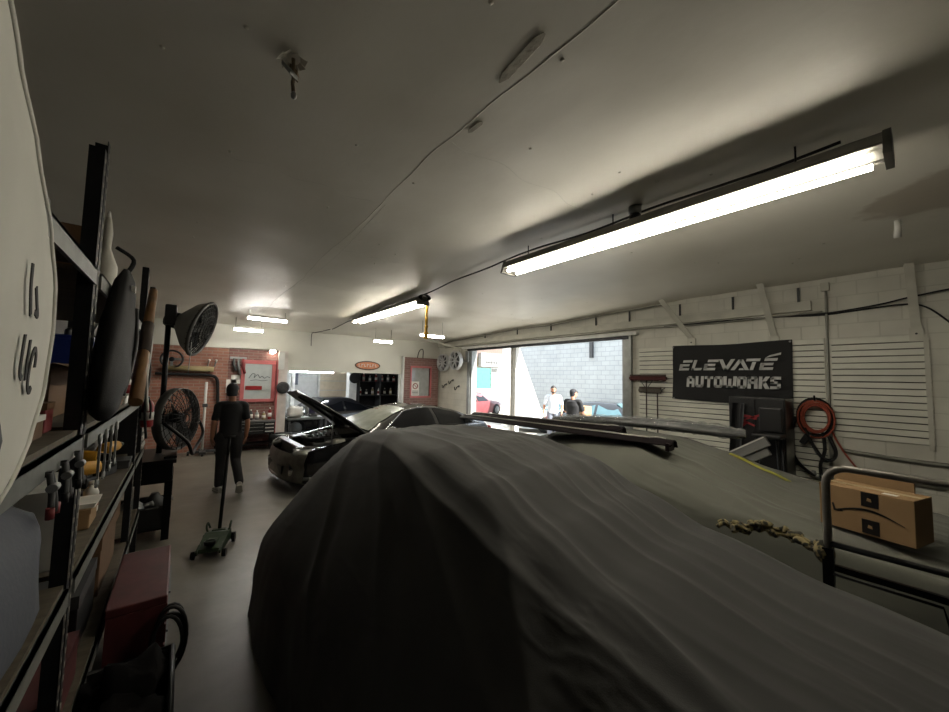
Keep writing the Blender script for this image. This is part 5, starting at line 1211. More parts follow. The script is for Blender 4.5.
# wrenches hung from the edge beam
for i, y in enumerate((2.35, 2.52, 2.70, 2.88)):
    t = thing('hanging_wrench', ('first', 'second', 'third', 'fourth')[i]+' wrench from the banner end hanging on the shelf beam', 'wrench', (SX1+0.016, y, 1.38), group='wrenches hung on the shelf beam')
    mb = MB(); mb.box((-0.004, -0.009, 0.03), (0.004, 0.009, 0.20)); mb.build('shank', 'galvanised', t)
    mb = MB(); mb.tube([(0, 0.020*math.cos(a*PI/6), 0.215+0.020*math.sin(a*PI/6)) for a in range(12)], 0.006, 5, closed=True); mb.build('ring_end', 'galvanised', t)
    mb = MB(); mb.tube([(0, 0.018*math.sin(a), 0.018-0.018*math.cos(a)+0.0) for a in (0.7, 1.2, 1.8, 2.6, 3.14, 3.7, 4.5, 5.1, 5.6)], 0.006, 5); mb.build('open_end', 'galvanised', t)
# spring clamps gripping the edge of the shelf board
for i, y in enumerate((1.52, 1.68, 1.86)):
    t = thing('spring_clamp', ('spring clamp on the shelf edge nearest the banner', 'middle spring clamp on the shelf edge', 'spring clamp on the shelf edge nearest the upright')[i], 'clamp', (SX1+0.02, y, 1.40), group='clamps on the shelf edge'); t.scale = (0.6, 0.6, 0.6); t.location.z = 1.50
    for s in (-1, 1): mb = MB(); mb.tube(smooth_path([(0.0, s*0.010, 0.20), (0.015, s*0.02, 0.10), (0.02, s*0.045, 0.0)], 5), [0.012]*11, 7); mb.build('arm', 'dark_grey', t)
    mb = MB(); mb.cyl((0.015, -0.03, 0.13), (0.015, 0.03, 0.13), 0.02, n=10); mb.build('spring', 'galvanised', t)
    for s in (-1, 1): mb = MB(); mb.cyl((0.02, s*0.045, 0.0), (0.02, s*0.05, 0.05), 0.015, n=8); mb.build('grip', 'black_plastic' if i else 'faded_red', t)
    mb = MB(); mb.box((-0.012, -0.015, 0.18), (0.01, 0.015, 0.205)); mb.build('jaw', 'black_plastic', t)

# floor clutter in front of the shelves
mat('old_red', (84, 36, 37), 0.55, var=0.35, scale=7)
t = thing('tool_chest', 'faded red steel tool chest on the floor by the shelving', 'tool chest', (-0.13, 3.3, 0)); t.scale = (0.75, 1, 0.88)
mb = MB(); mb.box((-0.17, -0.40, 0.0), (0.17, 0.40, 0.62), bev=0.012); mb.build('body', 'dark_grey', t)
mb = MB(); mb.box((-0.178, -0.41, 0.60), (0.178, 0.41, 0.655), bev=0.01); mb.build('lid', 'old_red', t)
for k in range(4):
    mb = MB(); mb.box((0.168, -0.38, 0.06+0.135*k), (0.182, 0.38, 0.18+0.135*k), bev=0.004); d = mb.build('drawer', 'old_red', t)
    mb = MB(); mb.box((0.182, -0.2, 0.15+0.135*k), (0.196, 0.2, 0.165+0.135*k)); mb.build('pull', 'grey_metal', d)
mb = MB(); mb.box((-0.17, -0.412, 0.05), (0.17, -0.40, 0.6)); mb.build('end_panel', 'old_red', t)
mb = MB(); P = []
for i in range(90):
    a = 2*PI*i/22; P.append((0.02+0.075*math.cos(a)+0.01*math.sin(a*0.4), 2.83+0.015*math.cos(a*0.21), 0.34+0.17*math.sin(a)+0.03*math.cos(a*0.27)))
mb.tube(P, 0.010, 6); single(mb, 'cable_coil', 'cable_black', 'black cable coiled on the side of the red tool chest', 'cable')
def crate(x, y, d, label, m='black_plastic', z=0.0):
    t = thing('plastic_crate', label, 'crate', (x, y, z), 0.0); w, l, h = d
    mb = MB(); mb.box((-w/2, -l/2, 0), (w/2, l/2, 0.02)); mb.build('bottom', m, t)
    for s in (-1, 1):
        mb = MB(); mb.box((s*w/2-0.012, -l/2, 0), (s*w/2+0.012, l/2, h)); mb.build('side', m, t)
        mb = MB(); mb.box((-w/2, s*l/2-0.012, 0), (w/2, s*l/2+0.012, h)); mb.build('end', m, t)
    mb = MB(); mb.tube([(-w/2, -l/2, h), (w/2, -l/2, h), (w/2, l/2, h), (-w/2, l/2, h)], 0.014, 6, closed=True); mb.build('rim', m, t)
    return t
crate(-0.14, 2.35, (0.36, 0.55, 0.42), 'black plastic crate on the floor in front of the tool chest')
crate(-0.20, 1.65, (0.40, 0.60, 0.34), 'black plastic crate on the floor nearest the camera')
mat('junk_dark', (15, 14, 14), 0.95, spec=0.1, var=0.4, scale=9)
for i, (x, y, z, s, lab) in enumerate(((-0.14, 2.45, 0.03, 0.16, 'lumpy dark cloth bundle in the far black crate'), (-0.12, 2.2, 0.03, 0.14, 'small dark cloth bundle at the near end of the far crate'), (-0.2, 1.62, 0.03, 0.18, 'dark cloth bundle in the crate nearest the camera'))):
    t = thing('rag_bundle', lab, 'rags', (x, y, z)); blob((s, s*1.0, s*1.5), (0, 0, s*1.5), 22, 14, seed=i*7, k=0.35).build('rags', 'junk_dark', t)
# ------------------------------------------------------------------ bench with the drum fan
t = thing('work_bench', 'black steel bench carrying the large floor fan', 'bench', (-0.36, 5.95, 0))
mb = MB(); mb.box((-0.36, -0.46, 0.86), (0.36, 0.46, 0.90), bev=0.006); mb.build('top', 'black_metal', t)
mb = MB(); mb.box((-0.33, -0.43, 0.64), (0.33, 0.43, 0.86)); mb.build('apron', 'black_metal', t)
for sx in (-1, 1):
    for sy in (-1, 1): mb = MB(); mb.box((sx*0.30-0.035, sy*0.40-0.035, 0), (sx*0.30+0.035, sy*0.40+0.035, 0.66)); mb.build('leg', 'black_metal', t)
mb = MB(); mb.box((-0.33, -0.43, 0.12), (0.33, 0.43, 0.14)); mb.build('lower_shelf', 'black_metal', t)
def cage_fan(label, loc, axis, r, depth, stand, m='fan_grey'):
    t = thing('drum_fan', label, 'fan', loc); ax = Vector(axis).normalized()
    q = Vector((0, 0, 1)).rotation_difference(ax).to_matrix().to_4x4(); M = Matrix.Translation((0, 0, stand)) @ q
    mb = MB(); mb.lathe([(r*0.97, -depth/2), (r, -depth/2), (r, depth/2), (r*0.97, depth/2)], 32, M, closed=True); mb.build('drum', m, t)
    for s, nm in ((1, 'front_grille'), (-1, 'rear_grille')):
        mb = MB()
        for k in range(1, 7):
            rr = r*k/6.5; dd = s*(depth/2+0.05*(1-(k/6.5)**2)); mb.tube([M @ Vector((rr*math.cos(a*PI/14), rr*math.sin(a*PI/14), dd)) for a in range(28)], 0.004, 4, closed=True)
        for k in range(24):
            a = 2*PI*k/24; mb.tube([M @ Vector((r*u*math.cos(a+0.3*u), r*u*math.sin(a+0.3*u), s*(depth/2+0.05*(1-u*u)))) for u in (0.12, 0.4, 0.7, 1.0)], 0.004, 4)
        mb.build(nm, 'black_metal', t)
    mb = MB(); mb.lathe([(0.07, -depth/2-0.06), (0.09, -0.04), (0.07, 0.05), (0.0, 0.06)], 14, M); mb.build('motor', 'black_metal', t)
    for k in range(4):
        a0 = k*PI/2; mb = MB()
        mb.grid(lambda u, v: M @ Vector((lerp(0.07, r*0.92, u)*math.cos(a0+lerp(-0.28, 0.28, v)), lerp(0.07, r*0.92, u)*math.sin(a0+lerp(-0.28, 0.28, v)), lerp(-0.05, 0.05, v))), 6, 5); mb.build('blade', 'dark_grey', t)
    return t, M
mat('fan_grey', (92, 92, 90), 0.45, 0.5)
t, M = cage_fan('large round floor fan standing on the black bench', (-0.02, 5.9, 0.90), (0.86, -0.5, 0.02), 0.38, 0.10, 0.43)
mb = MB(); mb.tube(smooth_path([(-0.12, -0.40, 0.42), (0.1, -0.42, 0.2), (0.16, -0.3, 0.03), (0.2, 0.1, 0.03), (0.28, 0.36, 0.2), (0.2, 0.38, 0.42)], 5), 0.018, 8); mb.build('yoke', 'black_metal', t)
mb = MB(); mb.box((-0.1, -0.3, 0.0), (0.02, 0.3, 0.02)); mb.build('base', 'black_metal', t)
t = thing('drum_fan', 'grey caged fan with conical back, fixed high on a pole', 'fan', (0.0, 6.0, 2.1))
q = Vector((0, 0, 1)).rotation_difference(Vector((0.90, -0.30, -0.30)).normalized()).to_matrix().to_4x4(); M = Matrix.Translation((0.06, 0, 0.42)) @ q
mb = MB(); mb.tube([M @ Vector((0.36*math.cos(a*PI/18), 0.36*math.sin(a*PI/18), 0.12)) for a in range(36)], 0.020, 8, closed=True); mb.build('rim', 'fan_grey', t)
mb = MB(); mb.lathe([(0.10, -0.16), (0.20, -0.08), (0.30, 0.0), (0.345, 0.07), (0.355, 0.11), (0.345, 0.11), (0.335, 0.07), (0.29, 0.005), (0.19, -0.07), (0.09, -0.15)], 32, M, closed=True); mb.build('rear_cowl', 'fan_pale', t)
for s, nm in ((1, 'front_grille'), (-1, 'rear_grille')):
    mb = MB()
    for k in range(1, 8): rr = 0.36*k/7.2; mb.tube([M @ Vector((rr*math.cos(a*PI/14), rr*math.sin(a*PI/14), (0.20-0.09*(k/7)**2) if s > 0 else (-0.17+0.27*(k/7)))) for a in range(28)], 0.004, 4, closed=True)
    for k in range(28): a = 2*PI*k/28; mb.tube([M @ Vector((0.36*u*math.cos(a+0.2*u), 0.36*u*math.sin(a+0.2*u), (0.20-0.09*u*u) if s > 0 else (-0.17+0.27*u))) for u in (0.1, 0.4, 0.7, 1.0)], 0.004, 4)
    mb.build(nm, 'black_metal', t)
mb = MB(); mb.lathe([(0.04, -0.30), (0.10, -0.28), (0.11, -0.12), (0.07, 0.02), (0.0, 0.04)], 16, M); mb.build('motor', 'black_metal', t)
for k in range(4):
    a0 = k*PI/2; mb = MB(); mb.grid(lambda u, v: M @ Vector((lerp(0.07, 0.30, u)*math.cos(a0+lerp(-0.28, 0.28, v)), lerp(0.07, 0.30, u)*math.sin(a0+lerp(-0.28, 0.28, v)), 0.06+lerp(-0.03, 0.03, v))), 6, 5); mb.build('blade', 'dark_grey', t)
mat('fan_pale', (150, 150, 145), 0.5, 0.3)
mb = MB(); mb.cyl((-0.18, 0.05, -1.2), (-0.18, 0.05, 0.62), 0.03, n=10); mb.build('pole', 'black_metal', t)
mb = MB(); mb.box((-0.22, -0.08, 0.40), (-0.10, 0.14, 0.66), bev=0.02); mb.build('control_box', 'black_plastic', t)
mb = MB(); mb.tube(smooth_path([(0.05, -0.15, 0.3), (0.06, -0.2, 0.1), (0.05, -0.18, -0.2)], 5), 0.005, 5); mb.build('pull_chain', 'galvanised', t)
t = thing('fire_extinguisher', 'red fire extinguisher hung on the third shelving bay', 'extinguisher', (-0.235, 4.50, 1.40)); t.scale = (0.8, 0.8, 0.8); mb = MB(); mb.box((-0.07, -0.03, 0.1), (-0.03, 0.03, 0.2)); mb.build('bracket', 'black_metal', t)
mb = MB(); mb.lathe([(0.05, 0), (0.058, 0.02), (0.058, 0.24), (0.04, 0.29), (0.02, 0.31)], 14); mb.build('cylinder', 'red_paint', t)
mb = MB(); mb.lathe([(0.059, 0.08), (0.059, 0.17)], 14); mb.build('label_band', 'paper', t)
mb = MB(); mb.cbox((0, 0.02, 0.33), (0.02, 0.09, 0.03)); mb.cyl((0, 0, 0.30), (0, 0, 0.34), 0.014, n=8); mb.build('handle', 'black_metal', t)
mb = MB(); mb.tube(smooth_path([(0, -0.02, 0.32), (0.03, -0.07, 0.25), (0.03, -0.075, 0.1)], 5), 0.010, 6); mb.build('hose', 'rubber', t)
t = thing('parts_organiser', 'black rack of small white drawers between the uprights', 'organiser', (-0.42, 5.0, 1.122))
mb = MB(); mb.box((-0.14, -0.2, 0), (0.14, 0.2, 0.46)); mb.build('frame', 'black_plastic', t)
for i in range(5):
    for j in range(4): mb = MB(); mb.box((0.14, -0.18+0.09*j, 0.03+0.085*i), (0.152, -0.12+0.09*j, 0.065+0.085*i)); mb.build('drawer', 'white_plastic', t)
bottle(-0.36, 4.85, 1.682, 0.26, 0.04, 'white_plastic', 'tall white bottle on the third bay shelf')
bottle(-0.40, 5.1, 1.682, 0.22, 0.04, 'galvanised', 'silver can on the third bay shelf')
# crate of parts under the bench
crate(-0.3, 5.8, (0.5, 0.5, 0.22), 'black crate of parts under the fan bench', z=0.142)
for i, (x, y, r, lab, m) in enumerate(((-0.38, 5.72, 0.13, 'round grey pump in the crate under the bench', 'grey_metal'), (-0.18, 5.85, 0.11, 'smaller round pump in the crate under the bench', 'dark_grey'))):
    t = thing('pump', lab, 'pump', (x, y, 0.165)); mb = MB(); mb.lathe([(r*0.6, 0), (r, 0.05), (r, 0.2), (r*0.5, 0.26), (r*0.3, 0.30)], 14); mb.build('body', m, t)
    mb = MB(); mb.cyl((0, 0, 0.16), (r*1.5, -0.03, 0.22), 0.03, n=8); mb.build('outlet', 'galvanised', t)

# ------------------------------------------------------------------ floor jack
mat('jack_green', (46, 64, 42), 0.45, 0.1, var=0.3, scale=12)
t = thing('floor_jack', 'low green floor jack with upright black handle on the bare floor', 'floor jack', (0.37, 4.90, 0), 1.25); t.scale = (0.62, 0.85, 0.9)
for s in (-1, 1):
    mb = MB(); mb.prism([(-0.34, 0.05), (0.30, 0.05), (0.34, 0.10), (0.22, 0.15), (-0.2, 0.13), (-0.36, 0.09)], plane_M((0, s*0.12-0.01, 0), (0, -1, 0) if False else (1, 0, 0), (0, 0, 1)), -0.02); mb.build('side_plate', 'jack_green', t)
    for x, r in ((-0.30, 0.045), (0.28, 0.06)): mb = MB(); mb.cyl((x, s*0.14, r), (x, s*0.18, r), r, n=14); mb.build('wheel', 'black_metal', t)
mb = MB(); mb.bar((0.2, 0, 0.11), (-0.26, 0, 0.15), 0.10, 0.05); mb.build('lift_arm', 'jack_green', t)
mb = MB(); mb.lathe([(0.0, 0.14), (0.06, 0.14), (0.065, 0.18), (0.05, 0.185), (0.045, 0.165), (0.0, 0.165)], 14, Matrix.Translation((-0.27, 0, 0))); mb.build('saddle', 'black_metal', t)
mb = MB(); mb.cyl((0.24, 0, 0.08), (0.05, 0, 0.12), 0.045, n=12); mb.build('ram', 'galvanised', t)
mb = MB(); mb.prism([(-0.30, 0.06), (0.28, 0.06), (0.28, 0.17), (0.1, 0.185), (-0.3, 0.10)], plane_M((0, 0.13, 0), (1, 0, 0), (0, 0, 1)), 0.26); mb.build('frame_cover', 'jack_green', t)
mb = MB(); mb.cbox((0.24, 0, 0.14), (0.09, 0.16, 0.10), bev=0.015); mb.build('handle_socket', 'jack_green', t)
for s in (-1, 1): mb = MB(); mb.tube(smooth_path([(0.2, s*0.10, 0.13), (0.18, s*0.13, 0.22), (0.24, s*0.13, 0.27), (0.28, s*0.11, 0.2)], 4), 0.012, 6); mb.build('carry_handle', 'jack_green', t)
R0 = Matrix.Rotation(-1.25, 4, 'Z'); q = R0 @ Vector((0.11, 0.35, 0)); q = Vector((q.x/0.62, q.y/0.85, 1.28)) 
mb = MB(); mb.cyl((0.24, 0, 0.15), (0.24*0.2+q.x*0.8, q.y*0.8, 1.05), 0.022, n=10); mb.cyl((0.24*0.2+q.x*0.8, q.y*0.8, 1.05), (q.x, q.y, 1.28), 0.017, n=10); mb.build('handle', 'black_metal', t)
mb = MB(); u = R0 @ Vector((0.07, -0.0, 0)); mb.cyl((q.x-u.x, q.y-u.y, 1.28), (q.x+u.x, q.y+u.y, 1.28), 0.016, n=8); mb.build('cross_bar', 'rubber', t)
# ------------------------------------------------------------------ back wall
mat('frame_red', (178, 96, 96), 0.45, var=0.15); mat('mirror_grey', (176, 182, 180), 0.12, spec=0.7, var=0.1); mat('ink', (34, 36, 44), 0.6)
t = thing('framed_whiteboard', 'red-framed glossy board with dark handwriting on the brick wall', 'whiteboard', (1.57, BY-0.05, 1.2))
mb = MB(); mb.box((-0.34, -0.01, 0.03), (0.34, 0.01, 1.02)); mb.build('board', 'mirror_grey', t)
for lo, hi in (((-0.40, -0.03, 0.98), (0.40, 0.015, 1.08)), ((-0.40, -0.03, -0.02), (0.40, 0.015, 0.06)), ((-0.40, -0.03, 0.06), (-0.31, 0.015, 0.98)), ((0.31, -0.03, 0.06), (0.40, 0.015, 0.98))):
    mb = MB(); mb.box(lo, hi, bev=0.008); mb.build('frame_rail', 'frame_red', t)
mb = MB(); mb.tube(smooth_path([(-0.22, -0.014, 0.60), (-0.14, -0.014, 0.72), (-0.08, -0.014, 0.70), (-0.10, -0.014, 0.62), (-0.02, -0.014, 0.70), (0.03, -0.014, 0.62), (0.08, -0.014, 0.66), (0.14, -0.014, 0.61), (0.20, -0.014, 0.65), (0.27, -0.014, 0.62)], 6), 0.007, 5); mb.build('handwriting', 'ink', t)
mb = MB(); mb.tube(smooth_path([(-0.18, -0.014, 0.54), (-0.05, -0.014, 0.56), (0.1, -0.014, 0.54), (0.22, -0.014, 0.56)], 5), 0.005, 5); mb.build('handwriting', 'ink', t)
for i, (x, z, w, h, m, lab) in enumerate(((0.98, 1.42, 0.22, 0.34, 'paper', 'white notice sheet on the brick wall beside the walking man'), (1.10, 1.66, 0.26, 0.22, 'paper', 'higher white notice sheet left of the red-framed board'))):
    mb = MB(); mb.box((x-w/2, BY-0.038, z), (x+w/2, BY-0.032, z+h)); single(mb, 'notice', m, lab, 'notice')
mb = MB(); mb.box((1.28, BY-0.085, 1.50), (1.66, BY-0.08, 1.60)); single(mb, 'notice', 'red_paint', 'red sticker strip low on the framed board', 'sticker')
# cap and tools hung left of the board
t = thing('hanging_tools', 'air tools hung on a hook left of the red frame', 'tool', (1.10, BY-0.12, 1.85))
for i, (x, h, m) in enumerate(((-0.10, 0.32, 'dark_grey'), (0.0, 0.42, 'grey_metal'), (0.10, 0.38, 'faded_red'))):
    mb = MB(); mb.tube([(x, 0, 0.45), (x, -0.02, 0.45-h*0.5), (x+0.05, -0.02, 0.45-h)], [0.02, 0.035, 0.03], 8); mb.build('air_tool', m, t)
mb = MB(); mb.box((-0.18, 0.06, 0.44), (0.18, 0.085, 0.50)); mb.build('hook_rail', 'galvanised', t)
# tan tube on a rail and a long black hose
mat('tan_tube', (150, 136, 98), 0.6)
t = thing('wall_duct', 'long tan tube held horizontally on the brick wall', 'tube', (0.15, BY-0.10, 1.93))
mb = MB(); mb.cyl((-0.5, 0, 0.08), (0.44, 0, 0.08), 0.065, n=14); mb.build('tube', 'tan_tube', t)
for x in (-0.4, 0.35): mb = MB(); mb.box((x-0.02, -0.07, 0.0), (x+0.02, 0.10, 0.02)); mb.build('bracket', 'black_metal', t)
tubething('black_hose', [(-0.5, BY-0.1, 1.88), (0.1, BY-0.1, 1.87), (0.5, BY-0.1, 1.86), (0.66, BY-0.1, 1.78), (0.70, BY-0.1, 1.5), (0.72, BY-0.1, 1.0), (0.70, BY-0.1, 0.5), (0.74, BY-0.12, 0.02)], 0.035, 'rubber', 'thick black hose running along the brick wall and down', 'hose')
for i, x in enumerate((0.46, 0.60)):
    t = thing('wall_clip', ('left', 'right')[i]+' silver clip above the end of the tan tube', 'clip', (x, BY-0.09, 2.06)); mb = MB(); mb.bar((0, 0, 0), (0.03, -0.02, 0.16), 0.03, 0.02); mb.build('arm', 'galvanised', t); mb = MB(); mb.ball((0.03, -0.02, 0.17), 0.03, 8, 6); mb.build('knob', 'white_plastic', t)
# steering wheel hung on the wall
mat('wheel_black', (20, 20, 21), 0.4)
t = thing('steering_wheel', 'sports steering wheel hung on the brick wall by the fan pole', 'steering wheel', (-0.22, BY-0.10, 2.02)); M = Matrix.Translation((0, 0, 0.2)) @ Matrix.Rotation(PI/2, 4, 'X')
mb = MB(); mb.tube([M @ Vector((0.20*math.cos(a*PI/16), 0.20*math.sin(a*PI/16), 0.04)) for a in range(32)], 0.022, 8, closed=True); mb.build('rim', 'wheel_black', t)
for k in range(3):
    a = PI*(0.5 if k == 2 else k)*1.0 - (PI/2 if k == 2 else 0) * 2; mb = MB(); mb.bar(M @ Vector((0.03*math.cos(a), 0.03*math.sin(a), 0.02)), M @ Vector((0.19*math.cos(a), 0.19*math.sin(a), 0.04)), 0.05, 0.012, up=(0, 1, 0)); mb.build('spoke', 'galvanised', t)
mb = MB(); mb.lathe([(0.055, 0.0), (0.055, 0.04), (0.03, 0.05)], 14, M); mb.build('hub', 'wheel_black', t)
mb = MB(); mb.cyl((0, 0.10, 0.2), (0, 0.0, 0.2), 0.02, n=8); mb.build('peg', 'galvanised', t)
# upright white pole on a foot
t = thing('transmission_jack', 'tall white jack pole on a flat dark base near the brick wall', 'jack', (0.45, 10.75, 0))
mb = MB(); mb.cyl((0, 0, 0.06), (0, 0, 1.70), 0.028, n=10); mb.build('pole', 'white_paint', t)
mb = MB(); mb.box((-0.28, -0.06, 0.05), (0.28, 0.06, 0.10)); mb.box((-0.06, -0.28, 0.05), (0.06, 0.28, 0.10)); mb.build('base', 'dark_grey', t)
for x, y in ((-0.26, 0), (0.26, 0), (0, -0.26), (0, 0.26)): mb = MB(); mb.cyl((x-0.02, y, 0.03), (x+0.02, y, 0.03), 0.03, n=10); mb.build('caster', 'rubber', t)
mb = MB(); mb.cbox((0.0, -0.03, 1.15), (0.10, 0.08, 0.08), bev=0.01); mb.build('collar', 'dark_grey', t)
t = thing('waste_drum', 'dark grey drum beside the white jack pole', 'drum', (0.89, 10.82, 0)); t.scale = (0.6, 0.6, 1)
mb = MB(); mb.lathe([(0.20, 0.0), (0.22, 0.01), (0.22, 0.78), (0.20, 0.80), (0.0, 0.80)], 18); mb.build('body', 'dark_grey', t)
for z in (0.25, 0.52): mb = MB(); mb.lathe([(0.22, z-0.02), (0.232, z), (0.22, z+0.02)], 18); mb.build('hoop', 'black_metal', t)
mb = MB(); mb.lathe([(0.03, 0.8), (0.03, 1.05), (0.02, 1.1)], 10, Matrix.Translation((0.05, 0.0, 0))); mb.build('filler_pipe', 'white_plastic', t)
# roller tool cabinet and bench below the board
t = thing('roller_cabinet', 'black roller tool cabinet with open lower rack under the red-framed board', 'tool cabinet', (1.48, 10.85, 0))
mb = MB(); mb.box((-0.46, -0.24, 0.70), (0.46, 0.24, 0.74), bev=0.006); mb.build('top', 'grey_metal', t)
mb = MB(); mb.box((-0.45, -0.23, 0.40), (0.45, 0.23, 0.70)); mb.build('body', 'black_metal', t)
for k in range(3):
    mb = MB(); mb.box((-0.43, -0.245, 0.42+0.09*k), (0.20, -0.23, 0.50+0.09*k)); d = mb.build('drawer', 'black_plastic', t)
    mb = MB(); mb.box((-0.42, -0.26, 0.485+0.09*k), (0.19, -0.245, 0.495+0.09*k)); mb.build('pull', 'galvanised', d)
    mb = MB(); mb.box((0.22, -0.245, 0.42+0.09*k), (0.43, -0.23, 0.50+0.09*k)); d = mb.build('drawer', 'black_plastic', t)
    mb = MB(); mb.box((0.23, -0.26, 0.455+0.09*k), (0.42, -0.245, 0.475+0.09*k)); mb.build('pull', 'white_plastic', d)
for sx in (-1, 1):
    for sy in (-1, 1): mb = MB(); mb.box((sx*0.42-0.02, sy*0.20-0.02, 0.08), (sx*0.42+0.02, sy*0.20+0.02, 0.40)); mb.build('leg', 'black_metal', t); mb = MB(); mb.cyl((sx*0.42-0.02, sy*0.2, 0.04), (sx*0.42+0.02, sy*0.2, 0.04), 0.04, n=10); mb.build('caster', 'rubber', t)
mb = MB(); mb.box((-0.44, -0.22, 0.14), (0.44, 0.22, 0.16)); mb.build('lower_shelf', 'black_metal', t)
mat('pink_plastic', (190, 120, 122), 0.5)
cols = (('white_plastic', 'white'), ('pink_plastic', 'pink'), ('dark_grey', 'dark grey'), ('galvanised', 'silver'), ('tan_tube', 'tan'), ('red_paint', 'red'))
for i, (m, nm) in enumerate(cols):
    bottle(1.12+0.145*i, 10.86+0.05*(i % 2), 0.742, 0.20+0.05*((i*3) % 4)/1.5, 0.045, m, nm+' fluid bottle standing on the roller tool cabinet')
smallbox('parts_box', 1.18, 10.70, 0.742, (0.16, 0.1, 0.12), 'black_plastic', 'small black box on the left of the roller tool cabinet')
for i in range(2):
    t = thing('spare_tyre', ('lower', 'upper')[i]+' tyre lying by the foot of the white pillar', 'tyre', (2.10, 10.55, 0.0+0.2*i)); mb = MB(); mb.lathe([(0.17, 0.02), (0.26, 0.0), (0.29, 0.04), (0.29, 0.15), (0.26, 0.19), (0.17, 0.17)], 22, closed=True); mb.build('tyre', 'rubber', t)
    mb = MB(); mb.lathe([(0.165, 0.03), (0.165, 0.16), (0.15, 0.16), (0.15, 0.03)], 22, closed=True); mb.build('rim', 'galvanised', t)
# pillar of the opening
mat('pillar_paint', (196, 188, 180), 0.55, var=0.15)
mb = MB(); mb.box((2.02, BY-0.16, 0), (2.24, BY+0.16, 2.55)); pl = struct(mb, 'trim_8', 'pillar_paint')
mb = MB(); mb.box((1.99, BY-0.18, 0), (2.02, BY-0.02, 2.3)); struct(mb, 'edge_board', 'frame_red', pl)
mb = MB(); mb.box((2.0, BY-0.22, 2.05), (2.15, BY-0.16, 2.52), bev=0.01); single(mb, 'breaker_box', 'white_paint', 'narrow white breaker box high on the white pillar', 'electrical box')
t = thing('round_vent', 'round dark grey disc fixed to the white pillar by the bonnet tip', 'disc', (2.14, BY-0.22, 1.40)); M = Matrix.Translation((0, 0, 0.16)) @ Matrix.Rotation(PI/2, 4, 'X')
mb = MB(); mb.lathe([(0.15, -0.05), (0.165, 0.0), (0.155, 0.04), (0.10, 0.05), (0.0, 0.052)], 20, M); mb.build('disc', 'dark_grey', t)
for k in range(3): mb = MB(); mb.tube([M @ Vector(((0.05+0.03*k)*math.cos(a*PI/8), (0.05+0.03*k)*math.sin(a*PI/8), 0.052)) for a in range(16)], 0.005, 4, closed=True); mb.build('ring', 'black_metal', t)
# oval sign on the header
mat('sign_orange', (196, 128, 92), 0.6, var=0.3, scale=12)
t = thing('oval_sign', 'small oval orange sign with dark rim on the white header', 'sign', (4.58, BY-0.02, 2.13)); 
def oval(a, b, n=28): return [(a*math.cos(2*PI*k/n), b*math.sin(2*PI*k/n)) for k in range(n)]
OM = plane_M((0, 0, 0.13), (1, 0, 0), (0, 0, 1))
mb = MB(); mb.prism(oval(0.42, 0.145), OM, 0.012); mb.build('rim', 'grip_dark', t)
mb = MB(); mb.prism(oval(0.375, 0.11), plane_M((0, -0.012, 0.13), (1, 0, 0), (0, 0, 1)), 0.006); mb.build('face', 'sign_orange', t)
mb = MB()
for k in range(7): x = -0.27+0.09*k; mb.box((x-0.03, -0.022, 0.085), (x-0.012, -0.017, 0.18)); mb.box((x-0.03, -0.022, 0.15 if k % 2 else 0.09), (x+0.03, -0.017, 0.17 if k % 2 else 0.108))
mb.build('lettering', 'white_paint', t)
# brick-faced partition with red window by the corner
t = thing('window_partition', 'brick-faced partition with a red-framed window by the corner', 'partition', (6.49, BY-0.08, 0))
brick_mat('partition_brick', (136, 100, 92), (118, 84, 78), (140, 116, 108), 0.22, 0.075, 0.012, 0.75, 0.4, 'XZ', 0.3)
for lo, hi in (((-0.70, -0.05, 0), (-0.42, 0.08, 2.60)), ((0.38, -0.05, 0), (0.70, 0.08, 2.60)), ((-0.42, -0.05, 2.29), (0.38, 0.08, 2.60)), ((-0.42, -0.05, 0), (0.38, 0.08, 1.24))): mb = MB(); mb.box(lo, hi); mb.build('brick_face', 'partition_brick', t)
for lo, hi in (((-0.44, -0.07, 2.25), (0.40, -0.04, 2.31)), ((-0.44, -0.07, 1.22), (0.40, -0.04, 1.28)), ((-0.44, -0.07, 1.28), (-0.39, -0.04, 2.25)), ((0.34, -0.07, 1.28), (0.40, -0.04, 2.25))): mb = MB(); mb.box(lo, hi); mb.build('window_frame', 'frame_red', t)
mat('pane_grey', (150, 152, 148), 0.12, spec=0.7); mb = MB(); mb.box((-0.39, 0.0, 1.28), (0.34, 0.012, 2.25)); mb.build('pane', 'pane_grey', t)
mb = MB(); mb.box((-0.72, -0.07, 0), (-0.68, 0.08, 2.62)); mb.build('edge_trim', 'white_paint', t)
mb = MB(); mb.box((-0.36, -0.012, 1.3), (-0.06, -0.004, 1.78)); s = mb.build('notice_sheet', 'paper', t)
mb = MB(); mb.tube([(-0.21+0.09*math.cos(a*PI/12), -0.016, 1.62+0.09*math.sin(a*PI/12)) for a in range(24)], 0.014, 5, closed=True); mb.bar((-0.27, -0.016, 1.68), (-0.15, -0.016, 1.56), 0.01, 0.022, up=(0, 1, 0)); mb.build('ban_symbol', 'red_paint', s)
mb = MB()
for k in range(3): mb.box((-0.33, -0.016, 1.34+0.05*k), (-0.09, -0.013, 1.36+0.05*k))
mb.build('text_lines', 'ink', s)
tubething('lamp_cable', [(6.3, BY-0.15, 2.6), (6.32, BY-0.2, 2.8), (6.42, BY-0.2, 2.9), (6.5, BY-0.18, 2.85), (6.52, BY-0.14, 2.6)], 0.014, 'cable_black', 'looped black cable on top of the brick-faced partition', 'cable')
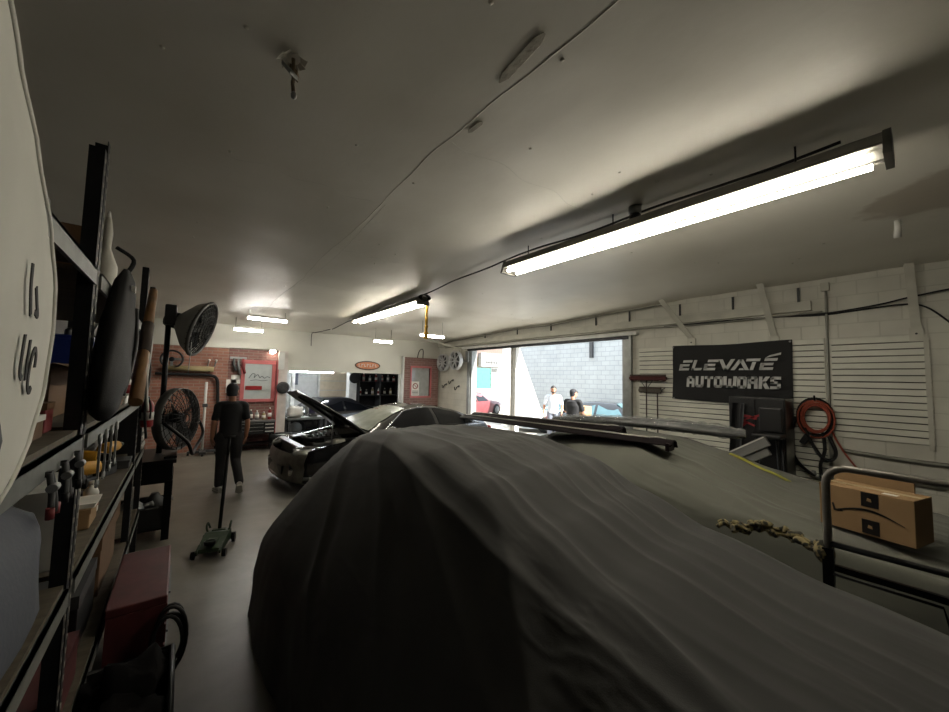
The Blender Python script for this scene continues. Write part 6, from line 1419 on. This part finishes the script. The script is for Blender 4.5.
# wall clutter left of the door: hooks and pipes
for i, (y, z) in enumerate(((10.3, 1.75), (9.95, 1.55), (10.7, 1.6))):
    t = thing('wall_hook', ('upper', 'right', 'left')[i]+' small hook with wire on the block wall under the alloy wheels', 'hook', (WX-0.03, y, z)); mb = MB(); mb.tube(smooth_path([(0.03, 0, 0.1), (-0.05, 0, 0.08), (-0.06, 0.06, 0.0), (-0.04, 0.14, -0.02), (-0.05, 0.16, 0.08)], 5), 0.015, 6); mb.build('hook', 'black_metal', t)
    mb = MB(); mb.cyl((0.03, 0, 0.1), (0.01, 0, 0.1), 0.04, n=10); mb.build('plate', 'grey_metal', t)

# ------------------------------------------------------------------ bay behind the opening
mat('beige_door', (196, 184, 160), 0.6, var=0.1)
t = thing('sectional_door', 'beige sectional door at the far end of the back bay', 'garage door', (5.5, 16.9, 0))
for k in range(5): mb = MB(); mb.box((-0.75, -0.04, 0.02+0.42*k), (0.75, 0.04, 0.41+0.42*k), bev=0.008); mb.build('panel', 'beige_door', t)
mb = MB(); mb.box((-0.82, -0.06, 0), (-0.75, 0.06, 2.2)); mb.build('jamb', 'white_paint', t)
mb = MB(); mb.box((0.75, -0.06, 0), (0.82, 0.06, 2.2)); mb.build('jamb', 'white_paint', t)
mb = MB(); mb.box((-0.82, -0.06, 2.13), (0.82, 0.06, 2.3)); mb.build('head', 'dark_grey', t)
mb = MB(); mb.box((5.02, 13.95, 0), (5.30, 14.3, 3.1)); p2 = struct(mb, 'trim_9', 'white_steel')
mb = MB(); mb.box((3.6, 16.9, 0), (3.75, 17.0, 3.1)); struct(mb, 'trim_10', 'white_steel')
t = thing('wall_fan', 'black oscillating fan on the white post of the back bay', 'fan', (5.16, 13.9, 1.70)); M = Matrix.Translation((0, -0.1, 0.15)) @ Matrix.Rotation(PI/2, 4, 'X')
mb = MB()
for k in range(1, 5): mb.tube([M @ Vector((0.05*k*math.cos(a*PI/10), 0.05*k*math.sin(a*PI/10), 0.03)) for a in range(20)], 0.008, 4, closed=True)
mb.lathe([(0.2, -0.06), (0.21, 0.0), (0.2, 0.03)], 20, M); mb.build('cage', 'black_plastic', t); mb = MB(); mb.cyl((0, 0.05, 0.15), (0, -0.08, 0.15), 0.05, n=10); mb.build('motor', 'black_plastic', t)
# rack with goods in the dark corner
t = thing('storage_rack', 'dark rack crowded with parts in the back bay', 'rack', (6.3, 14.2, 0))
for z in (0.6, 1.15, 1.7): mb = MB(); mb.box((-0.9, -0.25, z), (0.9, 0.25, z+0.03)); mb.build('shelf', 'dark_grey', t)
for x in (-0.88, 0.0, 0.88): mb = MB(); mb.box((x-0.02, -0.25, 0), (x+0.02, 0.25, 2.2)); mb.build('upright', 'dark_grey', t)
rr = random.Random(2)
for i in range(12):
    x = 5.5+0.13*i; z = (1.18, 1.73)[i % 2]; m, nm = cols[i % 6]
    bottle(x, 14.1, z, 0.22+0.1*rr.random(), 0.05, m, 'small %s container on the %s rack shelf, %s the bay post' % (nm, ('lower', 'upper')[i % 2], 'near' if i < 6 else 'far from'), group='containers on the back rack')
# bench with machines in the bay
t = thing('work_table', 'low dark work table in the back bay under the raised bonnet', 'table', (2.95, 11.66, 0)); t.scale.y = 0.85
mb = MB(); mb.box((-0.55, -0.3, 0.62), (0.55, 0.3, 0.68)); mb.build('top', 'grey_metal', t)
for sx in (-1, 1):
    for sy in (-1, 1): mb = MB(); mb.box((sx*0.5-0.025, sy*0.26-0.025, 0), (sx*0.5+0.025, sy*0.26+0.025, 0.62)); mb.build('leg', 'dark_grey', t)
mb = MB(); mb.box((-0.5, -0.27, 0.2), (0.5, 0.27, 0.23)); mb.build('lower_shelf', 'dark_grey', t)
t = thing('bag_of_rags', 'pile of white rags on the work table in the back bay', 'rags', (2.62, 11.64, 0.682)); blob((0.2, 0.16, 0.16), (0, 0, 0.16), 20, 12, seed=4, k=0.35).build('rags', 'paper', t)
mat('purple_metal', (64, 58, 88), 0.4, 0.3)
t = thing('bench_grinder', 'purple and silver grinder on the work table in the back bay', 'grinder', (3.12, 11.64, 0.682))
mb = MB(); mb.box((-0.10, -0.08, 0), (0.10, 0.08, 0.06)); mb.build('base', 'dark_grey', t); mb = MB(); mb.cyl((-0.14, 0, 0.2), (0.14, 0, 0.2), 0.11, n=16); mb.build('motor', 'purple_metal', t)
for s in (-1, 1): mb = MB(); mb.cyl((s*0.15, 0, 0.2), (s*0.2, 0, 0.2), 0.14, n=18); mb.build('wheel', 'galvanised', t)
mb = MB(); mb.cyl((0, 0, 0.05), (0, 0, 0.12), 0.06, n=10); mb.build('neck', 'dark_grey', t)
mat('sticker_white', (220, 220, 214), 0.6)
for i, (x, z, w, h) in enumerate(((2.1, 1.6, 0.3, 0.4), (3.0, 1.5, 0.28, 0.5))):
    mb = MB(); mb.box((x+0.6, 16.97, z), (x+0.6+w, 16.99, z+h)); single(mb, 'wall_poster', 'tarp_blue_grey', ('left', 'right')[i]+' grey blue poster on the far wall of the back bay', 'poster')
# ------------------------------------------------------------------ people
def capsule(mb, pts, radii, n=12, flat=1.0):
    """tapered limb through joints, closed by balls at both ends"""
    P = smooth_path(pts, 4); R = []
    for i in range(len(P)):
        t = i/(len(P)-1)*(len(radii)-1); k = min(int(t), len(radii)-2); R.append(lerp(radii[k], radii[k+1], t-k))
    mb.tube(P, R, n); mb.ball(P[0], R[0]*0.995, n, 8); mb.ball(P[-1], R[-1]*0.995, n, 8)
def fuse(mb, name, m, parent, vox, smooth=6):
    me = bpy.data.meshes.new(name); me.from_pydata([tuple(p) for p in mb.v], [], mb.f)
    bm = bmesh.new(); bm.from_mesh(me); bmesh.ops.recalc_face_normals(bm, faces=bm.faces); bm.to_mesh(me); bm.free()
    o = bpy.data.objects.new(name, me); COL.objects.link(o)
    r = o.modifiers.new('r', 'REMESH'); r.mode = 'VOXEL'; r.voxel_size = vox; r.use_smooth_shade = True
    s = o.modifiers.new('s', 'SMOOTH'); s.factor = 0.5; s.iterations = smooth
    bpy.context.view_layer.update()
    me2 = bpy.data.meshes.new_from_object(o.evaluated_get(bpy.context.evaluated_depsgraph_get()))
    o.modifiers.clear(); o.data = me2; me2.name = name; me2.materials.clear(); use(me2, m)
    me2.polygons.foreach_set('use_smooth', [True]*len(me2.polygons)); o.parent = parent
    return o
def hand(mb, wrist, d, palm_n, side, curl=0.5, s=1.0):
    """palm with five bent fingers; d: direction of the hand, palm_n: palm normal"""
    d = Vector(d).normalized(); pn = Vector(palm_n); pn = (pn-d*pn.dot(d)).normalized(); w = d.cross(pn)*side
    W = Vector(wrist)
    for k in range(4):
        o = (k-1.5)*0.020*s; capsule(mb, [W+d*0.01, W+d*0.05*s+w*o*0.8, W+d*0.085*s+w*o], [0.020*s, 0.015*s, 0.0125*s], 8)
        L = (0.072, 0.082, 0.076, 0.058)[k]*s; b = W+d*0.085*s+w*o
        p1 = b+(d*math.cos(curl*0.6)+pn*math.sin(curl*0.6))*L*0.45; p2 = p1+(d*math.cos(curl*1.5)+pn*math.sin(curl*1.5))*L*0.32; p3 = p2+(d*math.cos(curl*2.3)+pn*math.sin(curl*2.3))*L*0.25
        capsule(mb, [b, p1, p2, p3], [0.0105*s, 0.0098*s, 0.009*s, 0.0078*s], 8)
    t0 = W+d*0.03*s-w*0.025*s; t1 = t0+(d*0.7-w*0.7+pn*0.3).normalized()*0.035*s; t2 = t1+(d*0.9-w*0.25+pn*0.4).normalized()*0.03*s; t3 = t2+(d+pn*0.5).normalized()*0.022*s
    capsule(mb, [t0, t1, t2, t3], [0.016*s, 0.0125*s, 0.011*s, 0.0088*s], 8)
def head(mb, c, yaw, pitch=0.0):
    """skull, jaw, nose, brow, lips, ears; faces local +Y turned by yaw"""
    M = Matrix.Translation(c) @ Matrix.Rotation(yaw, 4, 'Z') @ Matrix.Rotation(pitch, 4, 'X')
    def b(p, r):
        m2 = MB(); m2.ball((0, 0, 0), r, 16, 12); mb.add([M @ (Vector(v)+Vector(p)) for v in m2.v], m2.f, True)
    b((0, -0.012, 0.03), (0.077, 0.098, 0.092)); b((0, 0.025, -0.045), (0.060, 0.070, 0.070)); b((0, 0.055, -0.085), (0.036, 0.034, 0.03))
    b((0, 0.098, -0.012), (0.012, 0.022, 0.026)); b((0, 0.084, 0.028), (0.05, 0.016, 0.012)); b((0, 0.090, -0.055), (0.024, 0.012, 0.010))
    for s in (-1, 1): b((s*0.078, -0.005, -0.005), (0.012, 0.022, 0.034)); b((s*0.03, 0.076, 0.006), (0.014, 0.012, 0.010)); b((s*0.042, 0.055, -0.03), (0.022, 0.025, 0.02))
    return M
def eyes(M, t):
    for s in (-1, 1): m2 = MB(); m2.ball((0, 0, 0), (0.012, 0.006, 0.007), 8, 6); q = MB(); q.add([M @ (Vector(v)+Vector((s*0.031, 0.086, 0.008))) for v in m2.v], m2.f, True); q.build('eye', 'hair', t)
def cap_hair(M, t, m, brim=None, nm='hair', low=-0.085):
    q = MB()
    def f(u, v):
        a = u*2*PI; zb = lerp(low, 0.05, max(0.0, min(1.0, (math.sin(a)+0.25)/0.6))); z = lerp(zb, 0.1315, math.sin(v*PI/2))
        k = math.sqrt(max(0.0004, 1-((z-0.03)/0.1018)**2)) if z > 0.03 else 1-0.12*min(1, (0.03-z)/0.11)
        return M @ Vector((0.086*k*math.cos(a), -0.012+0.107*k*math.sin(a), z))
    q.grid(f, 26, 14, closeu=True); o = q.build(nm, m, t)
    if brim:
        q = MB(); q.grid(lambda u, v: M @ Vector((0.075*math.cos(lerp(0.25, PI-0.25, u)), 0.07+brim*math.sin(lerp(0.25, PI-0.25, u))*lerp(0.3, 1, v), 0.055-0.02*v)), 10, 4)
        q.grid(lambda u, v: M @ Vector((0.075*math.cos(lerp(0.25, PI-0.25, u)), 0.07+brim*math.sin(lerp(0.25, PI-0.25, u))*lerp(0.3, 1, v), 0.049-0.02*v)), 10, 4); q.build('cap_brim', m, t)
def person(label, loc, rz, S, J, shirt, trousers, shoe, yaw=0.0, hp=0.0, curl=0.5, hairm='hair', brim=None, hatm=None, build=1.0, shortsleeve=True, beard=False):
    """J: joints in local space, +Y is where the person faces"""
    t = thing('person', label, 'person', loc, rz); v = lambda k: Vector(J[k]); B = build
    body = MB(); M = head(body, v('head'), yaw, hp)
    capsule(body, [v('neck')-Vector((0, 0, 0.03)), v('neck')+Vector((0, 0.0, 0.05)), v('head')-Vector((0, 0.01, 0.04))], [0.058, 0.054, 0.055])
    capsule(body, [v('pelvis'), v('waist'), v('chest'), v('neck')-Vector((0, 0, 0.05))], [0.125*B, 0.115*B, 0.12*B, 0.07])
    for s, k in ((-1, 'l'), (1, 'r')):
        capsule(body, [v('sh'+k), v('el'+k), v('wr'+k)], [0.055*B, 0.048*B, 0.042*B, 0.036, 0.028]); hd = (v('wr'+k)-v('el'+k)).normalized()
        hand(body, v('wr'+k), hd if 'hd'+k not in J else J['hd'+k], J.get('pn'+k, (-s, 0.2, 0)), s, curl)
        capsule(body, [v('hip'+k), v('kn'+k), v('an'+k)], [0.08*B, 0.062*B, 0.056, 0.05, 0.04])
    fuse(body, 'body', 'skin', t, 0.0085, 3)
    eyes(M, t); cap_hair(M, t, hatm or hairm, brim, 'cap' if hatm else 'hair')
    if beard: q = MB(); m2 = MB(); m2.ball((0, 0, 0), (0.05, 0.04, 0.036), 12, 8); q.add([M @ (Vector(p)+Vector((0, 0.058, -0.088))) for p in m2.v], m2.f, True); q.build('beard', 'hair', t)
    sh = MB()                                                            # shirt: trunk, shoulders, sleeves
    def trunk(u, w):
        a = u*2*PI; P0 = [v('pelvis')-Vector((0, 0, 0.05)), v('waist'), v('chest'), v('chest')+Vector((0, -0.01, 0.13)), v('neck')]
        k = w*4; i = min(int(k), 3); f = k-i; c = P0[i].lerp(P0[i+1], f)
        rx = interp([(0, 0.180*B), (0.25, 0.165*B), (0.5, 0.180*B), (0.75, 0.150*B), (1, 0.065)], w); ry = interp([(0, 0.135*B), (0.25, 0.125*B), (0.5, 0.135*B), (0.75, 0.11), (1, 0.065)], w)
        ax = (v('shr')-v('shl')); ang = math.atan2(ax.y, ax.x)*w
        x = rx*math.cos(a); y = ry*math.sin(a); r = 1+0.03*math.sin(3*a+w*5)+0.02*noise.noise(Vector((a, w*6, 1)))
        return c+Vector((x*math.cos(ang)-y*math.sin(ang), x*math.sin(ang)+y*math.cos(ang), 0))*r
    sh.grid(trunk, 28, 22, closeu=True)
    for w in (0, 1): sh.add([trunk(k/28, w) for k in range(28)], [tuple(range(28))])
    for k in 'lr':
        e = v('sh'+k).lerp(v('el'+k), 0.78) if shortsleeve else v('wr'+k)
        capsule(sh, [v('chest').lerp(v('neck'), 0.6), v('sh'+k), v('sh'+k).lerp(e, 0.5), e], [0.075, 0.066*B, 0.064*B, 0.064*B])
    fuse(sh, 'shirt', shirt, t, 0.011, 5)
    tr = MB()
    capsule(tr, [v('hipl'), v('pelvis'), v('hipr')], [0.108*B, 0.125*B, 0.108*B]); tr.ball(v('pelvis')+Vector((0, 0, 0.02)), (0.165*B, 0.125*B, 0.10), 16, 10)
    for k in 'lr':
        a = v('an'+k)+(v('kn'+k)-v('an'+k))*0.04
        capsule(tr, [v('hip'+k), v('hip'+k).lerp(v('kn'+k), 0.5), v('kn'+k), v('kn'+k).lerp(a, 0.5), a], [0.11*B, 0.098*B, 0.080*B, 0.074*B, 0.062])
    fuse(tr, 'trousers', trousers, t, 0.011, 5)
    for k in 'lr':
        so = MB(); an = v('an'+k); d = Vector(J['toe'+k]).normalized(); up = Vector(J.get('fup'+k, (0, 0, 1))); sd = d.cross(up).normalized()
        def fx(u, w):
            a = w*2*PI; l = lerp(-0.085, 0.185, u); wd = interp([(0, 0.028), (0.12, 0.040), (0.45, 0.044), (0.75, 0.050), (0.92, 0.036), (1, 0.012)], u); h = interp([(0, 0.06), (0.3, 0.095), (0.5, 0.08), (0.75, 0.055), (1, 0.02)], u)
            z = -0.085+(h*(0.5+0.5*math.sin(a)) if math.sin(a) > -0.6 else 0)
            return an+d*l+sd*wd*math.cos(a)+up*z
        so.grid(fx, 14, 17); so.add([fx(0, k2/16) for k2 in range(16)], [tuple(range(16))]); so.add([fx(1, k2/16) for k2 in range(16)], [tuple(range(16))]); sho = so.build('shoe', shoe, t)
        sl = MB(); sl.prism([(lerp(-0.087, 0.188, i/8), interp([(0, 0.03), (0.12, 0.042), (0.45, 0.046), (0.75, 0.052), (0.92, 0.038), (1, 0.014)], i/8)) for i in range(9)]+[(lerp(-0.087, 0.188, i/8), -interp([(0, 0.03), (0.12, 0.042), (0.45, 0.046), (0.75, 0.052), (0.92, 0.038), (1, 0.014)], i/8)) for i in range(8, -1, -1)],
            Matrix(((d.x, sd.x, up.x, (an-up*0.10).x), (d.y, sd.y, up.y, (an-up*0.10).y), (d.z, sd.z, up.z, (an-up*0.10).z), (0, 0, 0, 1))), 0.02); sl.build('sole', 'sole_pale', sho)
    return t
mat('tee_black', (20, 21, 25), 0.85, var=0.15, bump=0.05); mat('trousers_dark', (30, 30, 33), 0.8); mat('tee_white', (205, 212, 224), 0.8); mat('jeans_pale', (110, 116, 130), 0.8)
mat('sneaker', (176, 174, 168), 0.6); mat('sole_pale', (200, 198, 190), 0.6); mat('cap_dark', (26, 27, 32), 0.8)
# man walking away towards the back wall
person('man in black t-shirt and dark trousers walking away past the floor jack', (0.66, 7.2, 0), 0.0, 1.0, dict(head=(0.0, 0.03, 1.625), neck=(0, -0.01, 1.46), chest=(0, -0.01, 1.28), waist=(0, 0, 1.08), pelvis=(0, 0, 0.95),
    shl=(-0.168, -0.01, 1.395), ell=(-0.225, -0.04, 1.13), wrl=(-0.235, 0.05, 0.88), shr=(0.168, -0.01, 1.395), elr=(0.225, -0.06, 1.13), wrr=(0.225, 0.0, 0.87),
    hipl=(-0.09, 0, 0.90), knl=(-0.10, 0.10, 0.50), anl=(-0.11, 0.06, 0.10), hipr=(0.09, 0, 0.90), knr=(0.10, 0.02, 0.49), anr=(0.13, -0.34, 0.20), toel=(-0.25, 1, 0.0), toer=(0.1, 0.72, -0.62), fupr=(0.06, 0.62, 0.75), pnl=(1, 0.3, 0), pnr=(-1, 0.3, 0)),
    'tee_black', 'trousers_dark', 'sneaker', yaw=-0.3, hatm='cap_dark', build=0.92)
# man outside in the black t-shirt, turned to the street, carton in his arms
P2 = Vector((8.35, 6.12, -0.02))
person('man in black t-shirt and cap holding a carton at the open door', P2, -PI/2+0.15, 1.0, dict(head=(0.0, 0.05, 1.59), neck=(0, 0.0, 1.42), chest=(0, -0.01, 1.24), waist=(0, 0, 1.05), pelvis=(0, 0, 0.93),
    shl=(-0.19, 0.0, 1.37), ell=(-0.26, 0.08, 1.10), wrl=(-0.20, 0.32, 1.06), shr=(0.19, 0.0, 1.37), elr=(0.26, 0.08, 1.10), wrr=(0.20, 0.32, 1.06),
    hipl=(-0.09, 0, 0.88), knl=(-0.11, 0.03, 0.48), anl=(-0.12, 0.0, 0.10), hipr=(0.09, 0, 0.88), knr=(0.11, 0.03, 0.48), anr=(0.12, 0.0, 0.10), toel=(-0.15, 1, 0), toer=(0.15, 1, 0), hdl=(0.3, 0.95, 0.1), hdr=(-0.3, 0.95, 0.1), pnl=(1, 0, 0), pnr=(-1, 0, 0)),
    'tee_black', 'trousers_dark', 'sneaker', yaw=-0.5, hatm='cap_dark', brim=0.06, build=1.1)
R2 = Matrix.Rotation(-PI/2+0.15, 4, 'Z'); c = P2+R2 @ Vector((0, 0.46, 0))
t = thing('carried_carton', 'brown carton held by the man in the cap', 'box', (c.x, c.y, 0.93), -PI/2+0.15)
mb = MB(); mb.box((-0.20, -0.15, 0), (0.20, 0.25, 0.28), bev=0.005); mb.build('carton', 'cardboard', t)
mb = MB(); mb.box((-0.03, -0.152, 0.15), (0.03, 0.252, 0.282)); mb.build('tape', 'tape_tan', t)
# bearded man in the white shirt beyond
person('bearded man in pale t-shirt walking outside the open door', (9.25, 7.52, -0.02), PI*0.72, 1.0, dict(head=(0.0, 0.04, 1.645), neck=(0, -0.01, 1.47), chest=(0, -0.01, 1.28), waist=(0, 0, 1.08), pelvis=(0, 0, 0.95),
    shl=(-0.185, -0.01, 1.42), ell=(-0.27, 0.02, 1.15), wrl=(-0.25, 0.14, 0.92), shr=(0.185, -0.01, 1.42), elr=(0.28, -0.06, 1.14), wrr=(0.29, 0.04, 0.90),
    hipl=(-0.09, 0, 0.90), knl=(-0.10, 0.08, 0.50), anl=(-0.11, 0.05, 0.10), hipr=(0.09, 0, 0.90), knr=(0.10, 0.03, 0.49), anr=(0.12, -0.12, 0.10), toel=(-0.1, 1, 0), toer=(0.1, 1, 0), pnl=(1, 0.3, 0), pnr=(-1, 0.3, 0)),
    'tee_white', 'jeans_pale', 'sneaker', yaw=0.1, build=1.0, beard=True)
# materials that were defined after their first use
for me, m in PENDING: me.materials.append(MATS[m])
